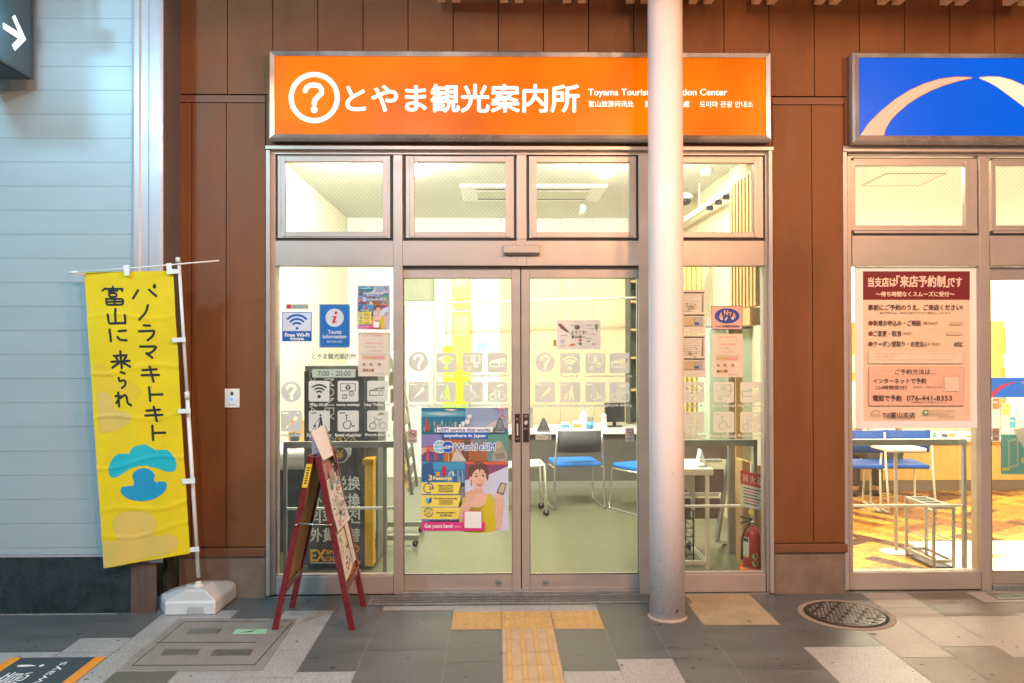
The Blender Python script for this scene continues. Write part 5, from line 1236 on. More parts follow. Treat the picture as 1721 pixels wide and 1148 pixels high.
# ------------------------------------------------------------------ window decals
YG = .0435                           # outside face of the side windows' glass
YD = .0695                           # outside face of the door glass
def icon(kind):
    base = circ(.5, .5, .5, 36) if kind == 'question' else rrect(0, 0, 1, 1, .09)
    P = [base]
    if kind == 'question':
        P += [stroke([(.30,.64),(.33,.74),(.42,.81),(.54,.815),(.65,.76),(.69,.66),(.66,.56),(.58,.48),(.52,.42),(.51,.33)], .13), circ(.51, .19, .075, 16)]
    elif kind == 'wifi':
        for r in (.15, .30, .46): P.append(arcband(.5, .30, r, r+.085, math.radians(45), math.radians(135)))
        P.append(circ(.5, .24, .085, 18))
    elif kind == 'money':
        P += [[(.13,.50),(.87,.50),(.87,.87),(.13,.87)], [(.16,.53),(.84,.53),(.84,.84),(.16,.84)], circ(.5, .685, .125, 20), stroke([(.5,.61),(.5,.67),(.44,.75)], .035, 3), stroke([(.525,.70),(.56,.75)], .035, 3)]
        for cx, cy in ((.34, .24), (.66, .38)): P += [circ(cx, cy, .125, 20), circ(cx, cy, .09, 20), stroke([(cx+.035, cy+.045), (cx-.03, cy+.02), (cx+.03, cy-.02), (cx-.035, cy-.045)], .025, 3)]
    elif kind == 'ticket':
        P += [[(.10,.28),(.78,.28),(.78,.55),(.10,.55)], [(.14,.32),(.58,.32),(.58,.51),(.14,.51)], [(.62,.32),(.74,.32),(.74,.51),(.62,.51)], [(.15,.58),(.86,.74),(.90,.56),(.82,.50),(.82,.58)]]
    elif kind == 'umbrella':
        P += [[(.20,.12),(.72,.78),(.80,.62)], stroke([(.72,.84),(.80,.90),(.86,.84)], .04, 3), [(.08,.86),(.36,.86),(.36,.91),(.08,.91)]]
    elif kind == 'stroller':
        P += [circ(.55, .78, .055, 14), [(.52,.70),(.60,.70),(.64,.45),(.70,.10),(.63,.10),(.56,.36),(.48,.10),(.41,.10),(.50,.46)], stroke([(.49,.64),(.44,.50),(.38,.46)], .03, 3), circ(.30, .38, .04, 12), [(.24,.32),(.34,.33),(.33,.24),(.38,.20),(.18,.20)], circ(.22, .13, .03, 10), circ(.33, .13, .03, 10), [(.08,.86),(.36,.86),(.36,.91),(.08,.91)]]
    elif kind == 'wheelchair':
        P += [circ(.42, .76, .05, 14), stroke([(.42,.68),(.43,.50),(.60,.50),(.70,.24),(.79,.28)], .05, 3), arcband(.44, .31, .155, .195, math.radians(110), math.radians(385), 22), [(.08,.86),(.36,.86),(.36,.91),(.08,.91)]]
    elif kind == 'bicycle':
        for cx in (.27, .73): P += [circ(cx, .27, .17, 22), circ(cx, .27, .135, 22)]
        P += [stroke([(.33,.44),(.42,.62),(.62,.50)], .035, 3), stroke([(.60,.44),(.52,.30)], .03, 3), stroke([(.30,.66),(.38,.68)], .03, 3), stroke([(.60,.56),(.70,.58)], .03, 3), [(.46,.76),(.62,.92),(.82,.88),(.80,.80)]]
    return P
CAPT = dict(wifi="Free Wi-Fi", money="money exchange", ticket="1day Ticket etc.", umbrella="Rental umbrella", stroller="Rental stroller", wheelchair="Rental wheelchair", bicycle="Bicycle sharing")
WHAT = dict(question="round question mark", wifi="wifi arcs", money="money exchange", ticket="day ticket", umbrella="folded umbrella", stroller="stroller", wheelchair="wheelchair", bicycle="bicycle")
def decal(kind, x0, y0, size, Y, where, dim=False):
    vs, fs = holed(icon(kind), kind)
    t = MB(); t.add([at3(x0+size*u, y0+size*(1-v), Y) for u, v in vs], fs, MT['vinyl_w'])
    cx, z = at(x0+size/2, y0+size, Y)
    o = thing("window_decal", (cx, Y, z), "white %s decal on the %s" % (WHAT[kind], where), "decal", "white service pictogram decals on the glass")
    t.build("pictogram", o)
    if kind in CAPT:
        s_ = CAPT[kind]; wd = min(44, 2.75*len(s_)); c = MB(); c.txt(s_, (x0+size/2-wd/2, y0+size+3.0, x0+size/2+wd/2, y0+size+8.2), Y, MT['vinyl_w'], .28); c.build("caption", o)
R1, R2 = ('question','wifi','money','ticket'), ('umbrella','stroller','wheelchair','bicycle')
LW = "left window beside the kiosk"; RW = "window right of the column"
for k, x in zip(R1[0:], (472, 518.7, 567.5, 617)): decal(k, x, 640 if k != 'question' else 641, 35, YG, LW)
for k, x in zip(R2, (472, 519, 567.5, 617)): decal(k, x, 690, 35.5, YG, LW)
for k, x in zip(R1, (687, 733.5, 778, 819.5)): decal(k, x, 591 if k == 'question' else 593, 33, YD, "left sliding door")
for k, x in zip(R2, (687, 733, 778, 819.5)): decal(k, x, 642, 33.5, YD, "left sliding door")
for k, x in zip(R1, (899.5, 941.5, 984, 1024.5)): decal(k, x, 592 if k == 'question' else 593.5, 33.5, YD, "right sliding door")
for k, x in zip(R2, (899, 942, 984, 1024.5)): decal(k, x, 642.5, 33.5, YD, "right sliding door")
for k, x in zip(R1[1:], (1149, 1199, 1244)): decal(k, x, 642, 34.5, YG, RW)
for k, x in zip(R2[1:], (1149, 1199, 1244)): decal(k, x, 692, 35, YG, RW)

# ------------------------------------------------------------------ stickers and sheets on the glass
class Sheet(MB):                     # flat print: paper first, inks stacked 0.3 mm apart towards the street
    def __init__(s, Y): super().__init__(); s.Y = Y; s.k = 0
    def nx(s): s.k += 1; return s.Y-.00025*s.k
    def r(s, x0, y0, x1, y1, c): s.pp([(x0,y0),(x1,y0),(x1,y1),(x0,y1)], s.nx(), c if not isinstance(c, tuple) else flat(c))
    def p(s, P, c): s.pp(P, s.nx(), c if not isinstance(c, tuple) else flat(c))
    def t(s, body, bx, c, bold=0): s.txt(body, bx, s.nx(), c if not isinstance(c, tuple) else flat(c), bold); s.k += 3 if bold else 0
def sheet(Y, x0, y0, x1, y1, paper):
    b = Sheet(Y); b.pbox(x0, y0, x1, y1, Y, .0006, paper if not isinstance(paper, tuple) else flat(paper)); return b
def put(b, name, label, cat, group=None): return tag(b.build(name), label, cat, group, "thing")
WHT, BLU, RED, BLK = (.78,.78,.78), (.004,.10,.42), (.55,.015,.03), (.03,.03,.03)
b = sheet(YG-.001, 474, 524.5, 524, 574, BLU); b.r(475.5, 526, 522.5, 556.5, (.62,.66,.78))
for r in (7.5, 14, 20.5): b.p([(x, 1100-y) for x, y in arcband(499, 1100-552, r, r+3.6, math.radians(42), math.radians(138))], BLU)
b.p(circ(499.3, 551.8, 2.4, 16), BLU); b.t("Free Wi-Fi", (479, 560, 519.5, 566), WHT, .4); b.t("TOYAMA", (487.5, 568, 511, 572), WHT, .4)
put(b, "wifi_sticker", "blue and white square wifi sticker high on the left window", "sticker")
b = sheet(YG-.001, 480, 511, 518.5, 520, (.40,.46,.36)); b.p(circ(485.5, 515.2, 4, 18), (.6,.03,.05)); b.r(491, 513.5, 510, 517, (.26,.30,.25)); b.p([(x, 1030-y) for x, y in arcband(515, 1030-517.5, 2.5, 3.5, math.radians(40), math.radians(140))], BLK)
put(b, "strip_sticker", "narrow pale strip sticker with a red dot above the blue wifi sticker", "sticker")
b = sheet(YG-.001, 536.5, 511, 588.5, 584.5, (.30,.34,.33)); b.p(rrect(538, 512.5, 587, 583, 2.5), (.0,.13,.45)); b.p(circ(562.4, 534, 15.4, 32), (.58,.60,.66))
b.p(circ(564.6, 526, 2.6, 16), RED); b.p([(557.6,531.6),(566,530.6),(562.8,540.8),(566.2,540.2),(565.8,542),(559.2,543.6),(558,542.6),(560.8,533.4),(557.4,533.4)], RED); b.t("Tourist", (551.5, 555, 574, 561), (.6,.63,.72), .3); b.t("Information", (542.5, 562.5, 582, 568.5), (.6,.63,.72), .3); b.t("観光案内所", (549.5, 572.3, 575, 576.3), (.6,.63,.72))
put(b, "information_sticker", "blue tourist information sticker with a red letter i on a grey disc", "sticker")
b = Sheet(YG-.001); b.t("とやま観光案内所", (524.5, 594, 598.5, 603.5), MT['vinyl_g'], .25); put(b, "glass_lettering", "grey Japanese lettering on the left window above the opening hours", "lettering")
b = sheet(YG-.001, 525, 620.5, 597.5, 634.5, (.46,.55,.44)); b.t("7:00 - 20:00", (534, 623.5, 589.5, 631.8), (.10,.12,.10), .15); put(b, "hours_strip", "pale green opening hours strip on the left window", "sticker")

# notice with food pictures, used twice
def food_notice(x0, y0, x1, y1, label):
    w_, h_ = x1-x0, y1-y0; U = lambda u: x0+u*w_; V = lambda v: y0+v*h_
    b = sheet(YG+.0086, x0, y0, x1, y1, (.74,.66,.55)); b.Y = YG-.0006; b.pp([(x0,y0),(x1,y0),(x1,y1),(x0,y1)], YG-.0004, flat((.70,.61,.50)))
    RO = (.70,.20,.13)
    for i, (tx, a, c, cl) in enumerate((("お得・お時間限定", .15, .80, RO), ("トキメクフリーきっぷ", .14, .86, (.52,.42,.34)), ("FREE PASS", .22, .78, RO), ("市内電車・バス", .24, .80, (.5,.40,.30)), ("Travel Bus", .30, .72, (.5,.40,.30)), ("1日 800円 2日 1500円", .10, .90, (.52,.42,.34)))):
        b.t(tx, (U(a), V(.055+.085*i), U(c), V(.095+.085*i)), cl)
    b.r(U(.12), V(.53), U(.5), V(.61), (.60,.38,.22)); b.r(U(.5), V(.53), U(.84), V(.61), (.66,.34,.30))
    for u in (.18, .40, .66): b.p(circ(U(u), V(.73), w_*.05, 10, h_*.035), (.30,.22,.16)); b.r(U(u)-1.5, V(.74), U(u)+3, V(.765), (.6,.30,.22))
    for u in (.18, .27, .36, .45): b.r(U(u)-2, V(.83), U(u)+2, V(.89), random.choice([(.35,.16,.08), (.5,.3,.1), (.25,.12,.10)]))
    b.r(U(.52), V(.93), U(.84), V(.938), (.5,.42,.34))
    return put(b, "paper_notice", label, "notice", "cream paper notices with food pictures")
food_notice(602, 559, 656, 632.5, "cream paper notice with small food pictures on the left window")
food_notice(1198, 561, 1248.5, 634, "cream paper notice under the oval blue emblem sticker")

# data service poster (large on the door, small on the left window)
def data_poster(X0, Y0, X1, Y1, Y, label, border=0.0):
    w_, h_ = X1-X0, Y1-Y0
    P = lambda pts: [(X0+w_*(x-42)/766, Y0+h_*(y-28)/1080) for x, y in pts]
    b = Sheet(Y)
    b.pbox(X0-border, Y0-border, X1+border, Y1+border, Y, .0006, MT['paper'])
    R = lambda x0, y0, x1, y1, c: b.p(P([(x0,y0),(x1,y0),(x1,y1),(x0,y1)]), c)
    T = lambda s, x0, y0, x1, y1, c, bo=0: b.t(s, (*P([(x0,y0)])[0], *P([(x1,y1)])[0]), c, bo*w_/147)
    rnd = random.Random(5)
    R(42,28,808,1108,(.52,.55,.68))
    R(42,28,428,262,(.015,.16,.28)); R(42,60,428,105,(.10,.34,.42)); b.p(P([(240,45),(300,38),(360,46),(310,58)]), (.75,.55,.42)); b.p(P([(60,80),(200,66),(400,84),(220,98)]), (.35,.52,.58))
    R(42,150,428,262,(.02,.20,.27))
    for i in range(46):
        x = 45+rnd.random()*370; h = 18+rnd.random()*55; y = 255-rnd.random()*70; c = rnd.choice([(.22,.30,.34), (.40,.42,.40), (.08,.20,.26), (.50,.50,.45), (.05,.13,.20)])
        R(x, y-h, x+8+rnd.random()*12, y, c)
    b.p(P([(86,118),(92,118),(110,235),(98,235),(90,190),(82,235),(68,235)]), (.60,.05,.04))
    R(428,28,808,262,(.26,.34,.50)); R(428,150,808,262,(.30,.38,.52)); b.p(P([(600,205),(690,140),(705,140),(800,205)]), (.55,.48,.50)); R(428,205,808,262,(.05,.22,.30))
    for i in range(44):
        x = 690+rnd.random()*112; y = 32+rnd.random()**1.6*190*(x-680)/120; b.p(P(circ(x, y, 3.5+rnd.random()*6, 7)), rnd.choice([(.72,.40,.46), (.60,.28,.36), (.35,.18,.24)]))
    for q in ([(445,90),(480,86),(484,120),(448,124)], [(425,132),(468,128),(462,172),(430,176)], [(392,150),(426,148),(420,190),(400,196)], [(370,172),(392,170),(392,198),(376,200)]): b.p(P(q), (.72,.74,.74))
    R(42,262,808,500,(.16,.12,.32)); R(42,262,230,380,(.22,.20,.46)); R(42,380,230,440,(.60,.36,.30)); R(42,440,230,500,(.06,.10,.26)); b.p(P([(42,440),(110,400),(180,430),(230,415),(230,445),(42,445)]), (.07,.08,.22))
    TR = (.62,.06,.03)
    for q in ((72,362,190,376), (84,388,178,396), (96,362,108,497), (158,362,170,497), (86,400,94,497), (176,400,184,497)): R(*q, TR)
    R(232,300,480,500,(.42,.13,.04))
    for i in range(16):
        x = 235+rnd.random()*225; R(x, 330+rnd.random()*60, x+14, 500, rnd.choice([(.55,.20,.05), (.30,.09,.03), (.62,.34,.12), (.16,.07,.05)]))
    b.p(P([(300,500),(345,400),(375,400),(440,500)]), (.55,.48,.42)); R(480,262,620,500,(.20,.22,.24)); b.p(P([(390,330),(432,305),(480,330),(470,345),(400,345)]), (.10,.10,.08)); R(480,400,620,500,(.36,.12,.05)); R(620,262,808,500,(.10,.28,.24))
    b.p(P([(660,500),(672,420),(690,390),(688,345),(715,318),(755,330),(770,380),(795,430),(800,500)]), (.34,.30,.24)); b.p(P(circ(720, 352, 28, 14, 34)), (.42,.37,.30)); b.p(P([(690,430),(770,420),(780,470),(700,480)]), (.22,.20,.17))
    b.p(P([(184,198),(675,198),(668,243),(178,243)]), (.80,.80,.80)); T("eSIM service that works", 192,207,648,236,(.05,.12,.40),.22)
    b.p(P([(228,247),(632,247),(625,300),(222,300)]), (.01,.12,.48)); T("anywhere in Japan", 244,258,606,294,(.80,.82,.85),.28)
    b.p(P(circ(205, 370, 58, 30)), (.75,.80,.82)); b.p(P(circ(205, 370, 50, 30)), (.20,.48,.62))
    for q in ((155,352,255,357), (155,382,255,387), (202,322,207,418)): R(*q, (.8,.82,.82))
    b.p(P(circ(275, 372, 54, 30)), (.80,.82,.84)); b.p(P(circ(275, 372, 49, 30)), (.01,.10,.45)); T("eSIM", 232,358,316,388,(.82,.82,.84),.2)
    T("World eSIM", 336,340,690,402,(.82,.82,.84),1.5); T("World eSIM", 336,340,690,402,(.01,.09,.40),.15)
    R(42,502,425,690,(.03,.20,.42)); R(42,502,425,570,(.05,.28,.50)); b.p(P([(60,520),(140,502),(160,660),(42,670),(42,560)]), (.03,.10,.26)); R(225,540,262,628,(.52,.02,.06)); R(170,590,205,625,(.62,.28,.08)); b.p(P(smooth_closed([(280,600),(320,585),(345,610),(370,620),(300,625)])), (.55,.64,.70))
    for i in range(14):
        x = 250+rnd.random()*165; R(x, 630-rnd.random()*60, x+12, 680, rnd.choice([(.12,.30,.48), (.30,.42,.52), (.04,.12,.28)]))
    T("3", 106,618,136,664,(.85,.72,.25),.4); T("Features", 148,632,308,660,(.85,.72,.25),.4)
    # seated figure with phone
    SK, HR, DR = (.72,.46,.34), (.10,.05,.03), (.58,.48,.015)
    R(425,502,808,1108,(.56,.59,.74)); b.p(P([(425,502),(808,502),(808,540),(640,612),(425,665)]), (.22,.06,.16)); b.p(P([(425,502),(808,502),(808,528),(425,520)]), (.60,.12,.05))
    HR, HL = (.13,.055,.035), (.22,.10,.06)
    b.p(P(smooth_closed([(452,625),(455,555),(490,525),(520,505),(560,500),(600,522),(628,560),(634,620),(624,668),(600,640),(480,650)])), HR)
    b.p(P(smooth_closed([(498,530),(520,512),(560,508),(590,524),(560,522),(520,528)])), HL)
    b.p(P([(512,700),(574,690),(586,775),(640,800),(498,815)]), (.66,.40,.29))
    b.p(P(smooth_closed([(478,610),(492,566),(545,548),(596,562),(612,612),(606,668),(584,716),(548,742),(518,728),(488,684)])), SK)
    b.p(P(smooth_closed([(474,640),(470,590),(492,556),(540,540),(598,552),(618,596),(616,650),(608,610),(590,578),(568,566),(552,592),(548,566),(520,576),(496,604),(484,650),(482,720),(476,700)])), HR)
    b.p(P(circ(474, 648, 10, 12, 18)), SK); b.p(P(circ(474, 678, 5, 10)), (.8,.75,.6))
    for x, dy in ((526, 0), (586, -5)):
        b.p(P(smooth_closed([(x-16,634+dy),(x,624+dy),(x+16,632+dy),(x,641+dy)])), (.80,.74,.70)); b.p(P(circ(x, 632+dy, 8.5, 12, 8)), (.07,.035,.03)); b.p(P(stroke([(x-17,632+dy),(x-4,622+dy),(x+16,629+dy)], 4, 2)), (.10,.05,.04)); b.p(P(stroke([(x-18,608+dy),(x,602+dy),(x+16,606+dy)], 4, 2)), (.25,.13,.09))
    b.p(P(smooth_closed([(556,648),(566,670),(554,676),(548,671)])), (.64,.38,.29))
    b.p(P(circ(510, 672, 15, 14, 9)), (.74,.42,.35)); b.p(P(circ(592, 664, 12, 14, 8)), (.74,.42,.35))
    b.p(P(smooth_closed([(530,696),(556,690),(580,688),(564,710),(546,712)])), (.58,.07,.09)); b.p(P(smooth_closed([(537,697),(556,693),(573,692),(556,701)])), (.8,.78,.75))
    b.p(P(smooth_closed([(400,870),(425,822),(500,788),(590,778),(650,800),(686,850),(696,960),(690,1108),(392,1108),(384,980)])), SK)
    b.p(P(smooth_closed([(402,838),(425,806),(446,850),(470,890),(550,898),(608,862),(625,792),(656,790),(680,850),(686,960),(678,1108),(420,1108),(404,960)])), DR)
    b.p(P(smooth_closed([(470,900),(550,905),(600,880),(560,930),(500,1000),(470,1080),(440,1000)])), (.36,.29,.02))
    b.p(P(smooth_closed([(436,786),(452,768),(494,772),(512,800),(494,850),(462,930),(434,980),(398,1015),(372,995),(384,900),(420,850)])), (.69,.43,.32))
    b.p(P(smooth_closed([(690,820),(716,792),(756,802),(764,860),(750,960),(736,1080),(694,1085),(700,960)])), (.69,.43,.32))
    b.p(P([(742,680),(792,692),(766,790),(704,770)]), (.10,.10,.10)); b.p(P([(748,690),(784,698),(760,780),(716,766)]), (.46,.42,.28))
    for i in range(4): b.p(P(stroke([(690, 790+11*i), (716, 782+11*i), (742, 790+10*i)], 10, 3)), (.74,.48,.36))
    for i in range(4): b.p(P(stroke([(432+14*i, 800-8*i), (440+16*i, 770-6*i), (462+14*i, 775-3*i)], 13, 3)), (.66,.40,.29))
    YE_ = (.82,.66,.10)
    for y0, y1 in ((682,782),(795,895),(903,1003)): b.p(P([(42,y0),(390,y0),(366,y1),(42,y1)]), YE_); R(42, y1, 366, y1+8, (.20,.26,.45))
    b.p(P([(x, 1460-y) for x, y in arcband(105, 1460-732, 38, 46, math.radians(20), math.radians(300), 22)]), (.02,.10,.35)); b.p(P([(98,676),(122,692),(100,704)]), (.02,.10,.35)); T("24", 108,716,150,746,(.02,.08,.28),.2)
    b.p(P([(78,808),(104,828),(104,874),(78,850)]), (.10,.48,.58)); b.p(P([(132,808),(106,828),(106,874),(132,850)]), (.01,.10,.38))
    vs_ = arcband(105, 945, 33, 40, 0, math.radians(160), 14); b.p(P(vs_), (.02,.10,.2)); b.p(P(arcband(105, 945, 33, 40, math.radians(180), math.radians(340), 14)), (.02,.10,.2)); b.p(P(circ(105, 945, 22, 16)), (.50,.46,.14))
    for s_, y, a, c in (("Apply anytime,", 702, 190, 325), ("from anywhere.", 750, 190, 325), ("The setup process is easy.", 815, 152, 360), ("No need to replace", 938, 175, 340), ("the SIM card", 960, 205, 310)): T(s_, a, y, c, y+17, (.10,.10,.06), .12)
    for y in (724, 736, 838, 852, 866): R(195, y, 320, y+5, (.38,.32,.10))
    R(42,1030,600,1106,(.66,.03,.22)); T("Get yours here!", 70,1048,315,1090,(.82,.80,.80),.3); T(">>>>>", 326,1062,388,1078,(.82,.80,.80))
    R(416,932,576,1088,(.70,.05,.22)); R(422,938,570,1082,(.80,.80,.78))
    return put(b, "data_poster", label, "poster")
data_poster(708.2, 685.3, 854.5, 892.5, YD-.001, "large colourful eSIM poster on the left sliding door")
data_poster(602, 481, 653, 552, YG-.001, "small colourful eSIM poster on white paper high on the left window", 2.0)

# stickers on the doors
b = sheet(YD-.001, 935.5, 538, 1009.5, 587.5, (.70,.67,.60))
b.t("ようこそ!", (959.5, 556, 985, 562), (.12,.10,.08), .25); b.t("富山県へ", (960.5, 563.5, 984, 568.5), (.12,.10,.08), .2)
b.p(smooth_closed([(938,545),(943,544.5),(950,551),(957,559),(949,556),(942,551)]), (.18,.09,.06)); b.p(smooth_closed([(966,549),(972,546.5),(975,551),(970,554),(967,553)]), (.16,.10,.08)); b.p(circ(1002.5, 549, 2.8, 12, 5), (.12,.30,.08)); b.r(1002, 553, 1003, 557, (.2,.1,.05))
b.p(circ(945.5, 573.5, 4, 12), (.50,.46,.58)); b.p(circ(975.3, 572, 2.6, 12), (.62,.06,.08)); b.p(smooth_closed([(972,578),(975,575.5),(979,578),(975,580)]), (.10,.28,.08)); b.p(smooth_closed([(957,580),(962,577.5),(967,579),(961,581.5)]), (.58,.16,.06)); b.p(smooth_closed([(985,573.5),(992,572.5),(989,575)]), (.25,.25,.22)); b.p(circ(998, 578, 3, 10, 2), (.55,.45,.40))
for x, y in ((958,546),(985,546),(990,552),(992,561),(942,563),(940,581),(984,568)): b.r(x, y, x+11, y+.8, (.42,.40,.36))
put(b, "welcome_sheet", "pale welcome sheet with small plant and bird drawings on the right sliding door", "notice")
b = sheet(.12, 930, 571, 935, 582, (.72,.66,.05)); put(b, "yellow_tag", "tiny yellow tag beside the welcome sheet on the right door", "sticker")
def tri_sticker(x0, x1, y0, y1, Y, label):
    b = Sheet(Y); cx = (x0+x1)/2; b.p([(x0,y1),(x1,y1),(x1,y1-3.5),(cx+1.5,y0),(cx-1.5,y0),(x0,y1-3.5)], (.12,.15,.16)); b.p([(x0+4,y1-5),(x1-4,y1-5),(cx+1,y0+4),(cx-1,y0+4)], (.22,.26,.27))
    b.p(circ(cx-3, y1-9.5, 1.3, 10), (.12,.15,.16)); b.r(cx-4.5, y1-8, cx-1.5, y1-5, (.12,.15,.16)); b.r(cx+1, y1-10, cx+4, y1-5, (.12,.15,.16)); b.r(x0+2, y1-3.2, x1-2, y1-1.6, (.34,.38,.38))
    put(b, "triangle_sticker", label, "sticker", "grey triangular door safety stickers")
tri_sticker(903, 924, 702.5, 725.5, YD-.001, "grey triangular sticker on the right sliding door beside the push plate")
tri_sticker(830, 850, 702, 728, YD-.0240, "grey triangular sticker over the top right of the large poster")
b = sheet(YD-.001, 900, 731.5, 926.5, 739, (.52,.50,.42)); b.r(903, 734.5, 917, 736, (.2,.2,.18)); b.p([(x, 1470-y) for x, y in arcband(922, 1470-735.2, 1.6, 3, math.radians(-150), math.radians(130))], (.02,.05,.25)); put(b, "maker_label", "pale strip label under the triangular sticker on the right door", "label")
def nosmoke(x0, y0, x1, y1, Y, label):
    b = sheet(Y, x0, y0, x1, y1, (.48,.42,.38)); cx = (x0+x1)/2; r = (x1-x0)*.40; cy = y0+r+1.5
    vs, fs = holed([circ(0, 0, 1, 26), circ(0, 0, .80, 26)]); yy = b.nx(); b.add([at3(cx+r*x, cy+r*y, yy) for x, y in vs], fs, flat((.42,.04,.04)))
    b.p(stroke([(cx-r*.6, cy-r*.6), (cx+r*.6, cy+r*.6)], r*.2, 2), (.42,.04,.04)); b.r(cx-r*.55, cy-r*.1, cx+r*.55, cy+r*.15, (.08,.07,.07)); b.r(x0+1.5, y1-5.5, x1-1.5, y1-4, (.16,.14,.13)); b.r(x0+3, y1-3, x1-3, y1-2, (.16,.14,.13))
    put(b, "no_smoking_sticker", label, "sticker", "no smoking stickers on the doors")
nosmoke(686, 722, 701, 745, YD-.001, "no smoking sticker at the far left edge of the left sliding door"); nosmoke(1051, 719.5, 1065.5, 742, YD-.001, "no smoking sticker near the round column on the right sliding door"); nosmoke(1667.5, 719.5, 1680, 741.5, YD-.001, "no smoking sticker on the right shop door under the blue counter sign")
# emblem sticker, timetable sheets
b = sheet(YG-.001, 1196, 514, 1248, 554, (.03,.07,.30)); b.r(1197, 515, 1247, 553, (.72,.40,.30)); b.p(circ(1222, 531, 21, 36, 12.8), (.01,.05,.32))
for ch, x, y, s_ in (("A", 1208.5, 530, 8), ("N", 1217, 525.5, 8), ("T", 1225, 528, 6), ("A", 1230.5, 530, 8)): b.t(ch, (x, y-s_/2, x+s_*.8, y+s_/2), (.72,.36,.14), .4)
b.p(smooth_closed([(1210,534),(1214,533),(1215,537),(1212,538)]), (.75,.55,.5)); b.p(smooth_closed([(1218,537),(1222,532),(1222,536),(1219,539)]), (.75,.55,.5)); b.p(smooth_closed([(1229,534),(1234,533),(1233,537),(1230,537)]), (.75,.55,.5))
b.t("全国旅行業協会", (1214.5, 546.5, 1243, 550), (.05,.06,.22), .1); b.r(1202, 547.8, 1213, 549, (.2,.15,.3)); put(b, "emblem_sticker", "salmon sticker with a blue oval emblem right of the column", "sticker")
for y0, y1, lb in ((487, 561, "upper printed timetable sheet right of the column"), (562, 634, "lower printed timetable sheet right of the column")):
    b = sheet(YG-.001, 1138, y0, 1186, y1, (.68,.63,.50)); H_ = y1-y0
    for f, x0 in ((.05, 1141), (.56, 1141)): b.r(x0, y0+H_*f, 1184, y0+H_*(f+.035), (.07,.06,.04))
    for i in range(9):
        y = y0+H_*(.12+.045*i); b.r(1142, y, 1176-6*(i % 3), y+.6, (.40,.37,.30)); b.r(1179.5, y-1, 1182.5, y+1.6, (.22,.20,.15))
    for i in range(12): x = 1142+random.random()*30; y = y0+H_*(.30+random.random()*.22); b.r(x, y, x+3, y+1.6, (.25,.22,.18))
    b.r(1142, y0+H_*.62, 1166, y0+H_*.82, (.52,.40,.22)); b.r(1168, y0+H_*.62, 1182, y0+H_*.82, (.42,.38,.32)); b.r(1168, y0+H_*.74, 1175, y0+H_*.80, (.05,.10,.30))
    put(b, "timetable_sheet", lb, "notice")

# ------------------------------------------------------------------ right shop notices
b = sheet(.0400, 1450.5, 456, 1630, 707.5, (.80,.56,.40))
b2 = Sheet(.0398); b2.pbox(1437, 449, 1642, 719.5, .0408, .0006, MT['paper'])
PINK = (.80,.61,.46); DK = (.10,.06,.05); PW = (.80,.60,.48)
b.r(1450.5, 456, 1630, 504, (.165,.006,.012))
b.t("当支店は", (1459, 466.5, 1506, 482), PW, .5); b.t("「来店予約制」", (1507, 463.5, 1595, 482.5), PW, .6); b.t("です", (1594.5, 466.5, 1616.5, 482), PW, .5)
b.t("〜待ち時間なくスムーズに受付〜", (1472, 490, 1604, 498.5), PW, .3)
b.t("事前にご予約のうえ、ご来店ください!", (1459, 512, 1617.5, 521.5), DK, .3); b.t("事前予約のない場合は受付できない場合もございます", (1478, 523.8, 1598.5, 528), DK)
for y, s_, x1, s2, xa, xb in ((543, "新規お申込み・ご相談", 1548, "（最大60分）", 1551, 1577), (560.5, "ご変更・取消", 1514.5, "（30分）", 1517, 1533), (578, "クーポン受取り・お支払い", 1561, "（30分）", 1563.5, 1580)):
    b.p(circ(1463.3, y, 3.8, 18), (.20,.04,.02)); b.t(s_, (1468, y-4.6, x1, y+4.6), DK, .2); b.t(s2, (xa, y-2.8, xb, y+2.8), DK)
b.t("etc", (1604, 574, 1618, 582), DK, .2); b.p(rrect(1596, 541, 1618, 546, 2), (.60,.40,.28)); b.p(rrect(1590, 558, 1618, 563, 2), (.66,.46,.33))
b.p(rrect(1459.5, 590, 1619, 611, 1.5), (.66,.46,.34)); b.p(rrect(1460, 590.5, 1618.5, 610.5, 1.5), PINK)
for y, x1 in ((594.5, 1609), (599.5, 1508), (605, 1601)): b.t("ご予約のない場合はお待ちいただくことがございますのであらかじめご了承ください"[:30 if x1 > 1550 else 13], (1468, y-1.4, x1, y+1.4), (.42,.26,.18))
b.p(rrect(1459.8, 617, 1619.5, 682, 2), (.60,.28,.19)); b.p(rrect(1460.4, 617.6, 1619, 681.4, 2), (.76,.45,.33)); b.r(1466, 631.5, 1612, 632.1, (.64,.32,.23))
b.t("ご予約方法は…", (1504, 620.5, 1573, 629.5), DK, .25); b.t("インターネットで予約", (1467.5, 635.8, 1556.5, 644.8), DK, .3); b.t("（24時間受付）", (1472, 647.8, 1524, 655), DK, .1); b.t("空き状況・ご予約はこちらから", (1535, 649, 1584, 652.4), DK)
b.t("電話で予約", (1467.5, 664.2, 1515, 674.3), DK, .3); b.t("076-441-8353", (1524.3, 665, 1600, 673.3), DK, .15); b.t("営業時間内にお電話ください", (1532, 674.8, 1590, 677.4), DK)
b.p(rrect(1587.5, 633.5, 1611.5, 657.5, .8), (.80,.60,.46))
b.t("TiS富山支店", (1483, 692.8, 1538, 702.3), DK, .25); b.p(arcband(1472, 706-8, 8, 8.8, math.radians(180), math.radians(330), 12), DK); b.t("JR西日本", (1464, 696.5, 1480, 700), DK)
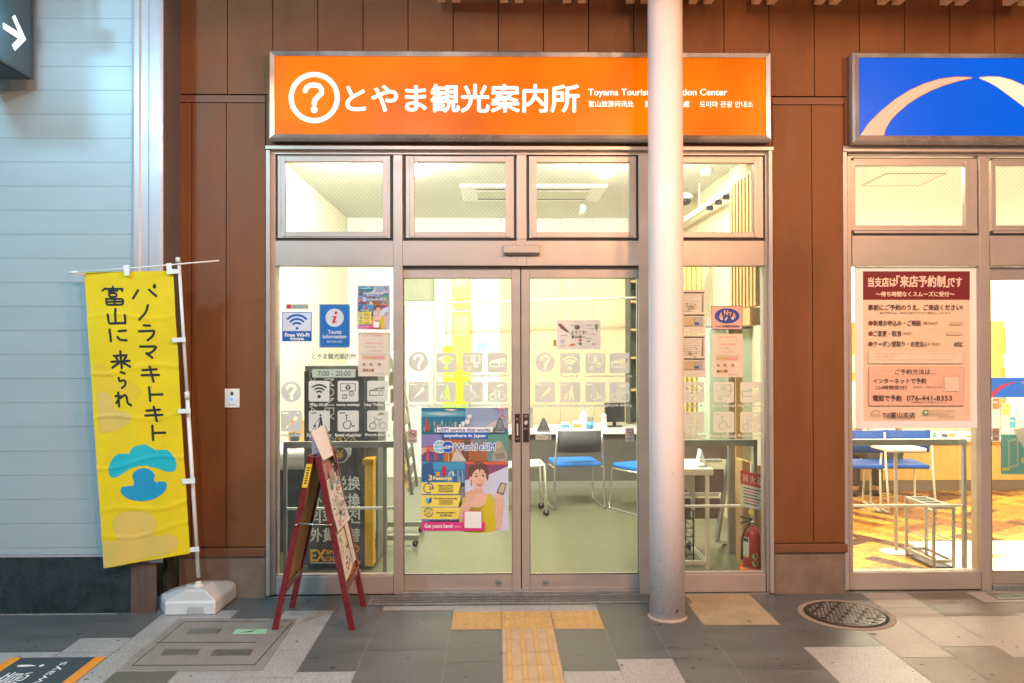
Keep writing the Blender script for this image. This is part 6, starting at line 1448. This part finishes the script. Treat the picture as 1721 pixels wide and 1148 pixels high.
b.p(rrect(1552, 689, 1560.5, 697, 1.5), (.05,.30,.08)); b.p(circ(1556.2, 693, 2.6, 14), (.70,.68,.50)); b.t("公式アカウントからも", (1562, 689.5, 1605, 692.5), DK); b.t("来店予約ができます!", (1562, 694, 1596, 697.5), DK); b.t("お友だち追加↓", (1578, 698.5, 1605, 701.2), DK)
put(b2, "notice_backing", "white backing sheet behind the large notice in the right shop window", "backing sheet")
put(b, "large_notice", "large salmon notice with a dark red header in the right shop window", "notice")
b = sheet(.125, 1682, 730, 1775, 797, (.16,.50,.54)); b.p([(1694,739),(1712,735),(1712,784),(1694,787)], (.48,.66,.62)); b.p([(1697,743),(1709,740),(1709,780),(1697,783)], (.20,.52,.55)); b.p([(1716,771),(1721,768),(1740,770),(1740,778),(1716,778)], (.72,.66,.22)); b.r(1684, 786, 1697, 791, (.68,.66,.18)); b.p(circ(1707, 746, 2.5, 14), (.70,.35,.30)); b.p([(1702,722),(1721,718),(1760,718),(1760,760),(1721,754)], (.80,.79,.76)); b.r(1722,782,1760,788,(.03,.10,.12))
put(b, "teal_poster", "teal poster with white drawings inside the right shop door", "poster")

# ------------------------------------------------------------------ wall switch plate
x0, z1 = at(377.5, 653.5, YC_-.012); x1, z0 = at(402.3, 685, YC_-.012)
t = thing("wall_plate", ((x0+x1)/2, YC_, z0), "white plastic control plate with two buttons on the brown cladding", "switch")
b = MB(); b.box(x0, x1, YC_-.012, YC_-.0005, z0, z1, MT['white']); b.build("cover", t, bevel=.003)
b = MB(); b.pbox(387.5, 658.5, 392, 664.5, YC_-.0136, .0015, MT['charcoal']); b.build("sensor", t)
b = MB(); b.pbox(387, 668, 391, 674, YC_-.0136, .0015, em("blue_led", (.15,.45,1), 1.2)); b.build("indicator", t)
b = MB(); b.pbox(384, 679.5, 396, 680.6, YC_-.0128, .0006, MT['galv']); b.build("legend", t)
# ------------------------------------------------------------------ banner flag
Qc = [(141,457.5),(290.5,455),(319.5,930),(174.5,955)]       # cloth corners in the photograph
YQ = [-.415, -.43, -.345, -.395]
C3 = [Vector(at3(*q, y)) for q, y in zip(Qc, YQ)]
def cloth(u, v, off=0.0):
    a = C3[0].lerp(C3[1], u); c = C3[3].lerp(C3[2], u); p = a.lerp(c, v)
    d = .0035*math.sin(v*21+u*1.2)*(.4+.6*math.sin(v*5+1)) + .006*math.sin(u*7.5+v*4+.6)*v + .004*math.sin(u*13+v*9)*(.3+v)
    for vc, s_ in ((.155, .004), (.335, .006), (.50, .005), (.655, .005), (.815, .006), (.90, .004)):
        w0 = v-vc-.012*math.sin(u*6+vc*20); d += -s_*math.exp(-(w0/.0065)**2)
    ex = .006*math.sin(v*9+.5)*(.5-abs(u-.5))
    return Vector((p.x+ex, p.y+d-off, p.z))
def inv(px, py):                     # photograph point -> (u, v) on the cloth
    u = v = .5
    for _ in range(12):
        def f(u, v):
            ax = Qc[0][0]+(Qc[1][0]-Qc[0][0])*u; bx = Qc[3][0]+(Qc[2][0]-Qc[3][0])*u
            ay = Qc[0][1]+(Qc[1][1]-Qc[0][1])*u; by = Qc[3][1]+(Qc[2][1]-Qc[3][1])*u
            return ax+(bx-ax)*v, ay+(by-ay)*v
        x, y = f(u, v); x1, y1 = f(u+1e-4, v); x2, y2 = f(u, v+1e-4)
        a, c, d, e = (x1-x)*1e4, (x2-x)*1e4, (y1-y)*1e4, (y2-y)*1e4; det = a*e-c*d
        u += ((px-x)*e-(py-y)*c)/det; v += ((py-y)*a-(px-x)*d)/det
    return min(max(u, .003), .997), min(max(v, .001), .9985)
bx_, by_ = at(336, 1000, -.27)[0], -.265
t = thing("banner_flag", (bx_, by_, 0), "tall yellow banner flag with handwritten Japanese lettering on a weighted white foot", "banner flag")
b = MB(); NU, NV = 40, 150
vs = [cloth(i/NU, j/NV) for j in range(NV+1) for i in range(NU+1)]
b.add(vs, [(j*(NU+1)+i, j*(NU+1)+i+1, (j+1)*(NU+1)+i+1, (j+1)*(NU+1)+i) for j in range(NV) for i in range(NU)], MT['yellow'], True)
cl = b.build("cloth", t)
def fill(b, poly, mat, off, st=2.2):    # scan-filled print that follows the cloth
    y0, y1 = min(p[1] for p in poly), max(p[1] for p in poly); n = max(3, int((y1-y0)/st)); e = 1e-3
    ys = [y0+e+(y1-y0-2*e)*k/n for k in range(n+1)]
    def span(y):
        xs = []
        for (xa, ya), (xb, yb) in zip(poly, poly[1:]+poly[:1]):
            if (ya <= y) != (yb <= y): xs.append(xa+(y-ya)*(xb-xa)/(yb-ya))
        return sorted(xs)
    for ya, yb in zip(ys[:-1], ys[1:]):
        A_, B2 = span(ya), span(yb)
        if len(A_) != len(B2):
            m_ = span((ya+yb)/2); A_, B2 = (m_, m_)
        for k in range(0, len(A_)-1, 2):
            m_ = max(1, int(max(A_[k+1]-A_[k], B2[k+1]-B2[k])/5)); vv = []
            for r_, yy in ((A_, ya), (B2, yb)):
                for q in range(m_+1): vv.append(cloth(*inv(r_[k]+(r_[k+1]-r_[k])*q/m_, yy), off))
            b.add(vv, [(q, q+1, m_+2+q, m_+1+q) for q in range(m_)], mat, True)
Z2 = lambda P: [(100+x/3.189, 420+y/3.189) for x, y in P]
Z3 = lambda P: [(100+x/2.814, 740+y/2.814) for x, y in P]
b = MB()
fill(b, smooth_closed(Z2([(184,640),(200,608),(240,604),(275,640),(290,690),(330,700),(395,712),(440,750),(425,790),(380,800),(330,790),(300,760),(250,755),(215,765),(190,720)])), pm("beige_faint", (.74,.50,.02), .75, var=.04), .0012)
fill(b, smooth_closed(Z2([(200,775),(232,757),(270,768),(290,810),(298,855),(340,862),(385,880),(378,920),(330,955),(270,975),(220,978),(212,930),(208,850)])), MT['beige'], .0016)
HB = [(203,482),(265,475),(270,448),(252,412),(255,378),(285,345),(345,330),(400,335),(440,362),(455,400),(440,440),(450,455),(510,444),(550,455),(558,490),(530,530),(440,552),(330,575),(207,604)]
fill(b, smooth_closed(Z3(HB), 5), MT['beige'], .0014)
fill(b, smooth_closed(Z3([(236,165),(235,120),(262,72),(300,58),(330,60),(348,32),(400,16),(445,42),(458,45),(500,40),(535,62),(554,105),(545,140),(510,145),(460,130),(420,122),(380,120),(340,130),(300,155),(262,176)]), 5), MT['teal'], .0018)
fill(b, smooth_closed(Z3([(345,160),(370,135),(400,128),(432,142),(448,165),(442,185),(455,196),(490,190),(508,205),(495,240),(450,272),(395,288),(340,280),(300,258),(290,230),(305,214),(345,212),(352,200)]), 5), MT['tealblue'], .0024)
b.build("print", cl)
b = MB()
SK_ = [ # パ ノ ラ マ キ ト キ ト
 [(418,215),(392,258)], [(478,212),(518,246)], [(508,186),(518,196),(509,207),(498,198),(508,186)],
 [(474,294),(462,335),(428,372)], [(452,402),(486,404)], [(426,434),(512,430),(500,460),(472,482)],
 [(432,515),(522,514),(500,542),(470,556)], [(466,550),(497,574)],
 [(446,641),(520,636)], [(442,668),(532,666)], [(484,622),(504,702)],
 [(482,732),(488,806)], [(488,772),(552,770)], [(468,858),(538,852)], [(462,884),(552,880)], [(505,836),(522,914)],
 [(497,938),(500,1016)], [(502,978),(566,975)],
 # 富 山 に 来 ら れ
 [(284,196),(286,206)], [(228,218),(244,206)], [(246,208),(336,208)], [(332,210),(334,220)], [(262,220),(308,218)], [(264,232),(306,231),(308,250),(266,252),(264,232)], [(248,262),(252,294),(338,292),(340,262),(248,262)], [(252,278),(338,276)], [(294,264),(295,292)],
 [(299,316),(301,390)], [(260,346),(266,394),(352,390)], [(350,348),(352,392)],
 [(270,426),(278,488)], [(318,434),(356,430)], [(312,466),(322,482),(360,482)],
 [(292,566),(360,562)], [(326,542),(334,632)], [(304,572),(312,588)], [(356,572),(346,586)], [(280,598),(376,592)], [(318,604),(284,630)], [(344,604),(380,624)],
 [(330,652),(350,660)], [(318,684),(322,706),(350,692),(358,708),(352,728),(336,738)],
 [(316,762),(322,838)], [(302,782),(332,778),(306,818)], [(330,792),(350,772),(362,778),(368,820),(388,830)] ]
for s_ in SK_:
    P = Z2(s_); dn = []
    for (xa, ya), (xb, yb) in zip(P[:-1], P[1:]):
        n = max(1, int(math.hypot(xb-xa, yb-ya)/3)); dn += [(xa+(xb-xa)*k/n, ya+(yb-ya)*k/n) for k in range(n)]
    dn.append(P[-1])
    q = []
    for i in range(len(dn)):           # soften corners
        a = dn[max(i-1, 0)]; c = dn[min(i+1, len(dn)-1)]; q.append(((a[0]+2*dn[i][0]+c[0])/4, (a[1]+2*dn[i][1]+c[1])/4))
    q[0], q[-1] = dn[0], dn[-1]
    wd = 3.4 if s_[0][1] < 300 and s_[0][0] < 345 else 3.9
    fan = stroke(q, wd, 5); m_ = len(q)
    ring = [inv(*p) for p in fan]; V_ = [cloth(u, v, .0028) for u, v in ring]; N_ = len(V_)
    L_ = list(range(m_)); E1 = list(range(m_, m_+4)); Rr = list(range(m_+4, 2*m_+4)); B1 = list(range(2*m_+4, 2*m_+8))
    fs = [(L_[k], L_[k+1], Rr[m_-2-k], Rr[m_-1-k]) for k in range(m_-1)]+[tuple([L_[-1]]+E1+[Rr[0]]), tuple([Rr[-1]]+B1+[L_[0]])]
    b.add(V_, fs, MT['ink'], True)
b.build("lettering", cl)
# pole, crossbar, tabs
top = Vector(at3(300.5, 437, -.435)); bot = Vector((bx_, by_, .12)); bot = Vector(at3(333.5, 970, -.275))
PO = lambda s_: top.lerp(bot, s_)
b = MB(); b.tube([top, PO(.42)], .010, MT['white'], 12); b.tube([PO(.42), bot], .0125, MT['white'], 12); b.tube([PO(.408), PO(.432)], .0155, MT['offwhite'], 12); b.build("pole", t)
b = MB(); b.tube([at3(118,458,-.44), at3(240,449,-.445), at3(368,438,-.45)], .0045, MT['white'], 8); b.tube([at3(116,458.3,-.44), at3(131,457,-.44)], .008, MT['white'], 8); b.tube([top+Vector((0,-.012,.014)), top+Vector((0,-.012,-.014))], .014, MT['offwhite'], 10); b.tube([at3(130,457,-.44), at3(142,462,-.425)], .0075, flat((.75,.62,.55)), 8); b.build("crossbar", t)
def tab(P, Y):
    b = MB(); b.add([at3(x, y, Y) for x, y in P], [tuple(range(len(P)))], MT['white']); b.add([at3(x, y, Y+.004) for x, y in P], [tuple(range(len(P)))[::-1]], MT['white']); b.build("loop_tab", t)
tab(Z2([(340,82),(374,80),(374,136),(348,138)]), -.452); tab(Z2([(570,72),(600,70),(602,102),(640,104),(640,126),(576,130)]), -.452)
for P, Y in (([(602,472),(676,468),(677,492),(606,496)], -.432), ([(632,854),(702,850),(703,874),(636,878)], -.412)): tab(Z2(P), Y)
for P, Y in (([(576,184),(640,178),(642,202),(582,208)], -.38), ([(596,508),(660,503),(662,526),(600,530)], -.345)): tab(Z3(P), Y)
# weighted foot
b = MB()
ft = [gnd(*q) for q in ((268,1025),(277,1036.5),(362,1035),(403,1001))]
(ax, ay), (bx2, by2), (cx2, cy2), (dx2, dy2) = ft
back = [(dx2-.02, dy2+.075), (dx2-.27, dy2+.075), (ax-.005, ay+.10)]
base = [(ax, ay), (bx2, by2), (cx2, cy2), (dx2, dy2)]+back
mid = [(sum(p[0] for p in base)/len(base)), (sum(p[1] for p in base)/len(base))]
tp = Vector((bot.x, bot.y, 0)); rings = []
def ring(sc_, z, to=mid): return [((p[0]-to[0])*sc_+to[0], (p[1]-to[1])*sc_+to[1], z) for p in base]
rings = [ring(.97, .002), ring(1.0, .014), ring(1.0, .078), ring(.97, .093)]
pl = [((p[0]-mid[0])*.36+tp.x, (p[1]-mid[1])*.36+tp.y, .158) for p in base]; rings += [[(p[0]*.10+q[0]*.90, p[1]*.10+q[1]*.90, .150) for p, q in zip(rings[-1], pl)], pl]
n = len(base); vs = [v for r_ in rings for v in r_]; fs = [(k*n+i, k*n+(i+1) % n, (k+1)*n+(i+1) % n, (k+1)*n+i) for k in range(len(rings)-1) for i in range(n)]+[tuple((len(rings)-1)*n+i for i in range(n)), tuple(range(n-1, -1, -1))]
b.add(vs, fs, pm("weathered_white_plastic", (.62,.63,.63), .42, var=.06, scale=7, bump=.03, bscale=40)); ftb = b.build("weighted_foot", t, bevel=.014, seg=4)
b = MB(); b.lathe([(.036, 0), (.034, .012), (.020, .016), (.016, .03)], (bot.x, bot.y, .1555), MT['offwhite'], 20); b.build("socket", t)
b = MB(); b.lathe([(.026, 0), (.026, .008), (.018, .010)], (bot.x-.055, bot.y+.01, .1545), MT['siding_gap'], 18); b.build("filler_cap", t)
b = MB(); fA, fB = Vector((bx2, by2, 0)), Vector((cx2, cy2, 0)); dd = (fB-fA); nn = Vector((dd.y, -dd.x, 0)).normalized()*.0015
q = lambda u, z: fA+dd*u+nn+Vector((0, 0, z))
b.add([q(.42,.014), q(.78,.014), q(.76,.055), q(.45,.055)], [(0,1,2,3)], pm("foot_recess_shade", (.40,.40,.40), .5)); b.build("grip_recess", t)  # flat patch, the shade of the recess put into its darker grey

# ------------------------------------------------------------------ A board
NL, NR, FL, FR = [Vector((*gnd(*q), 0)) for q in ((462,1059.5),(592,1059.5),(490.5,1021.5),(611.5,1020.5))]
zA = 1.015
apN = Vector(((NL.x+NR.x)/2+.008, (NL.y+NR.y)/2, zA)); apF = Vector(((FL.x+FR.x)/2+.01, (FL.y+FR.y)/2, zA))
t = thing("a_board", ((NL+FR)*.5).to_tuple(), "red framed folding A board covered with paper maps, standing before the left window", "A board")
RW_ = MT['redwood']
dx = Vector((.018, 0, 0))
def leg(foot, ap, s_):
    b = MB(); b.bar(foot, ap+dx*s_, .034, .030, RW_, up=(0, 1, 0)); b.build("leg", t, bevel=.003)
leg(NL, apN, -1); leg(FL, apF, -1); leg(NR, apN, 1); leg(FR, apF, 1)
def pt(side, s_, h, off=0.0):         # point on a leaf: s_ from the near leg to the far leg, h = height share
    n0, f0 = (NL, FL) if side < 0 else (NR, FR)
    a = n0.lerp(apN+dx*side, h); c = f0.lerp(apF+dx*side, h); p = a.lerp(c, s_)
    d = (apN+dx*side-n0).normalized(); nrm = Vector((d.z, 0, -d.x))*(1 if side > 0 else -1)
    if nrm.x*side < 0: nrm = -nrm
    return p+nrm*off
for sd in (-1, 1):
    b = MB(); b.bar(pt(sd, .0, .235), pt(sd, 1, .235), .028, .042, RW_); b.build("bottom_rail", t, bevel=.003)
    b = MB(); b.bar(pt(sd, .0, .985), pt(sd, 1, .985), .026, .040, RW_); b.build("top_rail", t, bevel=.003)
    b = MB(); q = [(.03,.25),(.97,.25),(.97,.975),(.03,.975)]
    mt = MT['hardboard']
    b.add([pt(sd, s_, h, .004) for s_, h in q]+[pt(sd, s_, h, -.003) for s_, h in q], [(0,1,2,3),(7,6,5,4),(0,4,5,1),(1,5,6,2),(2,6,7,3),(3,7,4,0)], mt); b.build("panel", t)
b = MB(); hk = .6
b.tube([pt(-1, -.04, .615), pt(1, -.04, .605)], .004, MT['chrome'], 8); b.build("stay_rod", t)
for sd in (-1, 1):
    b = MB(); b.lathe([(.009, -.004), (.009, .004), (.001, .006)], pt(sd, -.06, .61), MT['chrome'], 10); b.build("screw", t)
b = MB(); n0 = NL.lerp(apN-dx, .82); n1 = NL.lerp(apN-dx, .955); o = Vector((-.0, -.0178, 0)); wv = Vector((.0165, 0, .0))
b.add([n0-wv+o, n0+wv+o, n1+wv+o, n1-wv+o], [(0,1,2,3)], flat((.78,.48,.02)))
for i in range(7):
    c = n0.lerp(n1, .15+.11*i); b.add([c-wv*.45+o*1.04, c+wv*.45+o*1.04, c+wv*.45+o*1.04+(n1-n0)*.06, c-wv*.45+o*1.04+(n1-n0)*.06], [(0,1,2,3)], MT['ink'])
b.build("yellow_sticker", t)
def leaf(name, q, mat, off, marks=0, cols=(), lift=0.0, seed=1):   # paper on the outer face of the street side leaf
    b = MB(); n = 6; m_ = 10; rr = random.Random(seed)
    def Q(u, v):
        a = (q[0][0]+(q[1][0]-q[0][0])*u, q[0][1]+(q[1][1]-q[0][1])*u); c = (q[3][0]+(q[2][0]-q[3][0])*u, q[3][1]+(q[2][1]-q[3][1])*u)
        return a[0]+(c[0]-a[0])*v, a[1]+(c[1]-a[1])*v
    f = lambda u, v, e=0: pt(1, *Q(u, v), off+lift*(v**2)+.003*math.sin(u*5+seed)*v+e)
    vs = [f(i/n, j/m_) for j in range(m_+1) for i in range(n+1)]
    b.add(vs, [(j*(n+1)+i, j*(n+1)+i+1, (j+1)*(n+1)+i+1, (j+1)*(n+1)+i) for j in range(m_) for i in range(n)], mat, True)
    for k in range(marks):
        u, v = rr.uniform(.05, .88), rr.uniform(.04, .92); w_, h_ = rr.uniform(.02, .11), rr.uniform(.008, .035)
        if rr.random() < .12: w_, h_ = rr.uniform(.12, .25), rr.uniform(.04, .09)
        w_ = min(w_, .97-u); h_ = min(h_, .97-v); c = rr.choice(cols); sk_ = rr.uniform(-.02, .02)
        b.add([f(u, v, .0012+.0002*(k % 9)), f(u+w_, v+sk_, .0012+.0002*(k % 9)), f(u+w_, v+h_+sk_, .0012+.0002*(k % 9)), f(u, v+h_, .0012+.0002*(k % 9))], [(0,1,2,3)], flat(c))
    return b.build(name, t)
CM = [(.30,.32,.42), (.10,.10,.14), (.55,.38,.50), (.60,.25,.20), (.25,.45,.62), (.62,.55,.40), (.45,.50,.45), (.08,.10,.25), (.5,.5,.52)]
pnk = pm("pink_sheet", (.50,.26,.25), .7, var=.1)
wp = pm("map_paper", (.82,.84,.90), .6, var=.03); cp = pm("cream_paper", (.80,.79,.72), .6, var=.04)
leaf("price_sheet", [(.10,.975),(.80,.985),(.80,.80),(.10,.80)], pnk, .006, 26, [(.68,.52,.50), (.40,.08,.10), (.62,.60,.58), (.30,.05,.07)], seed=3)
leaf("dark_sheet", [(.62,.995),(.93,.995),(.93,.82),(.62,.85)], flat((.04,.025,.03)), .009, 4, [(.3,.05,.06)], seed=4)
leaf("area_map", [(.06,.845),(.97,.86),(.99,.545),(.04,.555)], wp, .010, 130, CM, .012, seed=8)
leaf("area_map", [(.10,.53),(.62,.53),(.80,.30),(.10,.265)], cp, .007, 80, CM, .004, seed=12)
leaf("side_leaflet", [(.66,.55),(.92,.56),(.96,.30),(.74,.30)], cp, .011, 20, CM+[(.65,.2,.2)]*3, seed=15)
leaf("clip_sheet", [(.30,.885),(.66,.89),(.66,.80),(.30,.80)], flat((.42,.38,.34)), .013, 0, seed=2)
# tall leaflet holder rising above the ridge: white flap towards the street, colourful face to the right
hA = [at3(522.5,727,apN.y-.005), at3(545,713,apN.y+.22), at3(560,765,apN.y+.16), at3(543,774,apN.y-.015)]
b = MB(); hA = [Vector(p) for p in hA]; n = 6
def HQ(u, v): 
    p = hA[0].lerp(hA[1], u).lerp(hA[3].lerp(hA[2], u), v); return p+Vector((0, -.004*math.sin(u*3.1)*math.sin(v*3), 0))
b.add([HQ(i/n, j/n) for j in range(n+1) for i in range(n+1)], [(j*(n+1)+i, j*(n+1)+i+1, (j+1)*(n+1)+i+1, (j+1)*(n+1)+i) for j in range(n) for i in range(n)], wp, True)
b.build("white_flap", t)
b = MB(); gB = [Vector(at3(522.5,727,apN.y-.005))+Vector((.001,.004,0)), Vector(at3(541,773,apN.y-.012)), Vector(at3(537,762,apN.y+.03)), Vector(at3(524.5,764,apN.y+.02))]
b.add(gB, [(0,1,2,3)], pm("paper_shaded", (.36,.36,.42), .7)); b.build("grey_flap", t)  # shaded side of the folded white sheet, the shade put into a grey colour
b = MB(); hB = [Vector(at3(545,713,apN.y+.225)), Vector(at3(548.5,716,apN.y+.34)), Vector(at3(566,780,apN.y+.34)), Vector(at3(560.5,766,apN.y+.165))]
rr = random.Random(3); F_ = lambda u, v, e=0: hB[0].lerp(hB[1], u).lerp(hB[3].lerp(hB[2], u), v)+Vector((e, -e, 0))
b.add([F_(0,0), F_(1,0), F_(1,1), F_(0,1)], [(0,1,2,3)], flat((.66,.60,.56)))
for k in range(26):
    u, v = rr.random()*.7, rr.random()*.9; b.add([F_(u,v,.001), F_(u+.28,v,.001), F_(u+.28,v+.06,.001), F_(u,v+.06,.001)], [(0,1,2,3)], flat(rr.choice([(.62,.10,.14), (.60,.30,.30), (.10,.35,.55), (.7,.66,.6), (.55,.2,.08), (.15,.12,.12)])))
b.build("leaflet_stack", t)
b = MB(); c = pt(1, .33, .815, .016); ar_ = []
for k in range(18):
    a = 2*math.pi*k/18; ar_.append(pt(1, .33+.055*math.cos(a), .795+.020*math.sin(a), .016))
b.add(ar_, [tuple(range(18))], flat((.02,.30,.52))); b.build("round_sticker", t)
for _o in (_to, _ho): bpy.data.objects.remove(_o)
